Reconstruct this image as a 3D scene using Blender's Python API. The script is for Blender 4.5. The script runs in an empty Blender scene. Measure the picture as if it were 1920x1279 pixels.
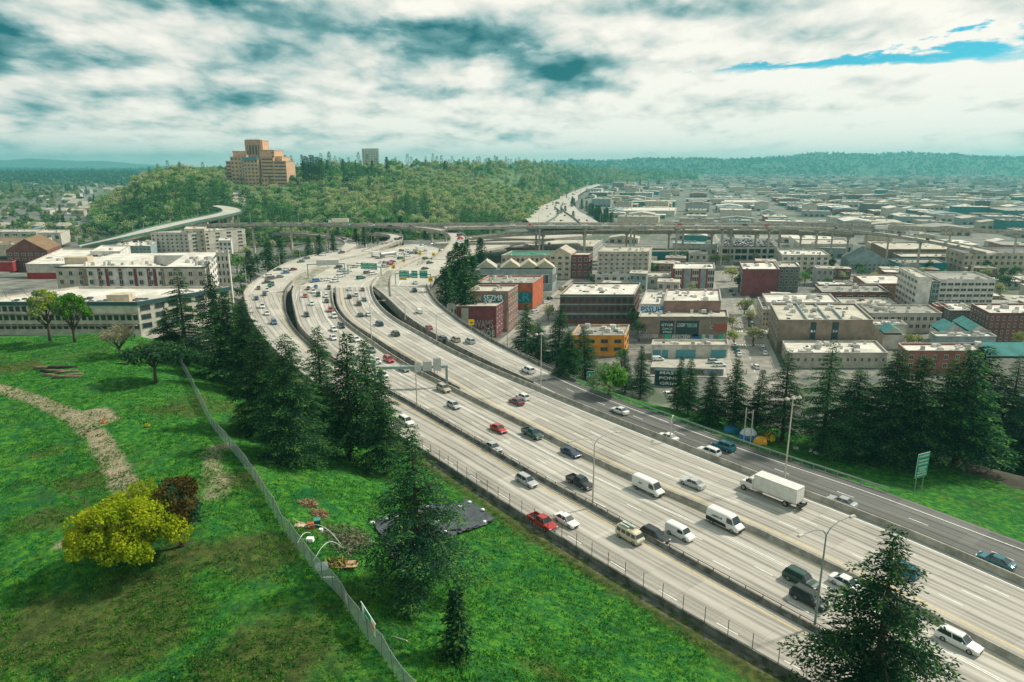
import bpy, math, random
import numpy as np
from mathutils import Vector
random.seed(7); RNG = np.random.default_rng(7)
scene = bpy.context.scene
COL = scene.collection
R = math.radians
# ---------------------------------------------------------------- camera
FP, CX, CY, HC = 1275., 960., 639.5, 56.
TH = math.atan((CY - 310) / FP); SN, CS = math.sin(TH), math.cos(TH)
cam = bpy.data.cameras.new('camera'); cam.sensor_width = 36; cam.lens = FP / 1920 * 36
cam.clip_start = 1; cam.clip_end = 60000
camo = bpy.data.objects.new('camera', cam); COL.objects.link(camo)
camo.location = (0, 0, HC); camo.rotation_euler = (math.pi / 2 - TH, 0, 0); scene.camera = camo
# ---------------------------------------------------------------- light
SUN = Vector((.80, .34, .86)).normalized()
sl = bpy.data.lights.new('sun', 'SUN'); sl.energy = 3.1; sl.angle = R(4); sl.color = (1, .93, .80)
so = bpy.data.objects.new('sun', sl); COL.objects.link(so)
so.rotation_euler = (-SUN).to_track_quat('-Z', 'Y').to_euler(); so.location = (0, 0, 400)
scene.view_settings.view_transform = 'Standard'; scene.view_settings.look = 'None'
scene.view_settings.exposure = 0.55; scene.view_settings.gamma = 1

class NT:
    """little expression helper for shader nodes"""
    def __init__(s, tree): s.t = tree; s.n = tree.nodes; s.l = tree.links
    def new(s, typ, **kw):
        n = s.n.new(typ)
        for k, v in kw.items(): setattr(n, k, v)
        return n
    def put(s, sock, v):
        if isinstance(v, (int, float, tuple, list)): sock.default_value = v
        else: s.l.new(v, sock)
    def m(s, op, *a, clamp=False):
        n = s.new('ShaderNodeMath', operation=op); n.use_clamp = clamp
        for i, v in enumerate(a): s.put(n.inputs[i], v)
        return n.outputs[0]
    def ss(s, v, a, b, lo=0., hi=1.):
        n = s.new('ShaderNodeMapRange', interpolation_type='SMOOTHSTEP'); s.put(n.inputs[0], v)
        n.inputs[1].default_value = a; n.inputs[2].default_value = b; n.inputs[3].default_value = lo; n.inputs[4].default_value = hi
        return n.outputs[0]
    def noise(s, vec, scale, detail=4, rough=.55, dist=0., color=False):
        n = s.new('ShaderNodeTexNoise'); n.inputs['Scale'].default_value = scale; n.inputs['Detail'].default_value = detail
        n.inputs['Roughness'].default_value = rough; n.inputs['Distortion'].default_value = dist
        if vec is not None: s.l.new(vec, n.inputs['Vector'])
        return n.outputs[1 if color else 0]
    def mix(s, f, a, b, typ='MIX'):
        n = s.new('ShaderNodeMix', data_type='RGBA', blend_type=typ); s.put(n.inputs[0], f)
        for i, v in ((6, a), (7, b)):
            if isinstance(v, (tuple, list)): n.inputs[i].default_value = (*v[:3], 1)
            else: s.l.new(v, n.inputs[i])
        return n.outputs[2]
    def comb(s, x, y, z):
        n = s.new('ShaderNodeCombineXYZ')
        for i, v in enumerate((x, y, z)): s.put(n.inputs[i], v)
        return n.outputs[0]

def make_world():
    w = bpy.data.worlds.new('World'); scene.world = w; w.use_nodes = True
    t = NT(w.node_tree); t.n.clear()
    out = t.new('ShaderNodeOutputWorld'); bg = t.new('ShaderNodeBackground'); bg2 = t.new('ShaderNodeBackground')
    sky = t.new('ShaderNodeTexSky', sky_type='NISHITA'); sky.sun_disc = False
    sky.sun_elevation = math.asin(SUN.z); sky.sun_rotation = math.atan2(SUN.x, SUN.y); sky.ozone_density = 2.5
    tint = t.mix(1., sky.outputs[0], (.10, .50, .55), 'MULTIPLY')
    t.l.new(tint, bg.inputs[0]); bg.inputs[1].default_value = .12
    tc = t.new('ShaderNodeTexCoord'); sep = t.new('ShaderNodeSeparateXYZ'); t.l.new(tc.outputs['Generated'], sep.inputs[0])
    x, y, z = sep.outputs
    zz = t.m('MAXIMUM', z, 0.)
    hr = t.m('SQRT', t.m('ADD', t.m('MULTIPLY', x, x), t.m('MULTIPLY', y, y)))
    e = t.m('DIVIDE', z, t.m('MAXIMUM', hr, .02)); az = t.m('ARCTAN2', x, y)
    den = t.m('ADD', zz, .21)
    X = t.m('DIVIDE', x, den); Y = t.m('MULTIPLY', t.m('DIVIDE', y, den), .72); P = t.comb(X, Y, 0.)
    P2 = t.comb(t.m('ADD', X, .02), t.m('ADD', Y, .11), 0.)
    n1 = t.noise(P, 1.35, 12, .53, .1); n1b = t.noise(P2, 1.35, 12, .53, .1); n2 = t.noise(P, 3.2, 10, .6, .3); n3 = t.noise(P, .7, 4, .5, .2)
    flat = t.comb(t.m('MULTIPLY', az, 8.), t.m('MULTIPLY', e, 34.), 3.3)
    n4 = t.noise(flat, 1.0, 10, .6, .2)
    # the thick dark patches of this cloud layer: (azimuth, elevation, half widths, weight)
    dark = t.m('MULTIPLY', t.m('SUBTRACT', n1, .5), 1.1)
    dark = t.m('ADD', dark, t.m('MULTIPLY', t.m('SUBTRACT', n3, .5), 1.5))
    dark = t.m('ADD', dark, t.m('MULTIPLY', t.m('SUBTRACT', n1, n1b), 3.4))      # lit tops, shaded undersides
    dark = t.m('ADD', dark, t.m('MULTIPLY', t.m('SUBTRACT', n4, .5), .5))
    b1 = t.m('ABSOLUTE', t.m('SUBTRACT', t.noise(P, 2.4, 3, .5, .3), .5)); b2 = t.m('ABSOLUTE', t.m('SUBTRACT', t.noise(P, 6.0, 4, .5, .2), .5))
    dark = t.m('ADD', dark, t.m('SUBTRACT', .24, t.m('ADD', t.m('MULTIPLY', b1, 2.0), t.m('MULTIPLY', b2, 1.3))))      # billows
    wob = t.m('ADD', t.m('MULTIPLY', t.m('SUBTRACT', n2, .5), 2.4), t.m('MULTIPLY', t.m('SUBTRACT', n4, .5), 2.4))
    for (ga, ge, sa, se, wt) in ((-.68, .128, .17, .030, .95), (-.46, .21, .13, .022, .7), (-.43, .087, .12, .018, .7), (-.09, .165, .12, .024, .9), (-.66, .17, .15, .02, .4),
                                 (.055, .137, .08, .019, .8), (-.25, .19, .15, .018, .55), (.06, .105, .09, .016, .45), (-.65, .065, .14, .010, .45), (-.48, .055, .10, .010, .3),
                                 (.22, .20, .2, .014, .4), (-.10, .095, .10, .010, .35), (-.30, .14, .10, .012, .3)):
        a = t.m('DIVIDE', t.m('SUBTRACT', az, ga), sa); b = t.m('DIVIDE', t.m('SUBTRACT', e, ge), se)
        q = t.m('ADD', t.m('ADD', t.m('MULTIPLY', a, a), t.m('MULTIPLY', b, b)), wob)
        dark = t.m('ADD', dark, t.m('MULTIPLY', t.ss(q, -.3, 2.0, 1., 0.), wt))
    dark = t.m('SUBTRACT', dark, t.ss(e, .02, .12, .22, 0.)); dark = t.m('ADD', dark, t.m('MULTIPLY', t.ss(az, -.6, .3, .10, -.12), 1.))
    dark = t.m('ADD', dark, t.ss(e, .3, .6, 0., .22))
    lum = t.new('ShaderNodeValToRGB'); cr = lum.color_ramp
    cr.elements[0].position = 0.0; cr.elements[0].color = (.90, .86, .78, 1)
    cr.elements[1].position = 1.0; cr.elements[1].color = (.012, .13, .15, 1)
    for p, c in ((.22, (.74, .73, .67, 1)), (.45, (.46, .55, .53, 1)), (.70, (.15, .31, .325, 1))):
        el = cr.elements.new(p); el.color = c
    t.l.new(t.m('ADD', t.m('MULTIPLY', dark, .74), .22), lum.inputs[0])
    # pale humid air low over the horizon, bluer on the left
    low = t.mix(t.ss(az, -.75, -.2, 0., 1.), (.16, .42, .44), (.80, .78, .71))
    cc = t.mix(t.ss(e, -.005, .05, .62, 0.), lum.outputs[0], low)
    t.l.new(cc, bg2.inputs[0]); bg2.inputs[1].default_value = .80
    # the blue opening
    a = t.m('SUBTRACT', az, .56); cent = t.m('ADD', .131, t.m('MULTIPLY', a, .04))
    hh = t.m('ADD', .016, t.m('MULTIPLY', t.m('MAXIMUM', a, -.2), .04))
    e2 = t.m('ADD', e, t.m('ADD', t.m('MULTIPLY', t.m('SUBTRACT', n4, .5), .05), t.m('MULTIPLY', t.m('SUBTRACT', n2, .5), .07)))
    b = t.m('DIVIDE', t.m('SUBTRACT', e2, cent), hh); a2 = t.m('DIVIDE', a, .29)
    q = t.m('ADD', t.m('ADD', t.m('MULTIPLY', a2, a2), t.m('MULTIPLY', b, b)), t.m('ADD', t.m('MULTIPLY', t.m('SUBTRACT', n4, .5), 4.), t.m('MULTIPLY', t.m('SUBTRACT', n2, .5), 5.)))
    hole = t.ss(q, .25, 1.35, 1., 0.)
    blue = t.new('ShaderNodeBackground'); blue.inputs[1].default_value = 1.0
    mx = t.new('ShaderNodeMixShader'); t.l.new(hole, mx.inputs[0]); t.l.new(bg2.outputs[0], mx.inputs[1]); t.l.new(bg.outputs[0], mx.inputs[2])
    t.l.new(mx.outputs[0], out.inputs[0])
    w.cycles.sampling_method = 'MANUAL'; w.cycles.sample_map_resolution = 512
make_world()
scene.cycles.max_bounces = 5; scene.cycles.diffuse_bounces = 2; scene.cycles.glossy_bounces = 2
scene.cycles.transparent_max_bounces = 6; scene.cycles.volume_bounces = 0

# ---------------------------------------------------------------- survey helpers: photograph sight lines to places on the ground
def ray(px, py):
    x = (px - CX) / FP; y = (py - CY) / FP
    return np.array([x, CS - y * SN, -(SN + y * CS)])
def g(px, py, z=0.):
    d = ray(px, py); t = (z - HC) / d[2]
    return np.array([d[0] * t, d[1] * t])
def z_at(fwd, py):
    k = (py - CY) / FP
    return HC - fwd * (SN + k * CS) / (CS - k * SN)
def y_for(z, py):
    k = (py - CY) / FP
    return (HC - z) * (CS - k * SN) / (SN + k * CS)
def proj(x, y, z):
    dep = y * CS + (HC - z) * SN; dn = (HC - z) * CS - y * SN
    return CX + FP * x / dep, CY + FP * dn / dep
def line(pts, z=0.): return np.array([g(a, b, z) for a, b in pts])
def extend(pl, a=0, b=0):
    pl = list(pl)
    if a: d = pl[0] - pl[1]; pl.insert(0, pl[0] + d / np.linalg.norm(d) * a)
    if b: d = pl[-1] - pl[-2]; pl.append(pl[-1] + d / np.linalg.norm(d) * b)
    return np.array(pl)
def resample(pl, step):
    pl = np.asarray(pl, float); s = np.r_[0, np.cumsum(np.linalg.norm(np.diff(pl, axis=0), axis=1))]
    n = max(2, int(s[-1] / step) + 1); q = np.linspace(0, s[-1], n)
    return np.stack([np.interp(q, s, pl[:, i]) for i in range(pl.shape[1])], 1)
def smooth(pl, step=4., k=7):
    p = resample(pl, step)
    for _ in range(k):
        p[1:-1] = (p[:-2] + 2 * p[1:-1] + p[2:]) / 4
    return p
def sdist(P, pl):
    """signed distance of points P (n,2) to polyline (left of its direction is positive)"""
    best = np.full(len(P), 1e9); sg = np.ones(len(P))
    for a, b in zip(pl[:-1], pl[1:]):
        d = b - a; L = d @ d
        t = np.clip(((P - a) @ d) / L, 0, 1); v = P - (a + t[:, None] * d); q = np.hypot(v[:, 0], v[:, 1])
        c = d[0] * (P[:, 1] - a[1]) - d[1] * (P[:, 0] - a[0]); w = q < best - 1e-9
        best = np.where(w, q, best); sg = np.where(w, np.sign(c), sg)
    return best * sg
def sm(a, b, x):
    t = np.clip((x - a) / (b - a), 0, 1); return t * t * (3 - 2 * t)

# freeway edges, near to far order reversed to run from far to near
B0 = [(457, 552), (460, 575), (470, 600), (492, 635), (528, 672), (590, 722), (660, 768), (740, 816), (820, 865), (900, 920), (1038, 1006), (1119, 1056), (1213, 1115), (1338, 1187), (1432, 1240)]
B1 = [(548, 530), (535, 542), (533, 560), (534, 581), (546, 613), (567, 636), (590, 658), (640, 690), (724, 733), (778, 763), (815, 785), (906, 838), (984, 884), (1047, 919), (1110, 951), (1159, 980), (1207, 1008), (1275, 1045), (1350, 1087), (1432, 1131), (1521, 1181), (1700, 1279)]
B1R = [(556, 534), (548, 542), (548, 560), (554, 587), (561, 615), (580, 633), (600, 653), (643, 688), (726, 731)]
B2 = [(622, 545), (624, 571), (634, 593), (650, 609), (672, 626), (698, 643), (715, 656), (765, 689), (815, 716), (859, 735), (906, 761), (984, 798), (1047, 832), (1109, 864), (1172, 894), (1240, 924), (1329, 958), (1388, 984), (1484, 1030), (1563, 1070), (1675, 1122), (1774, 1173), (1919, 1249)]
B2R = [(629, 540), (631, 571), (641, 591), (662, 612), (695, 631), (725, 652), (775, 682), (822, 710), (862, 733)]
B3 = [(697, 536), (698, 550), (705, 567), (723, 588), (747, 605), (778, 622), (812, 641), (850, 662), (921, 695), (1009, 731), (1109, 773), (1187, 803), (1240, 823), (1311, 852), (1410, 892), (1548, 943), (1665, 986), (1771, 1031), (1919, 1097)]
B3R = [(700, 540), (717, 553), (743, 578), (760, 595), (786, 612), (812, 629), (855, 652), (922, 686), (1000, 721)]
B4 = [(800, 536), (803, 545), (807, 553), (821, 571), (846, 591), (869, 609), (898, 626), (930, 646), (982, 671), (1034, 696), (1078, 716), (1140, 742), (1240, 777), (1304, 802), (1382, 830), (1467, 858), (1559, 890), (1693, 928), (1771, 966), (1919, 1018)]
WL = {k: smooth(extend(line(v), 0, e)) for k, v, e in (('B0', B0, 60), ('B1', B1, 60), ('B2', B2, 60), ('B3', B3, 60), ('B4', B4, 60), ('B1R', B1R, 0), ('B2R', B2R, 0), ('B3R', B3R, 0))}

# terrain
_w0 = WL['B0']; _w4 = WL['B4']
EL = extend(_w0[::6], 600, 0); ER = extend(_w4[::6], 900, 0)
EL[0] = EL[1] + np.array([-60., 420.]); ER[0] = ER[1] + np.array([60., 420.])
def height(P):
    P = np.atleast_2d(P).astype(float); x, y = P[:, 0], P[:, 1]
    dl = -sdist(P, EL); dr = sdist(P, ER)        # positive outside the freeway, left / right
    base = 2 - 13 * sm(315, 430, y) - 7 * sm(430, 600, y)
    park = 10 * (1 - sm(176, 206, y)) * (1 + .10 * np.sin(x * .045 + y * .03)) + .5 * np.sin(x * .09) * np.cos(y * .08) * (1 - sm(176, 200, y))
    left = base + park
    edge = -.35 - 12.6 * sm(178, 215, y)
    under = edge
    zl = edge + (left - edge) * sm(0, 46, dl)
    sh = 27 * (1 - sm(118, 175, y)); zr = -.35 - 1.6 * sm(0, 10, dr) - 16.05 * sm(3 + sh, 26 + 1.3 * sh, dr); zr = np.minimum(zr, edge)
    z = np.where(dl > 0, zl, np.where(dr > 0, zr, under))
    z = np.where((dr > 0) & (dr > dl), zr, z)
    return z
def hz(x, y): return float(height([[x, y]])[0])
def gh(px, py):
    """where the sight line of a pixel meets the terrain"""
    d = ray(px, py); t = np.arange(20, 760, 1.2)
    t = t / 1.0; X = d[0] * t; Y = d[1] * t; Z = HC + d[2] * t
    H = height(np.stack([X, Y], 1)); k = np.argmax(Z < H)
    if not (Z < H).any(): k = len(t) - 1
    return np.array([X[k], Y[k]]), float(H[k])

# ---------------------------------------------------------------- materials
MATS = {}
def M(name, rgb, rough=.8, var=.15, scale=1., metal=0., alpha=None, spec=.3, rgb2=None, coat=0.):
    if name in MATS: return MATS[name]
    m = bpy.data.materials.new(name); m.use_nodes = True; t = NT(m.node_tree)
    b = t.n['Principled BSDF']; b.inputs['Roughness'].default_value = rough; b.inputs['Metallic'].default_value = metal
    b.inputs['Specular IOR Level'].default_value = spec; b.inputs['Coat Weight'].default_value = coat
    tc = t.new('ShaderNodeTexCoord')
    if var:
        n = t.noise(tc.outputs['Object'], scale, 5, .6)
        f = t.ss(n, .3, .7)
        lo = tuple(c * (1 - var) for c in rgb) if rgb2 is None else rgb2; hi = tuple(min(1, c * (1 + var)) for c in rgb)
        t.l.new(t.mix(f, lo, hi), b.inputs['Base Color'])
    else: b.inputs['Base Color'].default_value = (*rgb, 1)
    if alpha is not None: b.inputs['Alpha'].default_value = alpha
    MATS[name] = m; return m

def road_mat(name, base, dark=.75, lanes=True):
    if name in MATS: return MATS[name]
    m = bpy.data.materials.new(name); m.use_nodes = True; t = NT(m.node_tree); b = t.n['Principled BSDF']
    b.inputs['Roughness'].default_value = .85; b.inputs['Specular IOR Level'].default_value = .25
    uv = t.new('ShaderNodeUVMap'); sep = t.new('ShaderNodeSeparateXYZ'); t.l.new(uv.outputs[0], sep.inputs[0]); u, v = sep.outputs[0], sep.outputs[1]
    # wheel-worn tracks follow the lanes, broken up lengthways
    n_long = t.noise(t.comb(t.m('MULTIPLY', u, 2.2), t.m('MULTIPLY', v, .035), 0.), 1., 5, .6)
    n_fine = t.noise(t.comb(t.m('MULTIPLY', u, 9.), t.m('MULTIPLY', v, .35), 2.), 1., 6, .65)
    fr = t.m('FRACT', u); tr = t.m('ABSOLUTE', t.m('SUBTRACT', t.m('ABSOLUTE', t.m('SUBTRACT', fr, .5)), .24))
    track = t.ss(tr, .02, .15, 1., 0.)
    oil = t.ss(t.m('ABSOLUTE', t.m('SUBTRACT', fr, .5)), .0, .12, 1., 0.)
    dk = t.m('ADD', t.m('MULTIPLY', track, .36), t.m('MULTIPLY', oil, .26))
    dk = t.m('MULTIPLY', dk, t.ss(n_long, .25, .75, .45, 1.6)); 
    # slabs with their own shade, joints
    W = t.new('ShaderNodeTexWhiteNoise', noise_dimensions='2D')
    t.l.new(t.comb(t.m('FLOOR', u), t.m('FLOOR', t.m('DIVIDE', v, 6.)), 0.), W.inputs[0])
    slab = t.m('SUBTRACT', W.outputs[0], .5)
    W2 = t.new('ShaderNodeTexWhiteNoise', noise_dimensions='2D')
    t.l.new(t.comb(t.m('FLOOR', t.m('ADD', u, .02)), t.m('FLOOR', t.m('DIVIDE', v, 13.)), 0.), W2.inputs[0])
    new = t.ss(W2.outputs[0], .91, .92)
    j = t.m('ABSOLUTE', t.m('SUBTRACT', t.m('FRACT', t.m('DIVIDE', v, 6.)), .5)); joint = t.ss(j, .485, .498)
    val = t.m('SUBTRACT', 1.06, dk); val = t.m('ADD', val, t.m('MULTIPLY', slab, .17))
    val = t.m('ADD', val, t.m('MULTIPLY', t.m('SUBTRACT', n_fine, .5), .38)); val = t.m('SUBTRACT', val, t.m('MULTIPLY', joint, .10))
    val = t.m('ADD', val, t.m('MULTIPLY', new, .20)); stain = t.noise(t.comb(t.m('MULTIPLY', u, .8), t.m('MULTIPLY', v, .02), 5.), 1., 5, .65); val = t.m('SUBTRACT', val, t.m('MULTIPLY', t.ss(stain, .5, .75), .30))
    c = t.mix(1., base, (1, 1, 1), 'MULTIPLY'); cc = t.new('ShaderNodeVectorMath', operation='SCALE'); t.l.new(c, cc.inputs[0]); t.l.new(val, cc.inputs[3])
    t.l.new(cc.outputs[0], b.inputs['Base Color'])
    MATS[name] = m; return m

def grass_mat():
    m = bpy.data.materials.new('lawn'); m.use_nodes = True; t = NT(m.node_tree); b = t.n['Principled BSDF']
    b.inputs['Roughness'].default_value = .95; b.inputs['Specular IOR Level'].default_value = .1
    tc = t.new('ShaderNodeTexCoord'); o = tc.outputs['Object']
    at = t.new('ShaderNodeAttribute'); at.attribute_name = 'dirt'; d = at.outputs['Fac']
    a2 = t.new('ShaderNodeAttribute'); a2.attribute_name = 'worn_dim'; w = a2.outputs['Fac']
    n1 = t.noise(o, .05, 5, .6); n2 = t.noise(o, .35, 6, .7); n3 = t.noise(o, 2.6, 5, .75)
    n4 = t.noise(o, .9, 6, .7); n5 = t.noise(o, .14, 4, .6, 1.5)
    lush = t.mix(t.ss(n3, .3, .7), (.008, .070, .018), (.030, .195, .030)); lush = t.mix(t.ss(n4, .42, .66), lush, (.095, .27, .022)); lush = t.mix(t.ss(n5, .5, .68), lush, (.015, .11, .030))
    dry_dim = t.mix(t.ss(n4, .3, .7), (.035, .05, .016), (.11, .125, .035))  # dry grass, darkened so the dim lower-left view corner sits in its colour
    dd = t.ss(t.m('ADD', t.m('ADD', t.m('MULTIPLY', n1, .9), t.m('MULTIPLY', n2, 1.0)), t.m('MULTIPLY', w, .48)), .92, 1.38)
    c = t.mix(t.m('MULTIPLY', dd, .9), lush, dry_dim)
    soil = t.mix(t.ss(n4, .25, .75), (.20, .17, .10), (.42, .36, .25))
    k = t.ss(t.m('ADD', d, t.m('ADD', t.m('MULTIPLY', t.m('SUBTRACT', n2, .5), .9), t.m('MULTIPLY', t.m('SUBTRACT', n3, .5), .3))), .22, .80)
    c = t.mix(k, c, soil)
    t.l.new(c, b.inputs['Base Color'])
    bp = t.new('ShaderNodeBump'); bp.inputs['Strength'].default_value = .9; bp.inputs['Distance'].default_value = .35
    t.l.new(t.m('ADD', n3, t.m('MULTIPLY', n2, .8)), bp.inputs['Height']); t.l.new(bp.outputs[0], b.inputs['Normal'])
    return m

def city_mat():
    m = bpy.data.materials.new('city_ground'); m.use_nodes = True; t = NT(m.node_tree); b = t.n['Principled BSDF']
    b.inputs['Roughness'].default_value = .9
    tc = t.new('ShaderNodeTexCoord'); o = tc.outputs['Object']
    n1 = t.noise(o, .012, 5, .65); n2 = t.noise(o, .11, 6, .7); n3 = t.noise(o, .9, 4, .7)
    c = t.mix(t.ss(n2, .35, .65), (.07, .078, .072), (.24, .225, .19)); c = t.mix(t.ss(n1, .50, .6), c, (.07, .10, .05))
    c = t.mix(t.m('MULTIPLY', t.ss(n3, .55, .7), .4), c, (.05, .06, .055))
    t.l.new(c, b.inputs['Base Color']); return m

def leaf_mat(name, a, b_, trans=.25):
    if name in MATS: return MATS[name]
    m = bpy.data.materials.new(name); m.use_nodes = True; t = NT(m.node_tree)
    t.n.remove(t.n['Principled BSDF']); out = t.n['Material Output']
    tc = t.new('ShaderNodeTexCoord'); n = t.noise(tc.outputs['Object'], .45, 3, .6); n2 = t.noise(tc.outputs['Object'], 3.1, 2, .5)
    oi = t.new('ShaderNodeObjectInfo'); f = t.m('ADD', t.m('MULTIPLY', n, .6), t.m('MULTIPLY', n2, .4))
    c = t.mix(t.ss(f, .36, .64), a, b_)
    hs = t.new('ShaderNodeHueSaturation'); t.l.new(c, hs.inputs['Color']); t.l.new(t.m('ADD', .72, t.m('MULTIPLY', oi.outputs['Random'], .56)), hs.inputs['Value'])
    c = hs.outputs[0]
    d = t.new('ShaderNodeBsdfDiffuse'); tr = t.new('ShaderNodeBsdfTranslucent'); mx = t.new('ShaderNodeMixShader'); mx.inputs[0].default_value = trans
    t.l.new(c, d.inputs[0]); t.l.new(c, tr.inputs[0]); t.l.new(d.outputs[0], mx.inputs[1]); t.l.new(tr.outputs[0], mx.inputs[2]); t.l.new(mx.outputs[0], out.inputs[0])
    MATS[name] = m; return m

# ---------------------------------------------------------------- mesh + object helpers
class MB:
    def __init__(s): s.v = []; s.f = []; s.mi = []
    def add(s, vs, fs, mi=0):
        b = len(s.v); s.v.extend([tuple(float(c) for c in p) for p in vs]); s.f.extend([tuple(b + i for i in q) for q in fs]); s.mi.extend([mi] * len(fs)); return s
    def box(s, c, d, rz=0., mi=0, top=1.):
        cx, cy, cz = c; a, b, h = d[0] / 2, d[1] / 2, d[2] / 2; cr, sr = math.cos(rz), math.sin(rz); vs = []
        for z, k in ((-h, 1.), (h, top)):
            for x, y in ((-a, -b), (a, -b), (a, b), (-a, b)):
                vs.append((cx + (x * cr - y * sr) * k, cy + (x * sr + y * cr) * k, cz + z))
        return s.add(vs, [(3, 2, 1, 0), (4, 5, 6, 7), (0, 1, 5, 4), (1, 2, 6, 5), (2, 3, 7, 6), (3, 0, 4, 7)], mi)
    def prism(s, poly, z0, z1, mi=0, bottom=False):
        n = len(poly); vs = [(p[0], p[1], z0) for p in poly] + [(p[0], p[1], z1) for p in poly]
        fs = [tuple(range(n, 2 * n))] + [(i, (i + 1) % n, n + (i + 1) % n, n + i) for i in range(n)]
        if bottom: fs.append(tuple(range(n - 1, -1, -1)))
        return s.add(vs, fs, mi)
    def tube(s, p, r, n=6, mi=0, cap=True):
        p = [Vector(q) for q in p]; r = r if isinstance(r, (list, tuple)) else [r] * len(p); vs = []; fs = []
        for i, q in enumerate(p):
            d = (p[min(i + 1, len(p) - 1)] - p[max(i - 1, 0)]).normalized(); a = d.orthogonal().normalized() if abs(d.z) > .9 else d.cross(Vector((0, 0, 1))).normalized(); b = d.cross(a)
            for k in range(n):
                t = 2 * math.pi * k / n; w = q + (a * math.cos(t) + b * math.sin(t)) * r[i]; vs.append(tuple(w))
        for i in range(len(p) - 1):
            for k in range(n): fs.append((i * n + k, i * n + (k + 1) % n, (i + 1) * n + (k + 1) % n, (i + 1) * n + k))
        if cap: fs.append(tuple(range(n - 1, -1, -1))); fs.append(tuple((len(p) - 1) * n + k for k in range(n)))
        return s.add(vs, fs, mi)
    def loft(s, rings, mi=0, cap=True, closed=True):
        n = len(rings[0]); vs = [p for r in rings for p in r]; fs = []
        for i in range(len(rings) - 1):
            for k in range(n if closed else n - 1): fs.append((i * n + k, i * n + (k + 1) % n, (i + 1) * n + (k + 1) % n, (i + 1) * n + k))
        if cap: fs.append(tuple(range(n - 1, -1, -1))); fs.append(tuple((len(rings) - 1) * n + k for k in range(n)))
        return s.add(vs, fs, mi)
    def mesh(s, name, mats, smooth_=False):
        me = bpy.data.meshes.new(name); me.from_pydata(s.v, [], s.f)
        for m in (mats if isinstance(mats, (list, tuple)) else [mats]): me.materials.append(m)
        if any(s.mi): me.polygons.foreach_set('material_index', s.mi)
        if smooth_: me.polygons.foreach_set('use_smooth', [True] * len(me.polygons))
        me.update(); return me
def np_mesh(name, V, Q, mats, mi=None, smooth_=False):
    V = np.asarray(V, np.float32); Q = np.asarray(Q, np.int32); me = bpy.data.meshes.new(name)
    me.vertices.add(len(V)); me.vertices.foreach_set('co', V.ravel()); n, k = Q.shape
    me.loops.add(n * k); me.loops.foreach_set('vertex_index', Q.ravel()); me.polygons.add(n)
    me.polygons.foreach_set('loop_start', np.arange(0, n * k, k, dtype=np.int32)); me.polygons.foreach_set('loop_total', np.full(n, k, np.int32))
    for m in (mats if isinstance(mats, (list, tuple)) else [mats]): me.materials.append(m)
    if mi is not None: me.polygons.foreach_set('material_index', np.asarray(mi, np.int32))
    if smooth_: me.polygons.foreach_set('use_smooth', np.ones(n, bool))
    me.update(calc_edges=True); me.validate(); return me
def link(name, data, parent=None, loc=None, rz=0., sc=None):
    o = bpy.data.objects.new(name, data); COL.objects.link(o)
    if parent is not None: o.parent = parent
    if loc is not None: o.location = loc
    if rz: o.rotation_euler = (0, 0, rz)
    if sc is not None: o.scale = sc if isinstance(sc, (tuple, list)) else (sc,) * 3
    return o
def tag(o, label, cat, group=None, kind=None):
    if label: o['label'] = label
    if cat: o['category'] = cat
    if group: o['group'] = group
    if kind: o['kind'] = kind
    return o
def thing(name, label, cat, loc=(0, 0, 0), rz=0., group=None, sc=None): return tag(link(name, None, None, loc, rz, sc), label, cat, group)
def struct(name, data): o = link(name, data); o['kind'] = 'structure'; return o
def copy_thing(o, loc, rz=0., sc=None, label=None, group=None):
    r = o.copy(); COL.objects.link(r); r.location = loc; r.rotation_euler = (0, 0, rz)
    if sc is not None: r.scale = sc if isinstance(sc, (tuple, list)) else (sc,) * 3
    if label: r['label'] = label
    if group: r['group'] = group
    for ch in KIDS.get(o.name, []):
        c = ch.copy(); COL.objects.link(c); c.parent = r
        for k in KIDS.get(ch.name, []):
            d = k.copy(); COL.objects.link(d); d.parent = c
    return r
KIDS = {}
FOOTP = []
def part(name, data, parent, **kw):
    o = link(name, data, parent, **kw); KIDS.setdefault(parent.name, []).append(o); return o
def text_mesh(txt, size, mat, name='lettering', ext=.01):
    c = bpy.data.curves.new(name, 'FONT'); c.body = txt; c.size = size; c.align_x = 'CENTER'; c.align_y = 'CENTER'; c.extrude = ext; c.offset = size * .012; c.resolution_u = 2
    o = bpy.data.objects.new(name, c); COL.objects.link(o); dg = bpy.context.evaluated_depsgraph_get()
    me = bpy.data.meshes.new_from_object(o.evaluated_get(dg)); bpy.data.objects.remove(o); bpy.data.curves.remove(c)
    me.materials.clear(); me.materials.append(mat); return me

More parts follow.
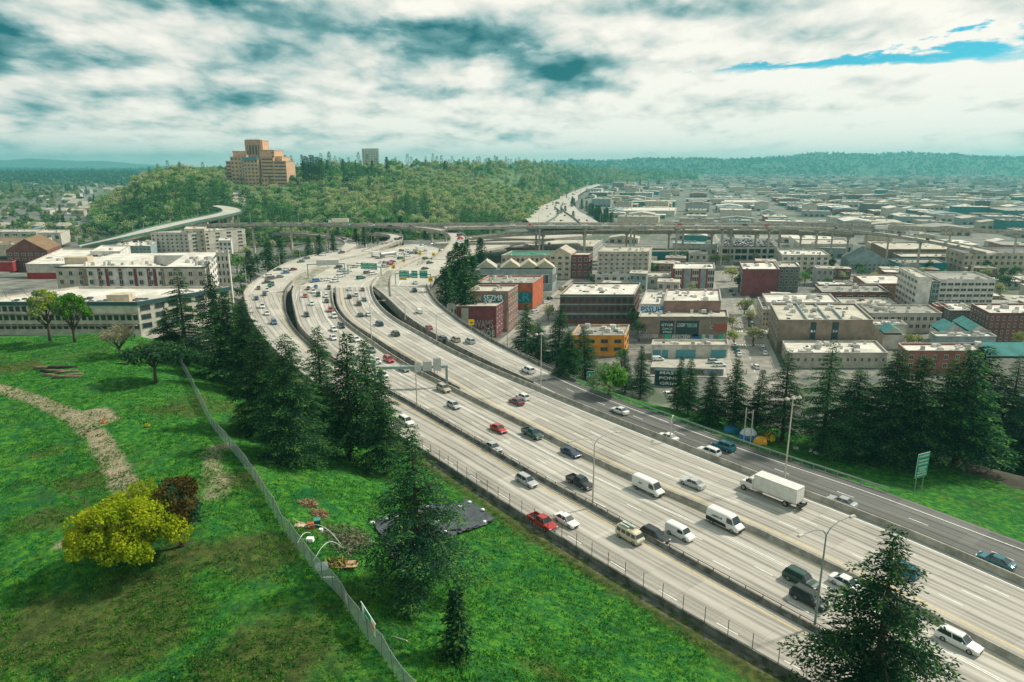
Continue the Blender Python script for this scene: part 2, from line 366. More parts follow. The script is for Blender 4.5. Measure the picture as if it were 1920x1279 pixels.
# ================================================================ SETTING
conc = road_mat('pale_concrete_road', (.41, .385, .335)); asph = road_mat('asphalt_road', (.135, .135, .125)); gore_m = M('gravel_gore', (.27, .26, .20), .95, .45, .35)
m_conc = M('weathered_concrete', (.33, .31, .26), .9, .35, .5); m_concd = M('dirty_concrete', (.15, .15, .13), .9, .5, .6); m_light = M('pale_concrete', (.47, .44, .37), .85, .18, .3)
m_white = M('road_paint_white', (.85, .84, .78), .7, .15, 2.); m_yel = M('road_paint_yellow', (.72, .50, .12), .7, .2, 2.)
def build_terrain():
    xs = np.unique(np.r_[np.arange(-900, -240, 14.), np.arange(-240, -110, 3.), np.arange(-110, 105, 1.25), np.arange(105, 300, 5.)])
    ys = np.unique(np.r_[np.arange(8, 205, 1.25), np.arange(205, 330, 3.), np.arange(330, 660, 10.)])
    X, Y = np.meshgrid(xs, ys); P = np.stack([X.ravel(), Y.ravel()], 1); Z = height(P)
    nx, ny = len(xs), len(ys)
    near = (P[:, 1] < 215) & (P[:, 0] > -240)
    bump = (np.sin(P[:, 0] * .9 + 1.3 * np.sin(P[:, 1] * .5)) * np.sin(P[:, 1] * .8) * .10 + .12 * np.sin(P[:, 0] * .31) * np.sin(P[:, 1] * .27 + 1))
    dl = -sdist(P, EL); dr = sdist(P, ER)
    Z = Z + np.where(near & (dl > 3), bump, 0)
    edge_l = (np.abs(P[:, 1]) > 0)
    idx = np.arange(nx * ny).reshape(ny, nx)
    Q = np.stack([idx[:-1, :-1], idx[:-1, 1:], idx[1:, 1:], idx[1:, :-1]], -1).reshape(-1, 4)
    cen = P[Q].mean(1); cl = dl[Q].mean(1); crr = dr[Q].mean(1)
    lawn = (cl > .6) & (cen[:, 1] < 212 + .1 * np.minimum(0, cen[:, 0]) * 0) & (cen[:, 0] > -260)
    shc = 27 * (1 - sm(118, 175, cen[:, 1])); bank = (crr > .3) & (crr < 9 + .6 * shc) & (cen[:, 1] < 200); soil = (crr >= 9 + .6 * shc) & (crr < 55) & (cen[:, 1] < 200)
    V = np.c_[P, Z]
    path = np.array([gh(*p)[0] for p in [(-60, 715), (0, 730), (70, 752), (140, 785), (185, 820), (210, 865), (235, 910), (245, 935)]])
    path2 = np.array([gh(*p)[0] for p in [(150, 1000), (130, 1030)]])
    p3 = np.array([gh(*p)[0] for p in [(425, 838), (395, 850), (405, 885), (412, 915), (400, 935)]]); p4 = np.array([gh(*p)[0] for p in [(180, 775), (205, 790)]])
    nr = P
    def dist(pl): return np.abs(sdist(nr, pl))
    dirt = np.maximum.reduce([sm(2.6, .7, 0 * nr[:, 0]) * 0, 1.1 * (1 - sm(.3, 2.9, dist(path))), .75 * (1 - sm(.8, 2.3, dist(path2))), .62 * (1 - sm(.5, 3.0, dist(p3))), .8 * (1 - sm(1., 3.0, dist(p4)))])
    worn_dim = np.zeros(len(nr))
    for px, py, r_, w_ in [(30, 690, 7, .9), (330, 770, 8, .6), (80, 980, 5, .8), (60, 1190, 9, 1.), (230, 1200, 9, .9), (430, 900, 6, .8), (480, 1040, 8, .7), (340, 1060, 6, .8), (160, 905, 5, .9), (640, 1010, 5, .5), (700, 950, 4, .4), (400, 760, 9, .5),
                            (500, 1240, 8, .8), (620, 1000, 5, .6), (95, 850, 4, .6), (1020, 1260, 4, .6), (930, 920, 6, .8), (1010, 985, 4, .8), (260, 1130, 8, .9)]:  # worn patches; the lower-left ones also paint the dim view corner into the lawn
        c = gh(px, py)[0]; worn_dim = np.maximum(worn_dim, w_ * (1 - sm(.3 * r_, r_, np.hypot(nr[:, 0] - c[0], nr[:, 1] - c[1]))))
    bd = sdist(nr, WL['B0']); worn_dim = np.maximum(worn_dim, .95 * (1 - sm(2., 5., -bd)) * (bd < 0) * (P[:, 1] < 190))
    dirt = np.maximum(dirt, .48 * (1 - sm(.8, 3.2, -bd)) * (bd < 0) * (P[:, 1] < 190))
    gm = grass_mat(); cm = city_mat()
    dark = crr > 6
    for nm, sel, mat in (('park_lawn', lawn, gm), ('embankment_grass', bank, gm), ('bare_soil', soil, M('dark_soil', (.055, .05, .032), .95, .45, .25)), ('ground', ~(lawn | bank | soil), cm)):  # bare_soil is plain dark brown earth under the cedars
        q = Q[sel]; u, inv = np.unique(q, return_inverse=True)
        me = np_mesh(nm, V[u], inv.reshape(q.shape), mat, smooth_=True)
        for an, arr in (('dirt', dirt), ('worn_dim', worn_dim)):
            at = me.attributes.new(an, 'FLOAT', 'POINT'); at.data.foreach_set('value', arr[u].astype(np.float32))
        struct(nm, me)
build_terrain()
# the low flat land out to the horizon
def far_ground():
    mb = MB(); z = -18.05; B = 16000
    mb.add([(-B, 640, z), (B, 640, z), (B, B, z), (-B, B, z)], [(0, 1, 2, 3)])
    mb.add([(288, -200, z), (B, -200, z), (B, 640, z), (288, 640, z)], [(0, 1, 2, 3)]); mb.add([(-B, -200, z), (-880, -200, z), (-880, 640, z), (-B, 640, z)], [(0, 1, 2, 3)])
    struct('industrial_flats', mb.mesh('industrial_flats', MATS.setdefault('cg', bpy.data.materials['city_ground'])))
    mb = MB(); mb.add([(-898, -200, -1), (299, -200, -1), (299, 9, -1), (-898, 9, -1)], [(0, 1, 2, 3)]); struct('ground_behind', mb.mesh('ground_behind', bpy.data.materials['city_ground']))
far_ground()

def match(L, Rp, step=4.):
    L = resample(L, step); out = []; s = 0
    A = resample(Rp, 1.0); last = 0
    for p in L:
        d = np.hypot(*(A[last:last + 120] - p).T); k = last + int(np.argmin(d)); out.append(A[k]); last = k
    out = np.array(out)
    for _ in range(4): out[1:-1] = (out[:-2] + 2 * out[1:-1] + out[2:]) / 4
    return L, out
def ribbon(name, L, Rr, z, mat, lane_off, lane_w=3.6, nseg=6, zf=None):
    w = np.hypot(*(Rr - L).T); s = np.r_[0, np.cumsum(np.hypot(*np.diff(L, axis=0).T))]; V = []; UV = []
    for i in range(len(L)):
        for k in range(nseg + 1):
            t = k / nseg; p = L[i] + (Rr[i] - L[i]) * t; V.append((p[0], p[1], zf(p) if zf else z)); UV.append(((t * w[i] - lane_off) / lane_w + 20, s[i]))
    n = nseg + 1; Q = [(i * n + k, i * n + k + 1, (i + 1) * n + k + 1, (i + 1) * n + k) for i in range(len(L) - 1) for k in range(nseg)]
    me = np_mesh(name, V, Q, mat); me.flip_normals() if me.polygons[0].normal.z < 0 else None
    uv = me.uv_layers.new(name='UVMap'); li = np.empty(len(me.loops), np.int32); me.loops.foreach_get('vertex_index', li)
    uv.data.foreach_set('uv', np.array(UV, np.float32)[li].ravel()); return struct(name, me)
def strip(mb, pl, z, w, dash=None, mi=0, off=0., zf=None):
    """a painted line along a polyline; dash=(length, gap)"""
    p = resample(pl, 1.5 if dash else 3.); t = np.gradient(p, axis=0); t /= np.hypot(*t.T)[:, None] + 1e-9; n = np.stack([-t[:, 1], t[:, 0]], 1); p = p + n * off
    s = np.r_[0, np.cumsum(np.hypot(*np.diff(p, axis=0).T))]; segs = []
    if dash:
        a = 0.
        while a < s[-1]: segs.append((a, min(a + dash[0], s[-1]))); a += dash[0] + dash[1]
    else: segs = [(0, s[-1])]
    for a, b in segs:
        q = np.unique(np.r_[a, s[(s > a) & (s < b)], b]); c = np.stack([np.interp(q, s, p[:, 0]), np.interp(q, s, p[:, 1])], 1); nn = np.stack([np.interp(q, s, n[:, 0]), np.interp(q, s, n[:, 1])], 1)
        vs = []
        for i in range(len(c)):
            for sgn in (-1, 1):
                e = c[i] + nn[i] * sgn * w / 2; vs.append((e[0], e[1], zf(e) if zf else z))
        mb.add(vs, [(2 * i, 2 * i + 1, 2 * i + 3, 2 * i + 2) for i in range(len(c) - 1)], mi)
def cat_(a, b): return smooth(np.concatenate([resample(a, 4), resample(b, 4)]), 4, 5)
def after(pl, px, py):
    p = g(px, py); k = int(np.argmin(np.hypot(*(pl - p).T))); return pl[k:]
LB = cat_(WL['B1R'], after(WL['B1'], 778, 763)); LC = cat_(WL['B2R'], after(WL['B2'], 880, 747)); LD = cat_(WL['B3R'], after(WL['B3'], 1045, 746))
mk = MB(); ROADS = {}
LINES = {'A': (WL['B0'], WL['B1']), 'B': (LB, WL['B2']), 'C': (LC, WL['B3']), 'D': (LD, WL['B4'])}
for k, (a, b) in LINES.items():
    L_, R_ = match(a, b); ROADS[k] = (L_, R_)
def off_line(k, m, side):
    L_, R_ = ROADS[k]; w = np.hypot(*(R_ - L_).T)[:, None]; d = (R_ - L_) / w
    if side == 'L': return L_ + d * m, w[:, 0]
    return R_ - d * m, w[:, 0]
def cut(pl, w, need):
    keep = w > need; k = np.where(keep)[0]
    if len(k) < 3: return None
    e = next((i for i in range(1, len(k)) if k[i] != k[i - 1] + 1), len(k)); return pl[k[0]:k[e - 1] + 1] if e > 2 else None
ribbon('road_surface_collector', *ROADS['A'], 0., conc, 1.0, 3.9)
ribbon('road_surface_northbound', *ROADS['B'], 0., conc, .2)
ribbon('road_surface_southbound', *ROADS['C'], 0., conc, 2.6)
Ld, Rd = ROADS['D']; kk = int(np.argmin(np.hypot(*(Ld - g(990, 720)).T)))
ribbon('road_surface_offramp', Ld[:kk + 1], Rd[:kk + 1], 0., conc, 1.5); ribbon('road_surface_dark_asphalt', Ld[kk:], Rd[kk:], 0., asph, 1.5)
Z1 = .012
for k, m, side, w, dash, mi, need in (('A', 1.9, 'L', .16, (3, 6.), 0, 0), ('A', 1.5, 'R', .14, None, 1, 0), ('A', 5.4, 'R', .12, (3, 9), 0, 12), ('A', 9., 'R', .12, (3, 9), 0, 14),
        ('B', .9, 'R', .14, None, 1, 0), ('B', 4.5, 'R', .13, None, 0, 0), ('B', 4.85, 'R', .13, None, 0, 0), ('B', 8.2, 'R', .13, (3, 9), 0, 0), ('B', 11.7, 'R', .13, (3, 9), 0, 0), ('B', 15.2, 'R', .14, None, 0, 16.2),
        ('C', 2.7, 'L', .17, None, 1, 0), ('C', 6.3, 'L', .13, (3, 9), 0, 0), ('C', 9.9, 'L', .13, (3, 9), 0, 0), ('C', 13.5, 'L', .13, (3, 9), 0, 15), ('C', 1.3, 'R', .16, None, 0, 0),
        ('D', 1.3, 'L', .14, None, 0, 0), ('D', 2.5, 'R', .16, None, 0, 0), ('D', 5.8, 'L', .13, (3, 9), 0, 0), ('D', 9.5, 'L', .13, (3, 9), 0, 16), ('D', 13.2, 'L', .13, (3, 9), 0, 18)):
    pl, w_ = off_line(k, m, side); pl = cut(pl, w_, need)
    if pl is not None: strip(mk, pl, Z1, w, dash, mi)
# interchange plateau further out
IC = [(452, 556), (463, 541), (474, 531), (497, 516), (529, 498), (560, 486), (595, 478), (640, 470), (690, 464), (740, 460), (800, 456), (850, 452), (930, 444), (1010, 437), (1100, 434), (1110, 440), (1020, 449), (960, 458), (900, 470), (860, 484), (838, 500), (815, 520), (806, 538), (802, 552), (790, 545), (740, 560), (716, 553), (700, 543), (697, 548), (660, 545), (629, 548), (620, 548), (590, 545), (556, 545), (548, 534), (535, 545), (500, 550)]
me_ = MB(); P_ = [g(a, b) for a, b in IC]; me_.prism(P_, -1.6, -.06); struct('interchange_pavement', me_.mesh('interchange_pavement', M('interchange_concrete', (.45, .42, .355), .85, .14, .06)))
def px_line(pts, z, w, dash=None, mi=0): strip(mk, smooth(line(pts, z), 3, 3), z, w, dash, mi)
for pts, dash, mi in [([(470, 548), (486, 528), (515, 510), (545, 497), (600, 483), (650, 475)], None, 0), ([(500, 548), (514, 528), (536, 513), (570, 498), (630, 484), (700, 473)], (4, 9), 0), ([(516, 550), (530, 530), (552, 512), (590, 496), (640, 485), (720, 472)], (4, 9), 0),
        ([(573, 545), (585, 530), (605, 518), (640, 505), (690, 493), (760, 478), (840, 466)], (4, 9), 0), ([(588, 545), (600, 530), (622, 518), (655, 506), (700, 496), (765, 482), (850, 469)], (4, 9), 0), ([(604, 545), (615, 531), (636, 519), (668, 508), (710, 498), (770, 486), (860, 471)], (4, 9), 0),
        ([(645, 545), (655, 531), (676, 518), (705, 506), (745, 494), (790, 481), (870, 464)], (4, 9), 0), ([(658, 545), (668, 531), (688, 519), (715, 508), (754, 496), (800, 483), (875, 466)], (4, 9), 0), ([(672, 545), (682, 531), (700, 521), (726, 510), (765, 498), (805, 486)], None, 0),
        ([(745, 548), (748, 532), (762, 515), (790, 500), (815, 488)], None, 0), ([(760, 548), (764, 530), (776, 516), (800, 502), (822, 491)], (4, 9), 0), ([(778, 548), (780, 530), (790, 516), (808, 504), (826, 494)], (4, 9), 0)]:
    px_line(pts, -.045, .2, dash, mi)
struct('lane_markings', mk.mesh('lane_markings', [m_white, m_yel]))
def patch(name, px, z, mat, thick=None):
    mb = MB(); P = [g(a, b, z) for a, b in px]
    if thick: mb.prism(P, z - thick, z)
    else: mb.add([(p[0], p[1], z) for p in P], [tuple(range(len(P)))])
    me = mb.mesh(name, mat)
    if not thick and me.polygons[0].normal.z < 0: me.flip_normals()
    return struct(name, me)
patch('gravel_gore', [(700, 541), (705, 530), (712, 519), (728, 506), (737, 507), (731, 520), (730, 535), (733, 556), (728, 557), (716, 549)], -.03, gore_m)
patch('gravel_gore', [(549, 528), (556, 520), (572, 512), (594, 502), (625, 499), (600, 512), (588, 520), (578, 530), (566, 535), (556, 534)], -.03, gore_m)
patch('gravel_gore', [(782, 492), (800, 484), (840, 478), (810, 487), (786, 497)], -.03, gore_m)

# ---- barriers (each run one thing)
def wall_run(name, label, cat, pl, h, wb, wt, drop, mat, group=None, z=0., kind=None):
    if len(label.split()) > 16: print('LONG', label)
    p = resample(pl, 5.); t = np.gradient(p, axis=0); t /= np.hypot(*t.T)[:, None] + 1e-9; n = np.stack([-t[:, 1], t[:, 0]], 1); rings = []
    zf = z if callable(z) else (lambda q: z)
    for i in range(len(p)):
        zz = zf(p[i])
        prof = [(-wb / 2, -drop), (-wb / 2, .12), (-wt / 2 - .04, .38), (-wt / 2, h), (wt / 2, h), (wt / 2 + .04, .38), (wb / 2, .12), (wb / 2, -drop)]
        rings.append([(p[i][0] + n[i][0] * a, p[i][1] + n[i][1] * a, zz + b) for a, b in prof])
    mb = MB(); mb.loft(rings); o = link(name, None); tag(o, label, cat, group, kind); part('barrier_wall', mb.mesh(name, mat), o); return o
def rails(o, pl, z0, hs, r, sp, post_h, mat, post_r=.05, name='rail', off=0.):
    p = resample(pl, sp); t = np.gradient(p, axis=0); t /= np.hypot(*t.T)[:, None] + 1e-9; p = p + np.stack([-t[:, 1], t[:, 0]], 1) * off
    for h in hs:
        mb = MB(); mb.tube([(q[0], q[1], z0 + h) for q in p], r, 4); part(name, mb.mesh(name, mat), o)
    pm = MB().tube([(0, 0, 0), (0, 0, post_h)], post_r, 5).mesh('post', mat)
    for i, q in enumerate(p[:100]): part('post', pm, o, loc=(q[0], q[1], z0))
    if len(p) > 100:
        mb = MB()
        for q in p[100:]: mb.tube([(q[0], q[1], z0), (q[0], q[1], z0 + post_h)], post_r, 5)
        x = part('far_posts', mb.mesh('far_posts', mat), o); x['kind'] = 'stuff'
m_steel = M('galvanised_steel', (.36, .38, .37), .5, .15, 2., metal=.6); m_rust = M('rusty_steel', (.07, .05, .04), .8, .3, 2.)
near0 = after(WL['B0'], 740, 816)
o = wall_run('retaining_wall', 'dark mossy low concrete wall edging the nearest lanes below the sunlit grass bank', 'wall', WL['B0'], .75, .5, .3, 1.6, m_concd)
fo = thing('wire_fence', 'rusty post and wire fence standing on the low wall beside the nearest lanes', 'fence')
rails(fo, near0[::-1], .7, (2.1, .15), .018, 3.2, 2.2, m_rust, .045, 'wire')
def wiremesh(pl, z0, z1, name, mat, sp=3.):
    p = resample(pl, sp); mb = MB(); zf0 = z0 if callable(z0) else (lambda q: z0)
    vs = []
    for q in p: b = zf0(q); vs += [(q[0], q[1], b), (q[0], q[1], b + z1)]
    mb.add(vs, [(2 * i, 2 * i + 2, 2 * i + 3, 2 * i + 1) for i in range(len(p) - 1)]); return mb.mesh(name, mat)
def chain_mat(name, col, dens):
    m = bpy.data.materials.new(name); m.use_nodes = True; t = NT(m.node_tree); b = t.n['Principled BSDF']; b.inputs['Base Color'].default_value = (*col, 1); b.inputs['Metallic'].default_value = .3; b.inputs['Roughness'].default_value = .55
    tc = t.new('ShaderNodeTexCoord'); sep = t.new('ShaderNodeSeparateXYZ'); t.l.new(tc.outputs['Object'], sep.inputs[0]); x, y, z = sep.outputs
    hh = t.m('SQRT', t.m('ADD', t.m('MULTIPLY', x, x), t.m('MULTIPLY', y, y)))
    ln = []
    for s_ in (1, -1):
        q = t.m('FRACT', t.m('MULTIPLY', t.m('ADD', hh, t.m('MULTIPLY', z, s_)), 9.)); ln.append(t.m('LESS_THAN', q, dens))
    t.l.new(t.m('MAXIMUM', *ln), b.inputs['Alpha']); return m
part('wire_mesh', wiremesh(near0, .7, 2.1, 'wire_mesh', chain_mat('thin_wire', (.12, .10, .08), .07)), fo)
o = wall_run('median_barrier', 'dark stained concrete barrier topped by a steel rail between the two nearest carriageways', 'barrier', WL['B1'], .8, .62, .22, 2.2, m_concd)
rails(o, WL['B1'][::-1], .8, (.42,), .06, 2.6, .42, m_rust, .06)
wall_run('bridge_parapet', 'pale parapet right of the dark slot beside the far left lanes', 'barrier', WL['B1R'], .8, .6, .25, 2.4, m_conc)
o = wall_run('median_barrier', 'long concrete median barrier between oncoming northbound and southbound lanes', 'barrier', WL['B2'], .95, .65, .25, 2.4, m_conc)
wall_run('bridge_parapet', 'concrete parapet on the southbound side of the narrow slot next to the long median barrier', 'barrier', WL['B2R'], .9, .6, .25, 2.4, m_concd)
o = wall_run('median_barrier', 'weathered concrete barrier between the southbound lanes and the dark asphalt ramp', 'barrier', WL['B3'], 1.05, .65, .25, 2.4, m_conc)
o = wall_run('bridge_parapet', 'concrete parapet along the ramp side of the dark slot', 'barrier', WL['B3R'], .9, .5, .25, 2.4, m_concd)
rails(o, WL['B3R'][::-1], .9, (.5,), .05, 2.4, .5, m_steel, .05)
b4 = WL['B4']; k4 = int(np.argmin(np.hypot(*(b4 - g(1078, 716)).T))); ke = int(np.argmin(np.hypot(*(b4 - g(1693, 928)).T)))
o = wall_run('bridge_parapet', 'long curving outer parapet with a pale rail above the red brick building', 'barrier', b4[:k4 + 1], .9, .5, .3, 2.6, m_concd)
rails(o, b4[:k4 + 1][::-1], .9, (.5,), .06, 2.2, .5, m_light, .06)
o = thing('guardrail', 'steel guardrail along the dark asphalt ramp in front of the tents', 'guardrail'); rails(o, b4[k4:ke], 0, (.7, .85), .10, 2.2, .75, m_steel, .07)
for lab, pts in (('low barrier along the far left road edge in front of the green trees', [(457, 552), (463, 541), (474, 531), (497, 516), (529, 498), (560, 486), (595, 478), (640, 469)]),
                 ('dark barrier beside the gravel wedge splitting the leftmost lanes', [(548, 530), (556, 520), (572, 512), (595, 501), (612, 496)]),
                 ('crooked barrier line between the merging ramps left of the tanker truck', [(638, 488), (660, 483), (690, 477), (720, 470), (755, 462)]),
                 ('barrier beside the gravel wedge under the rightmost overhead signs', [(733, 556), (731, 535), (732, 522), (740, 510), (765, 497), (785, 487), (800, 481)]),
                 ('barrier curving up from the slot to the yellow signs', [(697, 536), (704, 522), (720, 508), (745, 494), (775, 484), (800, 476)]),
                 ('short barrier splitting the two southbound ramp lanes', [(783, 497), (800, 489), (818, 482), (838, 478)])):
    wall_run('concrete_barrier', lab, 'barrier', smooth(line(pts), 4, 3), .8, .6, .25, .2, m_conc)
# ---- elevated ramps and viaducts
def ramp_px(name, label, cl, width, mat=conc, piers=(), ph=-16, thick=1.6, wscale=None):
    """cl: list of (px, py, z) of the middle of the deck"""
    P = np.array([[*g(a, b, z), z] for a, b, z in cl]); P = smooth(P, 8, 4)
    t = np.gradient(P[:, :2], axis=0); t /= np.hypot(*t.T)[:, None] + 1e-9; n = np.stack([-t[:, 1], t[:, 0]], 1); w = width / 2
    root = thing(name, label, 'bridge')
    mb = MB(); prof = [(-w, 0), (w, 0), (w, -.5), (w * .72, -thick), (-w * .72, -thick), (-w, -.5)]
    mb.loft([[(p[0] + q[0] * a, p[1] + q[1] * a, p[2] + b) for a, b in prof] for p, q in zip(P, n)])
    part('deck', mb.mesh('deck', m_light), root)
    for sg in (-1, 1):
        mb = MB(); a0, a1 = (w - .15) * sg, (w + .12) * sg
        mb.loft([[(p[0] + q[0] * a, p[1] + q[1] * a, p[2] + b) for a, b in ((a0, .01), (a0, .95), (a1, .95), (a1, -.9))] for p, q in zip(P, n)]); part('parapet', mb.mesh('parapet', m_conc), root)
    mb = MB(); mb.loft([[(p[0] + q[0] * a, p[1] + q[1] * a, p[2] + .03) for a in (w - .6, -w + .6)] for p, q in zip(P, n)], cap=False, closed=False); part('road_surface', mb.mesh('road_surface', M('deck_concrete', (.45, .42, .355), .85, .14, .06)), root)
    s = np.r_[0, np.cumsum(np.hypot(*np.diff(P[:, :2], axis=0).T))]
    for d in piers:
        x, y, z = [np.interp(d, s, P[:, i]) for i in range(3)]; i = int(np.argmin(abs(s - d))); rz = math.atan2(t[i][1], t[i][0])
        zb = min(hz(x, y) if y < 640 else -18, z - thick - 2); mb = MB()
        for k in ((-.45, .45) if width > 16 else (0,)):
            mb.box((x + n[i][0] * w * k * 1.2, y + n[i][1] * w * k * 1.2, (zb - 1 + z - thick - 1.2) / 2), (1.2, 1.7, z - thick - 1.2 - zb + 1), rz)
        mb.box((x, y, z - thick - .65), (1.8, w * 1.75, 1.3), rz); part('pier', mb.mesh('pier', m_light), root)
    return root, s[-1], P
def piers_every(cl, d, a=15):
    P = np.array([[*g(q[0], q[1], q[2]), q[2]] for q in cl]); L = np.hypot(*np.diff(P[:, :2], axis=0).T).sum(); return np.arange(a, L, d)
c = [(1045, 436, 4), (960, 438, 6), (915, 444, 7)]
c = [(826, 486, .2), (840, 475, 1.5), (856, 463, 3.5), (864, 452, 6), (862, 442, 8), (845, 434.5, 9.3), (815, 429, 10), (780, 426, 10.3), (740, 424, 10.5), (690, 422.5, 10.7), (620, 421, 11), (540, 420.5, 11), (470, 420.5, 11), (425, 421, 11), (360, 424, 10)]
ramp_px('curved_flyover', 'thin concrete flyover that hooks round and runs left in front of the wooded hill', c, 11, piers=piers_every(c, 30, 75))
c = [(690, 472, .1), (715, 463, 1.), (740, 454.5, 3), (755, 447.5, 5), (757, 443, 6.2), (745, 439.5, 6.8), (722, 438.5, 6.8), (690, 438, 6.5)]
ramp_px('hooked_ramp', 'concrete ramp rising from the tanker truck and hooking back left between the trees', c, 9, piers=piers_every(c, 26, 40))
c = [(640, 472, .1), (656, 464, .2), (663, 457, .5), (655, 451, 1), (640, 446.5, 1.5), (615, 442.5, 2), (570, 439, 2), (520, 437, 2)]
ramp_px('curved_ramp', 'narrow curved ramp on the left bending away behind the dark conifers', c, 9)
c = [(835, 427, 12), (900, 425.5, 12), (1000, 424.5, 12), (1100, 424.5, 12), (1200, 425, 12), (1300, 425, 12), (1400, 425, 12), (1480, 426, 12), (1560, 429, 11), (1640, 436, 9), (1720, 447, 6.5), (1800, 461, 3.5), (1860, 474, 1)]
ramp_px('viaduct', 'long pale concrete viaduct crossing the industrial district and dropping away at right', c, 15, piers=piers_every(c, 34, 70), thick=1.4)
c = [(700, 421, 9), (800, 421.5, 9), (900, 421, 10), (1000, 420.5, 11.5), (1200, 421, 12), (1400, 420, 12), (1500, 420, 12), (1600, 423, 12), (1700, 427, 12), (1800, 431, 12), (1960, 438, 12)]
ramp_px('viaduct', 'rear viaduct deck running parallel behind the nearer one out to the right edge', c, 13, piers=piers_every(c, 38, 60), thick=1.3)
c = [(880, 446, 3), (940, 440, 4), (1000, 437, 5), (1100, 434.5, 5), (1250, 434, 5), (1400, 434.5, 5), (1500, 436, 5), (1600, 441, 4)]
ramp_px('lower_ramp', 'lower dark ramp deck slung beneath the long viaduct', c, 9, piers=piers_every(c, 34, 60), thick=1.6)
c = [(150, 462, 2), (220, 447, 6), (262, 436.5, 9), (330, 420, 12), (390, 408, 14.5), (425, 401, 15), (438, 396, 15), (432, 391.5, 15.5), (416, 387.5, 16), (400, 386, 17)]
steel_bridge, _, _ = ramp_px('steel_bridge', 'green-edged curving road bridge climbing left of the tan tower block hill', c, 17, piers=piers_every(c, 42, 60), thick=2.4)
for ch in KIDS[steel_bridge.name]:
    if ch.name.startswith('parapet'): ch.data.materials[0] = M('green_steel', (.07, .16, .12), .6, .2, .5)
# far freeway beyond the viaduct
FZ = -12
ff = [(988, 396), (1017, 384), (1050, 372), (1050, 363), (1066, 355), (1100, 347), (1114, 342), (1127, 347), (1100, 356), (1084, 366), (1083, 375), (1074, 383), (1085, 396), (1110, 409), (1132, 423), (1125, 428), (1000, 424), (985, 410)]
patch('far_freeway', ff, FZ, M('interchange_concrete', (.45, .42, .355)))
for lab, pts in (('dark barrier curving up the right side of the far freeway', [(1088, 420), (1074, 408), (1060, 399), (1052, 390), (1056, 380)]), ('dark barrier line on the left of the far freeway', [(1022, 420), (1042, 408), (1050, 397), (1040, 389)]), ('barrier along the topmost bend of the far freeway', [(1063, 371), (1062, 364), (1080, 357), (1112, 346)])):
    wall_run('concrete_barrier', lab, 'barrier', smooth(line(pts, FZ), 8, 3), 1.8, 2.2, 1.2, .2, m_concd, z=FZ)
# near city streets
SZ = -17.75
street_m = M('worn_street_asphalt', (.25, .235, .20), .9, .28, .25); walk_m = M('sidewalk_concrete', (.34, .32, .27), .9, .2, .4)
def street(px, w, name='street'):
    c_ = resample(line(px, -18), 6); L, Rr = [], []
    t = np.gradient(c_, axis=0); t /= np.hypot(*t.T)[:, None]; n = np.stack([-t[:, 1], t[:, 0]], 1)
    mb = MB(); strip(mb, c_, SZ, w); struct(name, mb.mesh(name, street_m))
    mb = MB(); strip(mb, c_, SZ + .13, 2.6, off=w / 2 + 1.3); strip(mb, c_, SZ + .13, 2.6, off=-w / 2 - 1.3); struct('pavement', mb.mesh('pavement', walk_m))
    mb = MB(); strip(mb, c_, SZ + .012, .15, (3, 6)); struct('lane_markings', mb.mesh('lane_markings', m_white))
    for o_ in scene.objects[-3:] if False else []: pass
street([(945, 665), (990, 625), (1035, 580), (1085, 532), (1118, 500), (1148, 468)], 11)
street([(1440, 760), (1412, 690), (1388, 615), (1368, 545), (1352, 500), (1338, 470), (1325, 440)], 15)
street([(1500, 470), (1560, 500), (1620, 530)], 9)
mb = MB()
for py in (622, 648):
    a = g(1378, py, -18); 
    for k in range(14): mb.box((a[0] + k * 1.1, a[1], SZ + .02), (.45, 2.6, .012), -.2)
struct('crosswalk_markings', mb.mesh('crosswalk_markings', m_white))

# ---- hills
HXP = [150, 225, 260, 330, 380, 470, 560, 700, 900, 990, 1050, 1115, 1250, 1320]
def hinterp(px, tab): return np.interp(px, HXP, tab)
FOOT = [760, 720, 640, 620, 625, 640, 650, 650, 680, 900, 1500, 2500, 3500, 3600]
CRST = [1000, 1000, 1000, 1050, 1100, 1250, 1350, 1350, 1700, 2200, 2600, 3500, 4400, 4500]
CTOP = [-16, 10, 30, 40, 40, 44, 46, 48, 45, 50, 40, 30, 5, -18]
def hill_z(x, y):
    px = CX + FP * x / (y * CS); f = hinterp(px, FOOT); c = hinterp(px, CRST); zt = hinterp(px, CTOP)
    t = np.clip((y - f) / (c - f), 0, 1); s = t * t * (3 - 2 * t); s = .55 * s + .45 * np.sin(t * math.pi / 2)
    b = np.where((px < 150) | (px > 1320), -18.5, -18 + (zt + 18) * s)
    b = b + np.where(t > 0, 3.5 * np.sin(x * .021 + 1) * np.sin(y * .013) * np.minimum(1, t * 4), 0)
    return np.where((t <= 0) | (px < 150) | (px > 1320), -18.5, b)
def build_hill():
    PX = np.linspace(150, 1320, 150); V = []; nk = 44
    for k in range(nk):
        for px in PX:
            f = hinterp(px, FOOT); c = hinterp(px, CRST)
            y = f + (c * 1.5 - f) * (k / (nk - 1)) ** 1.2; x = (px - CX) / FP * y * CS; V.append((x, y, float(hill_z(np.array(x), np.array(y + .001))) - (.6 if k == 0 else 0)))
    n = len(PX); Q = [(k * n + i, k * n + i + 1, (k + 1) * n + i + 1, (k + 1) * n + i) for k in range(nk - 1) for i in range(n - 1)]
    struct('hillside', np_mesh('hillside', V, Q, M('hill_undergrowth', (.10, .17, .07), .95, .35, .03), smooth_=True))
build_hill()
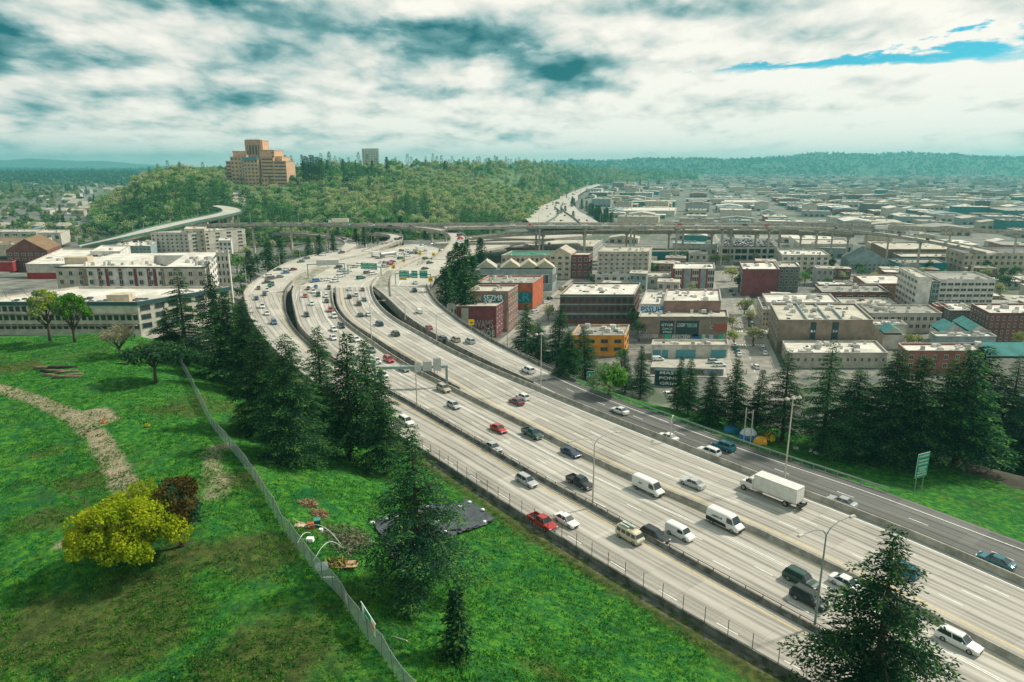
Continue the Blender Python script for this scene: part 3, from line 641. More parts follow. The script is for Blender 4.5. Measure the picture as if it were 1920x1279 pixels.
def ridge(name, d0, d1, tab, zb, mat, seed=1, n=220, rough=1.):
    r_ = np.random.default_rng(seed); xs = [a for a, _ in tab]; ys = [b for _, b in tab]; V = []; rows = 9
    PX = np.linspace(xs[0], xs[-1], n); ph = r_.random(12) * 6.28
    for k in range(rows):
        t = k / (rows - 1) * 1.25; d = d0 + (d1 - d0) * t
        for px in PX:
            ytop = np.interp(px, xs, ys); zt = 56 + d1 * (310 - ytop) / FP
            wob = sum(math.sin(px * .013 * (j + 1) + ph[j] + k * .9) / (j + 1) for j in range(6)) * .08
            s = math.sin(min(t, 1) * math.pi / 2) * (1 + wob * (t < .95) * rough) * (1 - .5 * max(0, t - 1) / .25)
            V.append(((px - CX) / FP * d * CS, d, zb + (zt - zb) * s))
    Q = [(k * n + i, k * n + i + 1, (k + 1) * n + i + 1, (k + 1) * n + i) for k in range(rows - 1) for i in range(n - 1)]
    struct(name, np_mesh(name, V, Q, mat, smooth_=True))
m_far = M('wooded_ridge', (.045, .10, .045), .95, .5, .012, rgb2=(.02, .05, .025)); 
ridge('far_hills', 5200, 6800, [(960, 307), (1050, 305), (1150, 303), (1250, 301), (1400, 298), (1480, 296), (1520, 292), (1560, 294), (1700, 292), (1800, 293), (1900, 295), (2050, 298), (2500, 300)], -18, m_far, 3)
ridge('far_hills', 2600, 4200, [(-500, 322), (0, 322), (80, 321), (150, 323), (220, 322), (300, 326), (420, 330), (560, 330)], -18, m_far, 5)
ridge('far_hills', 5600, 7600, [(-500, 317), (60, 318), (180, 319), (300, 318), (400, 317), (560, 316), (1000, 312)], -18, m_far, 6)
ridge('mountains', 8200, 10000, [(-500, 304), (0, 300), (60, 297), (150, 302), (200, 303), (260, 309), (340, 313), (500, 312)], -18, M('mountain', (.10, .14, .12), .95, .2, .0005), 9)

# ================================================================ VEGETATION
m_bark = M('bark', (.085, .065, .045), .95, .35, 3.); m_barkg = M('grey_bark', (.16, .14, .11), .95, .3, 3.)
cedar_a = leaf_mat('cedar_needles', (.009, .040, .026), (.026, .088, .036), .2); cedar_b = leaf_mat('cedar_tips', (.045, .14, .035), (.135, .27, .05), .3)  # tips brightened to put a sunlit look into their colour
def quads_from(c, d, w, n, L):
    """leaf quads: centres c, long axis d, normal-ish n, half width w, length L (all arrays)"""
    d = d / (np.linalg.norm(d, axis=1, keepdims=True) + 1e-9); s = np.cross(d, n); s /= np.linalg.norm(s, axis=1, keepdims=True) + 1e-9
    a = c - s * w[:, None] * .6; b = c + s * w[:, None] * .6; e = c + d * L[:, None]
    m = c + d * (L * .5)[:, None]; return np.stack([c, m + s * w[:, None], e, m - s * w[:, None]], 1).reshape(-1, 3)
def conifer_mesh(H, Rm, nb, seed, leaf=.5, dense=1., droop=.25, base=.12, power=.75, gap=.25):
    r = np.random.default_rng(seed); C_, D_, W_, N_, L_, MI = [], [], [], [], [], []
    br = MB(); lean = r.normal(0, .012, 2)
    for i in range(nb):
        h = base + (1 - base) * ((i + r.random()) / nb) ** .92; z = h * H; az = i * 2.399 + r.normal(0, .35)
        L = Rm * max(.03, (1 - h)) ** power * (r.uniform(.58, 1.15)) * (1 if r.random() > gap * .3 else .45) + .25
        L *= min(1., .62 + (h - base) * 3.2)
        up = .30 * (h - .35) + r.normal(0, .06); dv = np.array([math.cos(az), math.sin(az)])
        nS = max(3, int(L / (.42 / dense))); t = np.linspace(.12, 1, nS)
        bx = dv[0] * t * L; by = dv[1] * t * L; bz = z + L * (up * t - droop * t * t)
        if L > 1.2: br.tube([(lean[0] * z, lean[1] * z, z), (bx[nS // 2], by[nS // 2], bz[nS // 2]), (bx[-2], by[-2], bz[-2])], [.012 * L + .03, .006 * L + .02, .01], 3, cap=False)
        side = np.array([-dv[1], dv[0]])
        for sg in (-1, 1, 0):
            sl = (np.sin(np.clip(t * 1.05, 0, 1) * math.pi) ** .7 * .27 * L + .26) * r.uniform(.6, 1.35, nS) if sg else np.full(nS, .3)
            m = np.maximum(1, (sl / leaf * 1.6 * dense).astype(int)) if sg else np.full(nS, 2)
            for k in range(nS):
                q = (np.arange(m[k]) + r.random(m[k]) * .8) / m[k] * sl[k]; ang = sg * r.uniform(.75, 1.15)
                dd = dv * math.cos(ang) + side * math.sin(ang)
                cx = bx[k] + lean[0] * z + dd[0] * q + r.normal(0, .07, m[k]); cy = by[k] + lean[1] * z + dd[1] * q + r.normal(0, .07, m[k]); cz = bz[k] - .22 * q - .1 * q * q + r.normal(0, .06, m[k])
                C_.append(np.stack([cx, cy, cz], 1)); n_ = m[k]
                a2 = ang + r.normal(0, .6, n_); D_.append(np.stack([dv[0] * np.cos(a2) + side[0] * np.sin(a2), dv[1] * np.cos(a2) + side[1] * np.sin(a2), r.normal(-.35, .3, n_)], 1))
                N_.append(np.stack([r.normal(0, .5, n_), r.normal(0, .5, n_), np.ones(n_)], 1)); L_.append(leaf * r.uniform(.6, 1.3, n_)); W_.append(leaf * r.uniform(.13, .24, n_))
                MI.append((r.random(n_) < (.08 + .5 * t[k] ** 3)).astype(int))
    V = quads_from(np.concatenate(C_), np.concatenate(D_), np.concatenate(W_), np.concatenate(N_), np.concatenate(L_)); n = len(V) // 4
    crown = np_mesh('crown', V, np.arange(4 * n).reshape(n, 4), [cedar_a, cedar_b], np.concatenate(MI))
    tr = MB(); k = np.linspace(0, .97, 7); tr.tube([(lean[0] * H * a, lean[1] * H * a, H * a - .5) for a in k], [max(.04, H * .017 * (1 - a) ** .8) for a in k], 8)
    trunk = tr.mesh('trunk', m_bark, True); return crown, trunk, br.mesh('branches', m_bark)
def leafy_mesh(rx, rz, nbl, per, seed, leaf, mats, flat=1., hollow=.5, zc=0., blob=.38, skew=0.):
    r = np.random.default_rng(seed); C_ = []; MI = []; NN = []
    for i in range(nbl):
        u = r.normal(0, 1, 3); u /= np.linalg.norm(u); u[2] = abs(u[2]) * 1.1 - .35; rad = r.uniform(hollow, 1.) * (1 + .14 * math.sin(3 * math.atan2(u[1], u[0]) + seed))
        c = np.array([u[0] * rx * rad * (.8), u[1] * rx * rad * .8, u[2] * rz * rad * .8]); br = rx * blob * r.uniform(.6, 1.25)
        w = r.normal(0, 1, (per, 3)); w /= np.linalg.norm(w, axis=1, keepdims=True); w[:, 2] = w[:, 2] * .8 + .15
        p = c + w * (br * r.uniform(.55, 1., per) ** .6)[:, None] * np.array([1, 1, flat]); C_.append(p); NN.append(w)
        MI.append(np.full(per, r.integers(0, len(mats))) if r.random() < .7 else r.integers(0, len(mats), per))
    C_ = np.concatenate(C_); NN = np.concatenate(NN); n = len(C_); C_[:, 2] += zc
    D_ = r.normal(0, 1, (n, 3)); N_ = NN + r.normal(0, .55, (n, 3)); L_ = leaf * r.uniform(.6, 1.5, n); W_ = L_ * r.uniform(.3, .5, n)
    V = quads_from(C_, D_, W_, N_, L_); return np_mesh('crown', V, np.arange(4 * n).reshape(n, 4), mats, np.concatenate(MI))
def trunk_mesh(h, r0, seed, top, limbs=7, mat=None, spread=.6):
    r = np.random.default_rng(seed); mb = MB(); mb.tube([(0, 0, -.4), (r.normal(0, .05), 0, h * .5), (r.normal(0, .15), r.normal(0, .15), h), (0, 0, top)], [r0 * 1.25, r0, r0 * .8, r0 * .2], 7)
    for i in range(limbs):
        a = i * 2.4 + r.random(); z0 = h * r.uniform(.7, 1.2); L = (top - z0) * r.uniform(.7, 1.1); s = spread * r.uniform(.7, 1.2)
        p = [(0, 0, z0), (math.cos(a) * L * s * .5, math.sin(a) * L * s * .5, z0 + L * .4), (math.cos(a + .2) * L * s, math.sin(a + .2) * L * s, z0 + L * .85)]
        mb.tube(p, [r0 * .5, r0 * .3, r0 * .07], 5)
        for j in range(3):
            b = a + r.normal(0, .9); q = p[1] if j else p[2]; l2 = L * .4; mb.tube([q, (q[0] + math.cos(b) * l2 * .7, q[1] + math.sin(b) * l2 * .7, q[2] + l2 * .5)], [r0 * .2, r0 * .04], 4, cap=False)
    return mb.mesh('trunk', mat or m_bark, True)

m_yg = leaf_mat('spring_yellow_leaves', (.16, .24, .010), (.38, .48, .02), .4); m_yg2 = leaf_mat('gold_leaves', (.24, .28, .012), (.48, .52, .025), .4)
m_gr = leaf_mat('bright_green_leaves', (.045, .16, .015), (.13, .34, .03), .35); m_brz = leaf_mat('bronze_leaves', (.06, .05, .015), (.14, .10, .025), .25)
m_ol = leaf_mat('olive_leaves', (.22, .29, .11), (.42, .48, .21), .35); m_ol2 = leaf_mat('soft_green_leaves', (.12, .22, .085), (.28, .38, .16), .35); m_dk = leaf_mat('deep_green_leaves', (.02, .065, .035), (.055, .12, .05), .25)
m_bare = leaf_mat('budding_twigs', (.26, .25, .15), (.44, .41, .26), .35); m_yel2 = leaf_mat('pale_yellow_leaves', (.24, .24, .05), (.42, .38, .10), .35); m_pink = leaf_mat('blossom', (.30, .16, .15), (.5, .33, .28), .3)

# prototypes of big conifers
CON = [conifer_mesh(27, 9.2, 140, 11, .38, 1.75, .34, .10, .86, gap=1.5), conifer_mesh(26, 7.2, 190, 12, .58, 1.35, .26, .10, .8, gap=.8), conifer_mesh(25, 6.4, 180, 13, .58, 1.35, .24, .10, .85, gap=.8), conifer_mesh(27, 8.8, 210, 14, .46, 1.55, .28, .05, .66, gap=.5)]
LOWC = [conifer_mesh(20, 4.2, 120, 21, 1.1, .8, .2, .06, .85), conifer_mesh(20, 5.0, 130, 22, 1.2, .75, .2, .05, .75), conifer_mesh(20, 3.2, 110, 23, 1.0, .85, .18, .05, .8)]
print('conifer polys', [len(c[0].polygons) for c in CON + LOWC])
def make_conifer(k, label, low=False, group=None, nm='conifer_tree'):
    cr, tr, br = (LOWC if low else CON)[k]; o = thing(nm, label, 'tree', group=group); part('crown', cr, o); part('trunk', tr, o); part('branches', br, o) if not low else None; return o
def place_tree(base, topy, label, k, low=False, rz=None, wide=1., zb=None, xy=None, name='conifer_tree', group=None):
    """base=(px,py) of the foot on the terrain, topy = pixel row of the top"""
    if xy is None: xy, z0 = gh(*base)
    else: z0 = zb
    if zb is not None: z0 = zb; xy = g(base[0], base[1], zb)
    zt = z_at(xy[1], topy); H = (20 if low else (27, 26, 25, 27)[k]); s = (zt - z0) / H
    o = make_conifer(k, label, low, group, name); o.location = (xy[0], xy[1], z0 - .1); o.rotation_euler = (0, 0, rz if rz is not None else random.uniform(0, 6.28)); o.scale = (s * wide, s * wide, s); return o
NEAR_CON = [((790, 1122), 795, 'tall ragged cedar with sweeping branches standing alone on the grass beside the black sheeting', 0, 1.36), ((1628, 1395), 994, 'huge dark cedar rising from the bottom edge in front of the lowest street lamp', 0, 1.5),
    ((722, 892), 690, 'dark cedar with a bare lower trunk just left of the near sign gantry', 1, 1.05), ((655, 860), 622, 'slim cedar whose tip pokes over the nearest lanes left of the grey sign gantry', 2, 1.25),
    ((555, 868), 628, 'broad bushy cedar with sunlit tips in the middle of the cluster beside the fence', 3, 1.2), ((500, 820), 612, 'dense broad cedar at the left of the cluster beside the wire fence', 3, 1.15),
    ((607, 800), 612, 'slender dark cedar behind the cluster beside the leftmost lanes', 1, 1.1), ((440, 722), 545, 'wide layered cedar just right of the top end of the fence', 1, 1.5),
    ((352, 684), 502, 'tall pointed cedar in front of the white apartment block', 0, 1.35), ((414, 690), 512, 'pointed cedar between the white apartment block and the highway', 1, 1.3), ((470, 745), 560, 'leafy cedar filling the gap between the two cedar groups', 3, 1.0), ((318, 672), 575, 'short cedar left of the top end of the fence', 2, 1.3), ((690, 822), 640, 'dark cedar crowded behind the one left of the near gantry', 2, 1.5)]
RIGHT_CON = [((985, 672), 567, 'leftmost dark cedar of the row under the parapet beside the street', 1, 1.1), ((1044, 694), 572, 'second dark cedar of the row left of the orange house', 2, 1.15), ((1008, 690), 605, 'stout dark cedar below the leftmost of the row', 3, 1.2), ((1098, 712), 612, 'dark cedar standing in front of the orange house', 2, 1.35), ((1066, 706), 618, 'small dark cedar left of the green road sign', 3, 1.1),
    ((1172, 738), 655, 'narrow cedar just right of the orange house', 2, 1.1), ((1200, 748), 648, 'narrow dark cedar beside the garage forecourt', 1, .95), ((1270, 768), 668, 'thin cedar in front of the graffiti fence', 2, 1.), ((1290, 780), 672, 'scraggy cedar leaning over the graffiti fence', 1, 1.0), ((1330, 797), 695, 'short cedar between the car park and the ramp', 3, 1.0),
    ((1374, 806), 672, 'cedar directly right of the car park fence', 1, 1.1), ((1414, 812), 692, 'thin cedar left of the street lamp with two heads', 2, 1.0), ((1466, 828), 655, 'tall dark cedar right behind the tall street lamp', 0, 1.05), ((1541, 850), 638, 'tall cedar left of the long white-roofed building corner', 0, 1.0), ((1594, 855), 690, 'lower cedar between two tall ones behind the yellow tent', 3, 1.1),
    ((1655, 862), 655, 'tall wide cedar behind the green exit sign', 3, .95), ((1700, 872), 668, 'cedar crowded right behind the green exit sign', 1, 1.3), ((1750, 868), 672, 'dark cedar right of the green exit sign', 0, 1.05), ((1790, 872), 655, 'tall dark cedar in front of the low brick building', 1, 1.3), ((1832, 866), 652, 'pointed cedar left of the teal gabled roof', 2, 1.4), ((1880, 872), 668, 'dark cedar in front of the teal gabled roof', 0, 1.1), ((1925, 880), 700, 'dark cedar cut by the right edge of the photo', 3, 1.1)]
for (b, ty, lab, k, wd) in NEAR_CON: place_tree(b, ty, lab, k, wide=wd)
for (b, ty, lab, k, wd) in RIGHT_CON: place_tree(b, ty, lab, k, wide=wd * (1.28 if b[0] > 1430 else 1.12))
for (b, ty, lab, k, wd) in [((862, 562), 455, 'widest dark conifer of the clump above the brown brick building', 1, 1.5), ((836, 578), 500, 'lower left conifer of the clump above the brown brick building', 1, 1.4), ((888, 558), 478, 'rear right conifer of the clump above the brown brick building', 0, 1.4), ((900, 506), 446, 'conifer behind the clump beside the ramp loop', 1, 1.3), ((846, 545), 470, 'pointed conifer on the left flank of the dark clump', 0, 1.3), ((876, 500), 448, 'slim conifer at the top of the dark clump', 0, 1.3), ((868, 585), 505, 'front conifer of the dark clump by the curving parapet', 1, 1.5),
        ((529, 505), 445, 'lone conifer left of the curving highway ramps', 0, 1.2), ((600, 480), 440, 'left conifer inside the curved ramp', 1, 1.4), ((580, 482), 444, 'bushy conifer beside the far left lanes', 1, 1.3), ((625, 474), 438, 'right conifer inside the curved ramp', 1, 1.2), ((505, 510), 452, 'conifer crowding the highway edge below the lone one', 1, 1.4), ((472, 520), 470, 'low conifer left of the far left lanes', 1, 1.5),
        ((668, 458), 428, 'left conifer inside the hooked ramp', 1, 1.4), ((684, 460), 426, 'middle conifer inside the hooked ramp', 0, 1.4), ((700, 456), 430, 'right conifer inside the hooked ramp', 1, 1.4), ((715, 452), 427, 'tallest conifer inside the hooked ramp', 0, 1.3), ((797, 447), 420, 'left dark conifer under the curved flyover', 1, 1.3), ((812, 447), 424, 'right dark conifer under the curved flyover', 1, 1.3), ((828, 444), 424, 'small conifer tucked under the curved flyover', 1, 1.2), ((755, 462), 450, 'tiny round conifer by the hooked ramp', 1, 1.5)]:
    place_tree(b, ty, lab, k, low=True, wide=wd, zb=(-8 if b[0] > 760 or b[1] > 500 else -1))
def place_leafy(base, topy, crown_me, h_me, label, trunk_me, ht, name='tree', wide=1., zb=None, group=None, cat='tree'):
    if zb is None: xy, z0 = gh(*base)
    else: xy = g(*base, zb); z0 = zb
    s = (z_at(xy[1], topy) - z0) / ht; o = thing(name, label, cat, (xy[0], xy[1], z0), random.uniform(0, 6), group, (s * wide, s * wide, s)); part('crown', crown_me, o)
    if trunk_me: part('trunk', trunk_me, o)
    return o
yc = leafy_mesh(5.4, 3.7, 120, 400, 4, .19, [m_yg, m_yg2, m_yg], 1., .55, 3.2, .17); yt = trunk_mesh(1.8, .28, 3, 6.2, 8, spread=.9)
place_leafy((262, 1062), 884, yc, 8, 'round spring tree with yellow-green leaves on the left lawn', yt, 8., 'maple_tree', .98)
bc = leafy_mesh(2.9, 3.6, 46, 260, 9, .26, [m_brz, m_brz, m_dk], 1., .45, 4.2, .26); place_leafy((342, 1030), 876, bc, 8, 'smaller bronze-brown tree tucked behind the yellow-green one', trunk_mesh(2., .2, 5, 6, 5), 8., 'maple_tree', 1.0)
gc = leafy_mesh(3.8, 4.6, 70, 240, 15, .34, [m_gr, m_gr, m_ol2], 1., .5, 7.2, .24); place_leafy((141, 643), 534, gc, 12, 'bright green leafy tree on the crest of the lawn', trunk_mesh(3.2, .3, 7, 9, 7), 12, 'leafy_tree', .95)
gy = leafy_mesh(3.7, 4.4, 50, 170, 16, .34, [m_yg, m_ol, m_ol2], 1., .5, 7.6, .24); place_leafy((94, 641), 530, gy, 12, 'thin-leaved yellowish tree left of the bright green one on the crest', trunk_mesh(4, .28, 8, 10.5, 9, spread=.7), 12, 'leafy_tree', .95)
bt = leafy_mesh(4.2, 2.8, 34, 60, 17, .3, [m_bare, m_bare], 1., .5, 4.6, .25); place_leafy((226, 668), 604, bt, 7.4, 'small brown budding tree on the lawn in front of the long apartment block', trunk_mesh(1.8, .22, 9, 6.8, 13, m_barkg, .8), 7.4, 'budding_tree', 1.)
dt = leafy_mesh(4.9, 1.9, 40, 210, 18, .36, [m_dk, cedar_b, m_dk], .6, .4, 4.6, .26); place_leafy((293, 720), 640, dt, 6.6, 'low spreading dark tree with a bare trunk left of the fence', trunk_mesh(2.8, .22, 10, 5.8, 9, spread=.9), 6.6, 'spreading_tree', 1.05)
sh = leafy_mesh(2.4, 1.9, 26, 120, 19, .3, [m_yel2, m_yg], 1., .4, 1.6, .3); place_leafy((283, 628), 590, sh, 4, 'round yellow shrub at the corner of the long apartment block', None, 3.6, 'shrub', 1.1, cat='shrub')
place_leafy((272, 668), 640, leafy_mesh(2.4, 1.6, 20, 60, 29, .3, [m_bare, m_yel2], 1., .4, 1.2, .3), 3, 'pale budding shrub between the spreading tree and the yellow shrub', None, 3., 'shrub', 1.1, cat='shrub')
place_tree((858, 1240), 1098, 'thin grey-green young cedar right of the lone ragged one', 2, low=True, wide=1.5)
ev = leafy_mesh(3., 2.4, 26, 140, 26, .34, [m_gr, m_ol2], 1., .4, 2.4, .3); place_leafy((1142, 742), 672, ev, 5, 'light green bushy tree beside the green road sign', trunk_mesh(1.5, .2, 13, 4, 5), 5, 'leafy_tree', .9)

# ================================================================ VEHICLES
m_glass = M('car_glass', (.02, .035, .04), .08, 0, spec=.8); m_tyre = M('tyre', (.02, .02, .02), .9, 0); m_rim = M('rim', (.4, .4, .4), .35, 0, metal=.8)
m_lampf = M('headlight', (.75, .75, .72), .1, 0, spec=.8); m_lampr = M('tail_light', (.35, .02, .02), .2, 0); m_black = M('black_plastic', (.018, .02, .022), .6, 0)
PAINT = {'white': (.72, .72, .69), 'silver': (.42, .44, .44), 'grey': (.16, .17, .17), 'black': (.015, .018, .02), 'red': (.45, .025, .02), 'dark red': (.16, .02, .02), 'navy': (.015, .035, .09), 'blue': (.04, .14, .30),
         'dark green': (.015, .06, .04), 'green': (.03, .16, .10), 'teal': (.01, .12, .15), 'cream': (.62, .56, .38), 'brown': (.14, .085, .05), 'beige': (.42, .37, .27), 'orange': (.6, .2, .03), 'yellow': (.7, .5, .04)}
def paint(c): return M('paint_' + c.replace(' ', '_'), PAINT[c], .28, 0, spec=.5, coat=.6, metal=.0)
KIND = {  # L, W, H, belt, hood, (cowl x, roof front x, roof rear x, rear glass bottom x), deck height, wheel r
    'sedan': (4.75, 1.84, 1.45, .93, .80, (1.05, .35, -1.0, -1.75), .98, .33), 'hatchback': (4.3, 1.78, 1.5, .95, .82, (1.0, .35, -1.55, -2.0), .95, .32),
    'estate car': (4.8, 1.84, 1.58, .98, .86, (1.1, .45, -1.95, -2.3), .98, .34), 'SUV': (4.85, 1.94, 1.78, 1.12, 1.0, (1.1, .55, -2.0, -2.3), 1.12, .38),
    'pickup truck': (5.6, 1.98, 1.85, 1.18, 1.08, (1.35, .85, -.55, -.85), 1.12, .40), 'minivan': (5.0, 1.95, 1.75, 1.05, .95, (1.6, .8, -2.1, -2.4), 1.05, .34)}
def car_rings(kind):
    L, W, H, belt, hood, (cx, rf, rr, rg), deck, wr = KIND[kind]; h = L / 2; w = W / 2; zb = wr * .62
    st = [(h, .70, zb + .1, hood * .74), (h - .12, .86, zb, hood * .86), (h - .5, .96, zb, hood * .97), (cx + .1, 1., zb, hood * 1.03), (cx - .2, 1., zb, belt), (rg + .2, 1., zb, belt + .02), (rg - .1, .99, zb, deck), (-h + .25, .96, zb, deck * .99), (-h + .05, .90, zb + .03, deck * .93), (-h, .82, zb + .12, deck * .82)]
    return [[(x, -w * k * .94, z0), (x, -w * k, z0 + .16), (x, -w * k, z1 - .16), (x, -w * k * .93, z1 - .03), (x, -w * k * .55, z1 + .02), (x, w * k * .55, z1 + .02), (x, w * k * .93, z1 - .03), (x, w * k, z1 - .16), (x, w * k, z0 + .16), (x, w * k * .94, z0)] for x, k, z0, z1 in st]
def cabin(mbg, mbb, kind, glass=0, body=0):
    L, W, H, belt, hood, (cx, rf, rr, rg), deck, wr = KIND[kind]; w = W / 2
    lo = [(cx, .80), (cx - .35, .92), (rg + .35, .92), (rg, .80)]; up = [(rf, .66), (rf - .3, .72), (rr + .3, .72), (rr, .66)]
    def ring(tab, z): return [(x, -w * k, z) for x, k in tab] + [(x, w * k, z) for x, k in tab[::-1]]
    zt = H - .06; A = ring(lo, belt - .02); B = ring(up, zt); mbg.loft([A, B], glass, cap=False)
    T = [(p[0] * .97, p[1] * .93, H) for p in B]; B2 = [(p[0] + .02 * np.sign(p[0]), p[1] * 1.02, zt - .03) for p in B]; mbb.loft([B2, B, T], body, cap=True)
    for i in (0, 3, 4, 7): mbb.tube([A[i], B[i]], .055, 4, body)
    for s in (-1, 1):
        for f in (.46,):
            xa = cx - .35 + (rg - cx + .7) * f; xb = rf - .3 + (rr - rf + .6) * f
            mbb.tube([(xa, s * w * .925, belt), (xb, s * w * .725, zt)], .05, 4, body)
def wheel_mesh(r): 
    mb = MB(); mb.tube([(0, -.11, 0), (0, .11, 0)], r, 14, 0); mb.tube([(0, -.12, 0), (0, .12, 0)], r * .62, 10, 1); return mb.mesh('wheel', [m_tyre, m_rim])
WHEEL = {}
CARM = {}
def car_parts(kind, col):
    key = (kind, col)
    if key in CARM: return CARM[key]
    pm = paint(col); P = []
    if kind in KIND:
        L, W, H, belt, hood, (cx, rf, rr, rg), deck, wr = KIND[kind]; body = MB(); gl = MB()
        if kind == 'pickup truck':
            R_ = car_rings(kind); body.loft(R_[:6]); h = L / 2; w = W / 2
            body.box((-1.85, 0, .62), (1.9, W * .96, .5)); xb = -1.85
            for s in (-1, 1): body.box((xb, s * (w - .08), .98), (1.9, .14, .32))
            body.box((-h + .08, 0, .98), (.1, W * .94, .34)); bed = MB(); bed.box((xb, 0, .875), (1.7, W * .86, .02)); P.append(('truck_bed', bed.mesh('truck_bed', m_black), None))
            bp = MB(); bp.box((h - .02, 0, .5), (.14, W * .9, .26)); P.append(('bumper', bp.mesh('bumper', m_steel), None))
        else: body.loft(car_rings(kind))
        cabin(gl, body, kind)
        if kind in ('SUV', 'estate car'):
            for s in (-1, 1): body.tube([(rf - .2, s * W * .33, H + .05), (rr + .2, s * W * .33, H + .05)], .03, 4)
        for s in (-1, 1): body.box((cx - .45, s * (W / 2 + .08), belt + .08), (.14, .18, .13))
        P = [('body', body.mesh('body', pm, False), None), ('window', gl.mesh('window', m_glass), None)] + P
        hl = MB().box((L / 2 - .12, 0, hood * .74), (.2, .42, .16)).mesh('headlight', m_lampf); tl = MB().box((-L / 2 + .1, 0, deck * .8), (.12, .34, .18)).mesh('tail_light', m_lampr)
        for s in (-1, 1): P.append(('headlight', hl, (0, s * W * .33, 0))); P.append(('tail_light', tl, (0, s * W * .36, 0)))
        gr = MB().box((L / 2 - .02, 0, hood * .55), (.08, W * .5, .22)).mesh('grille', m_black); P.append(('grille', gr, None))
        wx = L * .30
    else:
        wr = .36; body = MB(); gl = MB(); two = 'two-tone' in kind
        if 'large van' in kind: L, W, H = 5.98, 2.06, 2.52; prof = [(-L / 2, .45, 2.3), (-L / 2 + .1, .35, H), (.9, .35, H), (1.55, .35, H - .12), (2.25, .35, 1.35), (2.75, .38, 1.12), (L / 2, .45, .85)]
        elif 'small van' in kind: L, W, H = 4.7, 1.84, 1.85; prof = [(-L / 2, .42, 1.65), (-L / 2 + .1, .32, H), (.4, .32, H), (.8, .32, H - .08), (1.35, .32, 1.12), (2.1, .35, .92), (L / 2, .42, .7)]
        elif kind == 'camper van': L, W, H = 4.6, 1.86, 2.0; prof = [(-L / 2, .45, 1.55), (-L / 2 + .12, .35, 1.95), (-1.9, .35, H), (1.2, .35, H), (1.55, .35, H - .12), (2.05, .35, 1.2), (2.25, .42, .95)]
        w = W / 2; rings = []
        for x, z0, z1 in prof:
            nar = .95 if abs(x) > L / 2 - .15 else 1.; tw = .86 if z1 > 1.3 else .9
            rings.append([(x, -w * nar * .95, z0), (x, -w * nar, z0 + .15), (x, -w * nar, min(z1 - .1, max(z0 + .3, z1 * .55))), (x, -w * tw, z1 - .1), (x, -w * tw * .75, z1), (x, w * tw * .75, z1), (x, w * tw, z1 - .1), (x, w * nar, min(z1 - .1, max(z0 + .3, z1 * .55))), (x, w * nar, z0 + .15), (x, w * nar * .95, z0)])
        body.loft(rings)
        def pane(pts): gl.add(pts, [tuple(range(len(pts)))])
        if kind == 'camper van':
            pane([(1.60, -.72, 1.80), (2.07, -.80, 1.22), (2.07, .80, 1.22), (1.60, .72, 1.80)])
            for s in (-1, 1):
                for xa, xb in ((.95, 1.6), (-.05, .8), (-1.05, -.2), (-2.0, -1.2)): gl.add([(xa, s * .925, 1.15), (xb + (.18 if xb > 1.5 else 0), s * .925, 1.15), (xb, s * .855, 1.72), (xa, s * .855, 1.72)], [(0, 1, 2, 3) if s < 0 else (3, 2, 1, 0)])
            rk = MB()
            for s in (-.62, -.2, .2, .62): rk.tube([(-2.0, s, 2.14), (.9, s, 2.14)], .03, 4)
            for xx in (-1.9, -1.1, -.3, .5): rk.tube([(xx, -.72, 2.1), (xx, .72, 2.1)], .03, 4)
            rk.box((-.7, .35, 2.22), (2.4, .35, .14)); rk.box((-.9, -.35, 2.2), (1.8, .28, .12)); P.append(('roof_rack', rk.mesh('roof_rack', M('pale_rack', (.5, .5, .45), .6, .3, 2.)), None))
            rk = MB(); rk.box((-.3, .05, 2.2), (1.9, .22, .1)); P.append(('surfboard', rk.mesh('surfboard', M('paint_green', PAINT['green'], .3, 0)), None))
            bp = MB(); bp.box((2.27, 0, .62), (.1, 1.7, .16)); P.append(('bumper', bp.mesh('bumper', m_steel), None))
        else:
            i = 3; a, b = prof[3], prof[4]; 
            def lerp(t, dz=.015): return (a[0] + (b[0] - a[0]) * t, a[2] + (b[2] - a[2]) * t + dz)
            (xa, za), (xb, zb_) = lerp(.08), lerp(.97); wt = w * .80; pane([(xa + .03, -wt * .86, za), (xb + .04, -w * .86, zb_), (xb + .04, w * .86, zb_), (xa + .03, wt * .86, za)])
            for s in (-1, 1):
                zt = H * .86; zl = prof[4][2] - .02; x0 = a[0] - .75; pts = [(x0, s * (w + .006), zl), (b[0] - .25, s * (w + .004), zl), (a[0] + .12, s * (w * .90), zt - .02), (x0, s * (w * .92), zt)]
                gl.add(pts, [(0, 1, 2, 3) if s < 0 else (3, 2, 1, 0)])
        if two:
            lw = MB(); 
            for s in (-1, 1): lw.add([(-L / 2 + .05, s * (w + .012), .5), (.9, s * (w + .012), .5), (.7, s * (w + .012), 1.02), (-L / 2 + .05, s * (w + .012), 1.2)], [(0, 1, 2, 3) if s < 0 else (3, 2, 1, 0)])
            lw.box((L / 2 + .0, 0, .55), (.08, W * .8, .3)); P.append(('lower_trim', lw.mesh('lower_trim', m_black), None))
        elif 'large van' in kind:
            lw = MB(); 
            for s in (-1, 1): lw.box((-.2, s * (w + .012), .55), (4.9, .03, .16))
            lw.box((L / 2, 0, .55), (.08, W * .8, .3)); P.append(('lower_trim', lw.mesh('lower_trim', m_black), None))
        P = [('body', body.mesh('body', pm), None), ('window', gl.mesh('window', m_glass), None)] + P
        zl = prof[-1][2] * .88; hl = MB().box((L / 2 - .1, 0, zl), (.2, .3, .2)).mesh('headlight', m_lampf); tl = MB().box((-L / 2 + .02, 0, 1.), (.06, .16, .5)).mesh('tail_light', m_lampr)
        for s in (-1, 1): P.append(('headlight', hl, (0, s * W * .37, 0))); P.append(('tail_light', tl, (0, s * W * .42, 0)))
        wx = L * .31
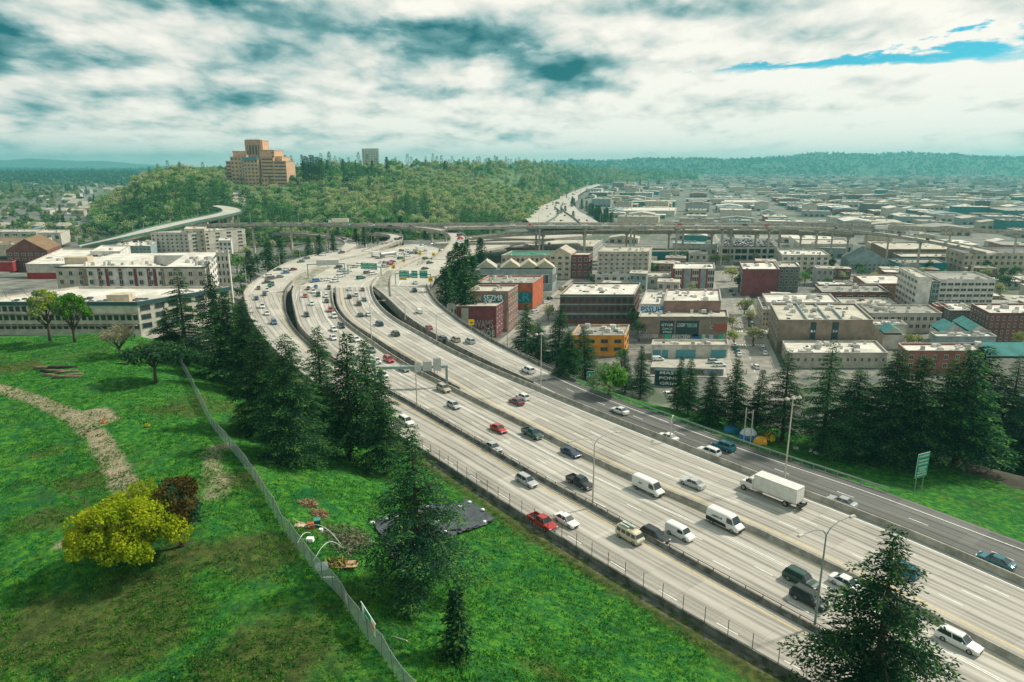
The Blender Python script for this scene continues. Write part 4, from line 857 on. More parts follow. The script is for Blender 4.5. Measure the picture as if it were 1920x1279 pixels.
    if wr not in WHEEL: WHEEL[wr] = wheel_mesh(wr)
    for sx in (-1, 1):
        for s in (-1, 1): P.append(('wheel', WHEEL[wr], (sx * wx, s * (W / 2 - .11), wr)))
    CARM[key] = P; return P
SIMPLE = {}
def simple_car(kind, col):
    key = (kind, col)
    if key in SIMPLE: return SIMPLE[key]
    mats = []; bmj = MB()
    for nm, me, loc in car_parts(kind, col):
        for i, m in enumerate(me.materials):
            if m not in mats: mats.append(m)
        l = loc or (0, 0, 0)
        for pl in me.polygons: bmj.add([tuple(me.vertices[i].co[k] + l[k] for k in range(3)) for i in pl.vertices], [tuple(range(len(pl.vertices)))], mats.index(me.materials[pl.material_index]))
    SIMPLE[key] = bmj.mesh('car', mats); return SIMPLE[key]
NM = {'sedan': 'car', 'hatchback': 'car', 'estate car': 'car', 'SUV': 'car', 'minivan': 'minivan', 'pickup truck': 'pickup_truck', 'camper van': 'camper_van'}
def heading(x, y, road):
    L_, R_ = ROADS.get(road, ROADS['B']); mid = (L_ + R_) / 2; d = np.hypot(mid[:, 0] - x, mid[:, 1] - y); k = int(np.clip(np.argmin(d), 1, len(mid) - 2)); v = mid[k + 1] - mid[k - 1]
    a = math.atan2(v[1], v[0]); return a if road in 'AB' else a + math.pi      # polylines run towards the camera
def put_car(kind, col, px, py, label, rz, z=0., detail=True, group=None):
    x, y = g(px, py, z); nm = NM.get(kind, 'van'); cat = {'car': 'car', 'minivan': 'minivan', 'pickup_truck': 'pickup truck', 'camper_van': 'camper van', 'van': 'van'}[nm]
    if not detail: return tag(link(nm, simple_car(kind, col), None, (x, y, z + .01), rz), label, cat, group)
    o = thing(nm, label, cat, (x, y, z + .01), rz, group)
    for pn, me, loc in car_parts(kind, col): part(pn, me, o, loc=loc)
    return o
NEAR_CARS = [('camper van', 'cream', 1181, 1012, 'A', 'cream camper van with boards on its roof rack in the nearest lanes'), ('sedan', 'white', 1062, 981, 'A', 'white sedan beside the red pickup in the nearest lanes'), ('pickup truck', 'red', 1017, 986, 'A', 'red pickup truck with a black bed right behind the wire fence'),
    ('estate car', 'silver', 988, 907, 'A', 'silver estate car with roof rails in the nearest lanes behind the white sedan'), ('SUV', 'white', 762, 795, 'A', 'white SUV half hidden by the cedar at the end of the fence'), ('sedan', 'silver', 925, 843, 'B', 'silver sedan half hidden by the dark railed barrier'),
    ('estate car', 'black', 1228, 1010, 'B', 'black estate car between the camper van and the small white van'), ('small van', 'white', 1275, 1006, 'B', 'small plain white van beside the black estate car'), ('two-tone large van', 'white', 1359, 987, 'B', 'large van with black lower sides and lettering next to the median barrier'),
    ('large van', 'white', 1215, 922, 'B', 'large all-white van with small square lettering beside the median barrier'), ('pickup truck', 'black', 1087, 910, 'B', 'black pickup truck left of the tall curved-arm street lamp'), ('sedan', 'navy', 1070, 853, 'B', 'dark navy sedan behind the black pickup truck'),
    ('pickup truck', 'dark green', 998, 818, 'B', 'dark green pickup truck behind the red sedan'), ('sedan', 'red', 935, 808, 'B', 'bright red sedan left of the dark green pickup truck'), ('hatchback', 'silver', 851, 764, 'B', 'silver hatchback between the white SUV near the gantry and the red sedan'),
    ('SUV', 'beige', 832, 733, 'B', 'pale beige SUV just past the right leg of the near gantry'), ('SUV', 'dark green', 1502, 1094, 'B', 'dark green boxy off-roader left of the lowest street lamp'), ('SUV', 'black', 1517, 1130, 'B', 'black SUV alongside the dark green off-roader'),
    ('estate car', 'white', 1797, 1209, 'B', 'white estate car nearest the camera at bottom right'), ('sedan', 'white', 1588, 1101, 'B', 'white sedan partly hidden by the tip of the nearest cedar'), ('sedan', 'grey', 757, 695, 'B', 'grey-green sedan passing under the near gantry'), ('SUV', 'red', 729, 678, 'B', 'red SUV just beyond the near gantry'),
    ('sedan', 'white', 706, 680, 'B', 'white sedan left of the red SUV beyond the gantry'), ('sedan', 'white', 718, 706, 'B', 'white sedan beside the left leg of the near gantry'), ('SUV', 'grey', 696, 660, 'B', 'grey SUV behind the red SUV on the curve'),
    ('sedan', 'silver', 1298, 911, 'C', 'silver sedan left of the white box truck'), ('estate car', 'teal', 1688, 1073, 'C', 'dark teal estate car just behind the nearest cedar tip'), ('hatchback', 'white', 980, 748, 'C', 'white hatchback next to the dark red sedan'), ('sedan', 'dark red', 968, 757, 'C', 'dark red sedan next to the white hatchback'),
    ('sedan', 'white', 1162, 774, 'D', 'white sedan alone where the ramp surface turns dark'), ('SUV', 'white', 990, 698, 'D', 'white SUV alone on the ramp above the tall double-headed lamp'), ('SUV', 'teal', 1356, 842, 'D', 'teal SUV on the dark ramp below the tents'), ('estate car', 'white', 1329, 851, 'D', 'white estate car beside the teal SUV, half behind the barrier'),
    ('sedan', 'silver', 1578, 946, 'D', 'dark silver sedan peeping over the barrier right of the box truck'), ('sedan', 'teal', 1866, 1058, 'D', 'blue-green sedan mostly hidden by the barrier at the right edge'), ('sedan', 'white', 1252, 824, 'D', 'white car whose roof just shows behind the barrier at the small road sign')]
CARS = {}
for k, c, px, py, rd, lab in NEAR_CARS:
    x, y = g(px, py); CARS[lab] = put_car(k, c, px, py, lab, heading(x, y, rd))
# lettering on the two large vans
for lab, txt, sz, xx in (('large van with black lower sides and lettering next to the median barrier', 'JAMESCAR', .42, -.9), ('large all-white van with small square lettering beside the median barrier', 'BSR2', .36, -1.0)):
    o = CARS[lab]
    for s in (-1, 1):
        p = part('lettering', text_mesh(txt, sz, M('sign_ink', (.03, .03, .04), .6, 0)), o, loc=(xx, s * 1.035, 1.62)); p.rotation_euler = (math.pi / 2 - (.12), 0, 0 if s < 0 else math.pi)
def box_truck():
    x, y = g(1447, 934); rz = heading(x, y, 'C'); o = thing('box_truck', 'large white box truck in the southbound lanes below the street lamp', 'truck', (x, y, .01), rz)
    wm = M('truck_white', (.66, .65, .60), .5, .1, 1.)
    b = MB(); b.box((-1.0, 0, 2.45), (7.9, 2.5, 2.65)); part('cargo_box', b.mesh('cargo_box', wm), o)
    b = MB(); b.box((-1.0, 0, 1.09), (7.9, 2.42, .1)); b.box((-1.0, -.45, .85), (8.4, .12, .35)); b.box((-1., .45, .85), (8.4, .12, .35)); b.box((-5.35, 0, .75), (.8, 2.2, .12)); b.box((-5.65, 0, 1.0), (.12, 2.3, .35)); part('chassis', b.mesh('chassis', m_black), o)
    for z in (1.25, 3.7): b = MB(); b.box((-1., 0, z), (7.94, 2.54, .08)); part('rail', b.mesh('rail', m_steel), o)
    c = MB(); pr = [(3.1, 2.75), (3.15, .8), (5.7, .7), (5.75, 1.35), (5.5, 1.62), (4.65, 1.78), (4.15, 2.65), (3.6, 2.8)]
    c.loft([[(a, s * (1.12 if i < 1 or i > 5 else 1.0) * 1.0, z) for i, (a, z) in enumerate(pr)] for s in (-1, 1)]); part('cab', c.mesh('cab', wm), o)
    gmb = MB(); gmb.add([(4.67, -1.0, 1.84), (4.19, -1.0, 2.58), (4.19, 1.0, 2.58), (4.67, 1.0, 1.84)], [(0, 3, 2, 1)])
    for s in (-1, 1): gmb.add([(3.4, s * 1.125, 1.8), (4.5, s * 1.08, 1.8), (4.1, s * 1.13, 2.5), (3.4, s * 1.13, 2.5)], [(0, 1, 2, 3) if s < 0 else (3, 2, 1, 0)])
    part('window', gmb.mesh('window', m_glass), o); wm2 = wheel_mesh(.5)
    for xx in (4.9, -3.0): 
        for s in (-1, 1): part('wheel', wm2, o, loc=(xx, s * 1.05, .5))
    for s in (-1, 1): part('mirror', MB().box((4.3, s * 1.35, 2.2), (.1, .2, .45)).mesh('mirror', m_black), o); part('headlight', MB().box((5.72, s * .75, 1.0), (.1, .35, .25)).mesh('headlight', m_lampf), o)
    part('fuel_tank', MB().box((2.4, -1.0, .75), (1.1, .45, .45)).mesh('fuel_tank', m_steel), o)
box_truck()
FARC = {'A': 'blue 514 607,white 501 590,white 492 577,navy 481 562,navy 496 554,white 501 546,green 506 538,grey 511 535,dark_green 500 531,brown 485 542,white 502 520,brown 506 524,grey 523 521,blue 535 513,white 535 507,dark_green 522 507,dark_red 549 507,green 564 492,grey 574 486,white 605 479,silver 617 474,brown 640 475,silver 634 471',
    'B': 'white 625 636,white 626 620,black 640 614,white 627 595,red 620 584,black 575 593,white 585 572,black 613 567,white 612 557,dark_green 597 555,red 572 557,brown 617 542,white 588 549,blue 592 540,brown 578 543,blue 590 529,white 605 527,white 616 526,white 627 529,white 636 520,black 634 503,silver 640 509,silver 647 513,white 653 510,beige 664 502,white 668 639,white 672 498',
    'C': 'white 656 544,brown 680 545,white 668 555,black 655 559,teal 683 564,brown 673 572,dark_green 676 593,white 691 592,navy 711 610,dark_green 741 629,green 677 523,brown 690 513,white 699 515,silver 723 501,red 733 497,grey 725 495,brown 736 492,white 716 493,green 752 486,white 764 481,grey 711 485,green 743 477,brown 754 471,white 764 471,white 758 476,silver 780 471,navy 784 476,white 793 463,white 811 461,red 829 472,green 798 486,dark_green 806 494,grey 770 476,white 745 482',
    'D': 'white 779 532,navy 777 547,red 804 617,black 830 639,beige 854 640,silver 881 643,grey 774 519,dark_green 797 505'}
RN = {'A': 'leftmost curving lanes', 'B': 'northbound lanes', 'C': 'southbound lanes', 'D': 'outer ramp lanes'}
ordw = ['nearest', 'second', 'third', 'fourth', 'fifth', 'sixth', 'seventh', 'eighth', 'ninth', 'tenth', 'eleventh', 'twelfth', 'thirteenth', 'fourteenth', 'fifteenth', 'sixteenth', 'seventeenth', 'eighteenth', 'nineteenth']
kinds_cycle = ['sedan', 'SUV', 'sedan', 'hatchback', 'minivan', 'sedan', 'estate car', 'SUV']
for rd, s in FARC.items():
    cnt = {}; ent = []
    for i, e in enumerate(s.split(',')):
        c, a, b = e.split(); ent.append((c.replace('_', ' '), float(a), float(b), kinds_cycle[(i * 5 + len(c)) % 8]))
    ent.sort(key=lambda e: -e[2])
    for c, a, b, k in ent:
        if c in ('brown',) and b > 565: k = 'pickup truck'
        n = cnt.get((c, k), 0); cnt[(c, k)] = n + 1; x, y = g(a, b)
        lab = f'{ordw[n]} nearest distant {c} {k} on the {RN[rd]}' if n else f'nearest distant {c} {k} on the {RN[rd]}'
        L_, R_ = ROADS[rd]; h = heading(x, y, rd)
        if y > 330:  # beyond the ribbons: follow the sweep of the interchange
            h = math.atan2(1, .95) + (math.pi if rd in 'AB' else 0)
        put_car(k, c, a, b, lab, h, 0., detail=(b > 585), group='cars on the distant highway lanes')
xv = put_car('small van', 'white', 786, 587, 'white van alone in the middle of the outer ramp lanes', heading(*g(786, 587), 'D'))
# lorries in the distance
def rigid(px, py, z, rz, label, cargo, L=9., H=3.6, tank=False, scale=1.):
    x, y = g(px, py, z); o = thing('truck', label, 'truck', (x, y, z), rz); b = MB()
    if tank: b.tube([(-L / 2, 0, 2.1), (L / 2, 0, 2.1)], 1.15, 12)
    else: b.box((0, 0, 1. + H / 2 - .3), (L, 2.5, H - .9))
    part('tank' if tank else 'cargo_box', b.mesh('cargo', cargo), o); c = MB(); c.box((L / 2 + 1.6, 0, 1.6), (2.1, 2.4, 2.2), top=.9); part('cab', c.mesh('cab', M('truck_white', (.66, .65, .60))), o)
    gl = MB(); gl.box((L / 2 + 2.5, 0, 2.1), (.3, 2.1, .8)); part('window', gl.mesh('window', m_glass), o); wm2 = wheel_mesh(.5)
    for xx in (-L / 2 + .8, -L / 2 + 2., L / 2 + 1.6):
        for s in (-1, 1): part('wheel', wm2, o, loc=(xx, s * 1.1, .5))
    return o
tw = M('truck_white', (.66, .65, .60))
rigid(727, 482, 0, math.atan2(1, .9), 'silver tanker truck on the distant southbound lanes', m_steel, 11, tank=True); rigid(705, 482, 0, math.atan2(1, .9), 'white box truck just left of the silver tanker truck', tw, 6, 3.2)
rigid(638, 419.5, 11.1, math.pi, 'white articulated truck crossing the flyover in front of the wooded hill', M('trailer_beige', (.6, .55, .45), .7, .1), 13, 3.8)
rigid(1652, 433, 9.5, -.1, 'white truck on the right-hand end of the long viaduct', tw, 9, 3.6); rigid(1712, 442, 7, math.pi, 'white box truck lower down the viaduct slope at right', tw, 7, 3.4); rigid(788, 472, 0, .8, 'white truck stopped by the trees left of the curved flyover', tw, 6, 3.2)
r3 = random.Random(5)
vi = 0
for (a0, b0, a1, b1, z, nn, desc) in ((900, 423.5, 1480, 424, 12.1, 16, 'long viaduct deck'), (1560, 428, 1840, 469, 0, 10, 'descending end of the viaduct'), (450, 419.8, 800, 426, 10.8, 8, 'flyover in front of the hill'), (840, 466, 868, 441, 0, 5, 'hook of the curved flyover'), (640, 447, 662, 455, 1.2, 4, 'narrow curved ramp'), (715, 462, 756, 446, 0, 5, 'hooked ramp')):
    for i in range(nn):
        t = (i + .2 + .6 * r3.random()) / nn; px = a0 + (a1 - a0) * t; py = b0 + (b1 - b0) * t; zz = z
        if desc.startswith('desc'): zz = float(np.interp(px, [1560, 1640, 1720, 1800, 1860], [11, 9, 6.5, 3.5, 1])); py = float(np.interp(px, [1560, 1640, 1720, 1800, 1860], [429, 436, 447, 461, 474]))
        if desc.startswith('hook of'): zz = float(np.interp(py, [441, 466], [8.2, 3.])); px = float(np.interp(py, [434, 442, 452, 463], [846, 862, 864, 856]))
        if desc.startswith('hooked'): zz = float(np.interp(px, [715, 756], [1., 5.2]))
        c = r3.choice(['white', 'silver', 'black', 'navy', 'red', 'grey', 'white']); put_car(r3.choice(['sedan', 'SUV', 'hatchback']), c, px, py, f'tiny {c} car among the far traffic on the {desc}', (.2 if i % 2 else math.pi) if z > 5 else .9, zz + .04, False, f'tiny cars on the {desc}')
for i in range(44):
    t = r3.random(); lane = r3.random(); py = 344 + 72 * t ** .8; xl = float(np.interp(py, [344, 355, 363, 371, 384, 396, 416], [1108, 1068, 1052, 1050, 1018, 992, 995])); xr = float(np.interp(py, [344, 356, 366, 375, 384, 396, 416], [1122, 1098, 1084, 1082, 1074, 1085, 1120]))
    c = r3.choice(['white', 'silver', 'black', 'navy', 'red', 'white']); put_car(r3.choice(['sedan', 'SUV']), c, xl + (xr - xl) * (.1 + .8 * lane), py, f'tiny {c} car in the dense far traffic beyond the viaduct', 1.2, FZ + .05, False, 'tiny cars on the far freeway')

# ================================================================ BUILDINGS
GA = R(15.); UA = np.array([math.sin(GA), math.cos(GA)])     # street grid: away from the camera
C_ = {'brick': (.28, .12, .085), 'dark brick': (.17, .075, .06), 'brown': (.24, .19, .145), 'tan': (.50, .43, .32), 'beige': (.44, .40, .33), 'white': (.62, .60, .54), 'offwhite': (.50, .47, .40), 'grey': (.34, .35, .33),
      'orange': (.62, .27, .035), 'orangered': (.45, .12, .055), 'teal': (.05, .20, .19), 'maroon': (.19, .055, .06), 'bluegrey': (.26, .33, .33), 'red': (.32, .035, .04), 'darkgrey': (.14, .145, .14), 'pinkbrick': (.27, .16, .13), 'turq': (.02, .30, .33), 'roofwhite': (.66, .62, .54), 'rooftan': (.50, .46, .37), 'roofgrey': (.30, .29, .25), 'green': (.05, .20, .13), 'ochre': (.20, .13, .07), 'pacbrick': (.56, .35, .22)}
def wallm(c): return M('wall_' + c.replace(' ', '_'), C_[c], .88, .22, .35)
def roofm(c):
    key = 'roof_' + c
    if key in MATS: return MATS[key]
    m = bpy.data.materials.new(key); m.use_nodes = True; t = NT(m.node_tree); b = t.n['Principled BSDF']; b.inputs['Roughness'].default_value = .9; rgb = C_[c]
    tc = t.new('ShaderNodeTexCoord'); o = tc.outputs['Object']; n1 = t.noise(o, .12, 5, .7); n2 = t.noise(o, .8, 5, .7)
    x = t.mix(t.ss(n1, .35, .65), tuple(v * .72 for v in rgb), tuple(min(1, v * 1.12) for v in rgb)); x = t.mix(t.m('MULTIPLY', t.ss(n2, .55, .75), .5), x, tuple(v * .45 for v in rgb)); t.l.new(x, b.inputs['Base Color']); MATS[key] = m; return m
m_win = M('window_glass', (.025, .045, .05), .12, 0, spec=.7); m_winl = M('window_glass_teal', (.03, .14, .15), .12, 0, spec=.7)
def win_mesh(frame, gl=None):
    key = 'WM' + frame.name + (gl.name if gl else '')
    if key in CARM: return CARM[key]
    mb = MB()  # 1 x 1 opening in the xz plane, facing -y
    for c, d in (((0, 0, .47), (1.06, .16, .10)), ((0, 0, -.48), (1.12, .22, .08)), ((-.5, 0, 0), (.07, .16, .9)), ((.5, 0, 0), (.07, .16, .9)), ((0, 0, 0), (.05, .14, .9))): mb.box((c[0], c[1] - .0, c[2]), d, 0, 0)
    mb.add([(-.48, -.02, -.46), (.48, -.02, -.46), (.48, -.02, .46), (-.48, -.02, .46)], [(0, 1, 2, 3)], 1); CARM[key] = mb.mesh('window', [frame, gl or m_win]); return CARM[key]
m_fr = M('window_frame_pale', (.5, .48, .42), .6, 0); m_frd = M('window_frame_dark', (.08, .08, .08), .6, 0)
hv = None
def roof_units(o, P0, U, Vv, D, W, z, n, seed):
    n = int(n * 1.7); r = random.Random(seed); ms = [M('duct_metal', (.42, .42, .40), .5, .2, 1., metal=.3), M('vent_white', (.6, .58, .52), .7, .15, 1.), M('skylight_dark', (.05, .07, .07), .2, 0)]
    for i in range(n):
        a, b = r.uniform(.1, .9) * W, r.uniform(.1, .9) * D; p = P0 + Vv * a + U * b; s = r.uniform(.8, 2.6); h = r.uniform(.5, 1.7); mb = MB(); k = r.choice([0, 1, 1, 2]); h = .25 if k == 2 else h
        mb.box((0, 0, h / 2), (s, s * r.uniform(.5, 1.3), h), 0, 0, .92); mb.box((0, 0, h + .06), (s * .6, s * .5, .12)); part('roof_unit', mb.mesh('roof_unit', ms[k]), o, loc=(p[0], p[1], z + .02), rz=-GA)
def facade(o, A, B, z0, z1, st, bays, ww=.5, hh=.55, frame=None, gl=None, skip0=False, budget=100):
    """rows of windows on the wall from A to B (seen from outside, A left)"""
    A = np.array(A); B = np.array(B); L = np.hypot(*(B - A)); d = (B - A) / L; nrm = np.array([d[1], -d[0]]); me = win_mesh(frame or m_fr, gl); fh = (z1 - z0) / st; k = 0
    for i in range(st):
        if i == 0 and skip0: continue
        for j in range(bays):
            if k >= budget: return k
            p = A + d * L * (j + .5) / bays + nrm * .05; w = L / bays * ww; part('window', me, o, loc=(p[0], p[1], z0 + fh * (i + .55)), rz=math.atan2(d[1], d[0]), sc=(w, 1, fh * hh)); k += 1
    return k
def bld(name, label, x0, x1, yt, yb, yback, wall, roof='rooftan', st=3, bays=6, zb=-18., side='auto', sb=4, para=.7, units=6, name_cat='building', ww=.5, hh=.55, frame=None, gl=None, az=None, shop=False, gable=None, maxd=90):
    y = y_for(zb, yb); zr = z_at(y, yt); P0 = g(x0, yt, zr); P1 = g(x1, yt, zr); Vv = P1 - P0; W = np.hypot(*Vv); Vv = Vv / W
    u = UA if az is None else np.array([math.sin(az), math.cos(az)])
    D = min(maxd, max(5., (y_for(zr, yback) - P0[1]) / u[1])); P2 = P1 + u * D; P3 = P0 + u * D; poly = [P0, P1, P2, P3]
    FOOTP.append((c0 := (P0 + P2) / 2, np.hypot(*(P2 - P0)) / 2))
    o = thing(name, label, name_cat); wm = wallm(wall); mb = MB(); th = .35; c = (P0 + P2) / 2
    inn = [P0 + Vv * th + u * th, P1 - Vv * th + u * th, P2 - Vv * th - u * th, P3 + Vv * th - u * th]
    zt = zr + para; n = 4; vs = [(*p, zb - 2) for p in poly] + [(*p, zt) for p in poly] + [(*p, zt) for p in inn] + [(*p, zr - .3) for p in inn]
    fs = []
    for k in range(4):
        j = (k + 1) % 4; fs += [(k, j, 4 + j, 4 + k), (4 + k, 4 + j, 8 + j, 8 + k), (8 + k, 8 + j, 12 + j, 12 + k)]
    mb.add(vs, fs); part('wall', mb.mesh('wall', wm), o)
    if gable:
        rm = wallm(gable); mb = MB(); hgt = min(W, D) * .28; mid0 = (P0 + P1) / 2 if W < D else (P0 + P3) / 2; mid1 = (P3 + P2) / 2 if W < D else (P1 + P2) / 2
        q = [P0, P1, P2, P3] if W < D else [P0, P3, P2, P1]
        e = .5; vs = [(*q[0], zr + .72), (*q[1], zr + .72), (*q[2], zr + .72), (*q[3], zr + .72), (*mid0, zr + hgt + .7), (*mid1, zr + hgt + .7)]
        mb.add(vs, [(0, 4, 5, 3), (1, 2, 5, 4)]); 
        rf = part('roof', mb.mesh('roof', rm), o); mb = MB(); mb.add(vs, [(0, 1, 4), (2, 3, 5)]); part('gable_end', mb.mesh('gable_end', wm), o)
    else:
        mb = MB(); mb.add([(*p, zr) for p in inn], [(0, 1, 2, 3)]); part('roof', mb.mesh('roof', roofm(roof)), o)
        mb = MB()
        for k in range(4): a, b = poly[k], poly[(k + 1) % 4]; m_ = (a + b) / 2; mb.box((m_[0], m_[1], zt + .06), (np.hypot(*(b - a)), th + .16, .12), math.atan2(*(b - a)[::-1]))
        part('parapet_coping', mb.mesh('parapet_coping', M('coping', (.36, .35, .31), .8, .2, 1.)), o)
        roof_units(o, P0, u, Vv, D, W, zr, units, int(x0 + yt))
    z0 = zb + (1.2 if not shop else .2); k = facade(o, P0, P1, z0, zr - .3, st, bays, ww, hh, frame, gl, budget=64) if bays else 0
    if sb:
        s = side if side != 'auto' else ('R' if x1 < 1250 else 'L')
        if s == 'R': facade(o, P1, P2, z0, zr - .3, st, sb, ww, hh, frame, gl, budget=100 - k)
        elif s == 'L': facade(o, P3, P0, z0, zr - .3, st, sb, ww, hh, frame, gl, budget=100 - k)
    return o, P0, P1, P2, P3, zr, y
def sign_on(o, A, B, t0, t1, z0, z1, txt, back, ink, nm='mural', push=.12, sub='lettering', parts_=True):
    A = np.array(A); B = np.array(B); L = np.hypot(*(B - A)); d = (B - A) / L; nrm = np.array([d[1], -d[0]]); c = A + d * L * (t0 + t1) / 2 + nrm * push; w = L * (t1 - t0); rz = math.atan2(d[1], d[0])
    if back: p = part(nm, MB().box((0, 0, 0), (w, .06, z1 - z0)).mesh(nm, back), o, loc=(c[0], c[1], (z0 + z1) / 2), rz=rz)
    else: p = None
    if txt:
        me = text_mesh(txt, 1., ink); xs = [v.co.x for v in me.vertices]; hs = [v.co.y for v in me.vertices]; ww = max(xs) - min(xs); h_ = max(hs) - min(hs)
        q = part(sub, me, o, loc=(c[0] + nrm[0] * .05, c[1] + nrm[1] * .05, (z0 + z1) / 2)); q.rotation_euler = (math.pi / 2, 0, rz); q.scale = (w * .92 / ww, (z1 - z0) * .8 / h_, 1)
E_ = lambda n, c, **k: M(n, c, .7, .1, 1., **k)
ink_w = E_('ink_white', (.75, .78, .74)); ink_b = E_('ink_black', (.02, .03, .035)); mur_t = E_('mural_teal', (.02, .16, .18)); mur_b = E_('mural_blue', (.03, .18, .42)); mur_lb = E_('mural_pale_blue', (.42, .58, .75)); ink_m = E_('ink_mint', (.35, .6, .52)); mur_dg = E_('mural_dark', (.03, .06, .06)); ink_g = E_('ink_green', (.05, .45, .28)); ink_p = E_('ink_pink', (.5, .15, .25))
b1 = bld('brick_building', 'red-brown brick building right under the curving highway parapet, yellow sign in front', 856, 930, 577, 634, 563, 'maroon', 'rooftan', 3, 0, units=4, sb=5, hh=.6, ww=.35)
sign_on(b1[0], b1[1], b1[2], .12, .30, -17, b1[5] - .1, None, M('painted_strip', (.42, .40, .34), .9, .2, 1.), None, 'wall_panel'); sign_on(b1[0], b1[1], b1[2], .42, .95, -14, -9.5, 'WAMS', None, E_('ink_faded', (.35, .3, .3))); sign_on(b1[0], b1[1], b1[2], .55, .98, -17.5, -14.2, 'BSOE', None, ink_m)
b2 = bld('brick_building', 'brick building with a large dark blue graffiti name on its rooftop wall', 875, 953, 549, 622, 537, 'pinkbrick', 'rooftan', 4, 0, units=3, sb=5, hh=.6, ww=.35, frame=m_fr)
sign_on(b2[0], b2[1], b2[2], .38, .90, b2[5] - 4.2, b2[5] - .8, 'SEZMR', mur_t, ink_w, push=.1); sign_on(b2[0], b2[1], b2[2], .05, .34, b2[5] - 4., b2[5] - 1.6, 'ROAN', None, ink_w)
bld('brick_building', 'small low white annex left of the red-brown brick building', 838, 857, 575, 632, 566, 'white', 'rooftan', 3, 3, units=1, sb=0)
b3 = bld('warehouse', 'orange-red warehouse with a blue mural band under its bright wall', 890, 999, 533, 580, 519, 'orangered', 'roofgrey', 3, 0, units=9, sb=0)
sign_on(b3[0], b3[1], b3[2], .30, .98, b3[5] - 10., b3[5] - 4.2, 'MEKR', mur_t, E_('ink_teal', (.05, .32, .38)))
b4_ = bld('market_hall', 'low market hall with a row of grey gables and green roof edges', 893, 1036, 508, 545, 503, 'bluegrey', 'green', 1, 5, gable=None, units=0, sb=4)
for i, xx in enumerate((912, 958, 992, 1022)):
    P = g(xx, 505, b4_[5]); mb = MB(); wv = 6.5; mb.add([(-wv, 0, 0), (wv, 0, 0), (0, 0, 4.5), (-wv, 14, 0), (wv, 14, 0), (0, 14, 4.5)], [(0, 1, 2), (3, 5, 4), (0, 2, 5, 3), (1, 4, 5, 2)]); part('gable_roof', mb.mesh('gable_roof', wallm('tan' if i else 'beige')), b4_[0], loc=(P[0], P[1], b4_[5] + .7))
bld('apartment_block', 'cream and brick apartment block with a long dark green roof edge', 940, 1029, 481, 521, 472, 'tan', 'green', 3, 10, units=2, sb=0)
bld('apartment_block', 'brick lower storeys with cream corner tower and little gable', 1030, 1070, 478, 524, 471, 'tan', 'roofwhite', 4, 3, units=1, gable='beige')
bld('apartment_block', 'narrow maroon and cream block beside the gabled corner tower', 1071.5, 1104, 480, 523, 474, 'maroon', 'rooftan', 3, 3, units=1)
bld('warehouse', 'long pale-roofed grey warehouse just in front of the viaduct', 1006, 1112, 464, 483, 450, 'grey', 'rooftan', 2, 14, units=2, sb=5, hh=.3, ww=.7)
bld('warehouse', 'small pale warehouse left of the long grey one', 950, 1004, 467, 486, 457, 'beige', 'rooftan', 1, 4, units=2)
bld('apartment_block', 'broad beige-grey six-storey block with bay windows in front of the viaduct', 1121, 1217, 474, 527, 464, 'beige', 'rooftan', 6, 9, units=7, sb=3, ww=.4, hh=.5)
for t in (.2, .5, .8):
    pass
bld('low_building', 'low bright white building in front of the beige six-storey block', 1116, 1188, 517, 531, 512, 'white', 'roofwhite', 1, 5, units=4)
b5 = bld('brick_building', 'three-storey red brick commercial building with stone bands and a pale cluttered roof', 1050, 1189, 555, 607, 533, 'dark brick', 'roofwhite', 3, 12, units=14, sb=4, hh=.6, ww=.6, frame=m_frd)
for zf in (.36, .99, .70):
    zz = -18 + (b5[5] + 18) * zf; d = b5[2] - b5[1]; c = (b5[1] + b5[2]) / 2; part('stone_band', MB().box((c[0], c[1] - .1, zz), (np.hypot(*d), .35, .5 if zf > .5 else .9), math.atan2(d[1], d[0])).mesh('stone_band', wallm('bluegrey')), b5[0])
b6 = bld('orange_building', 'bright orange house-like building with a cluttered roof beside the dark cedars', 1071, 1171, 632, 668, 612, 'orange', 'roofgrey', 2, 4, units=12, sb=2, frame=m_frd, hh=.45)
b7 = bld('graffiti_building', 'brown brick building whose whole near wall is covered in graffiti', 1198, 1365, 597, 640, 584, 'brown', 'rooftan', 3, 0, units=10, sb=0)
A, B, zt = b7[1], b7[2], b7[5]
for t0, t1, z0, z1, tx, bk, ik in ((.24, .40, zt - 7., zt - 1., None, mur_dg, None), (.42, .68, zt - 8, zt - 1., None, mur_dg, None), (.25, .39, zt - 3.6, zt - 2.2, 'GTOB', None, ink_w), (.26, .39, zt - 5.2, zt - 4., 'ZIMOE', None, ink_m), (.27, .38, zt - 6.6, zt - 5.5, 'SYNCE', None, ink_w), (.43, .53, zt - 4, zt - 2, 'LOGRY', None, ink_w), (.53, .66, zt - 4.2, zt - 2.1, 'TEKO8', None, ink_m),
        (0., .10, zt - 6.6, zt - 4.6, 'SMUSH', None, ink_w), (.0, .13, zt - 9., zt - 6.7, 'GOERS', None, mur_lb), (.13, .23, zt - 8.8, zt - 6.9, 'LOSER', None, ink_w), (.30, .37, zt - 9.2, zt - 7., None, ink_g, None), (.37, .60, zt - 9.6, zt - 7., 'AKEYCREW', None, ink_w), (.84, .995, zt - 5.6, zt - 2.4, None, E_('mural_red', (.35, .09, .07)), None), (.8, .84, zt - 5., zt - 3., 'C', None, ink_m),
        (.62, .70, -17.6, -14.9, None, mur_b, None), (.72, .76, -17.5, -14.9, None, ink_m, None), (.80, .85, -17.5, -15., None, mur_lb, None), (.9, .98, -17.5, -15., None, ink_g, None), (.27, .29, zt - 9, zt - 7.4, None, ink_p, None)):
    sign_on(b7[0], A, B, t0, t1, z0, z1, tx, bk, ik, push=.1 if bk else .16)
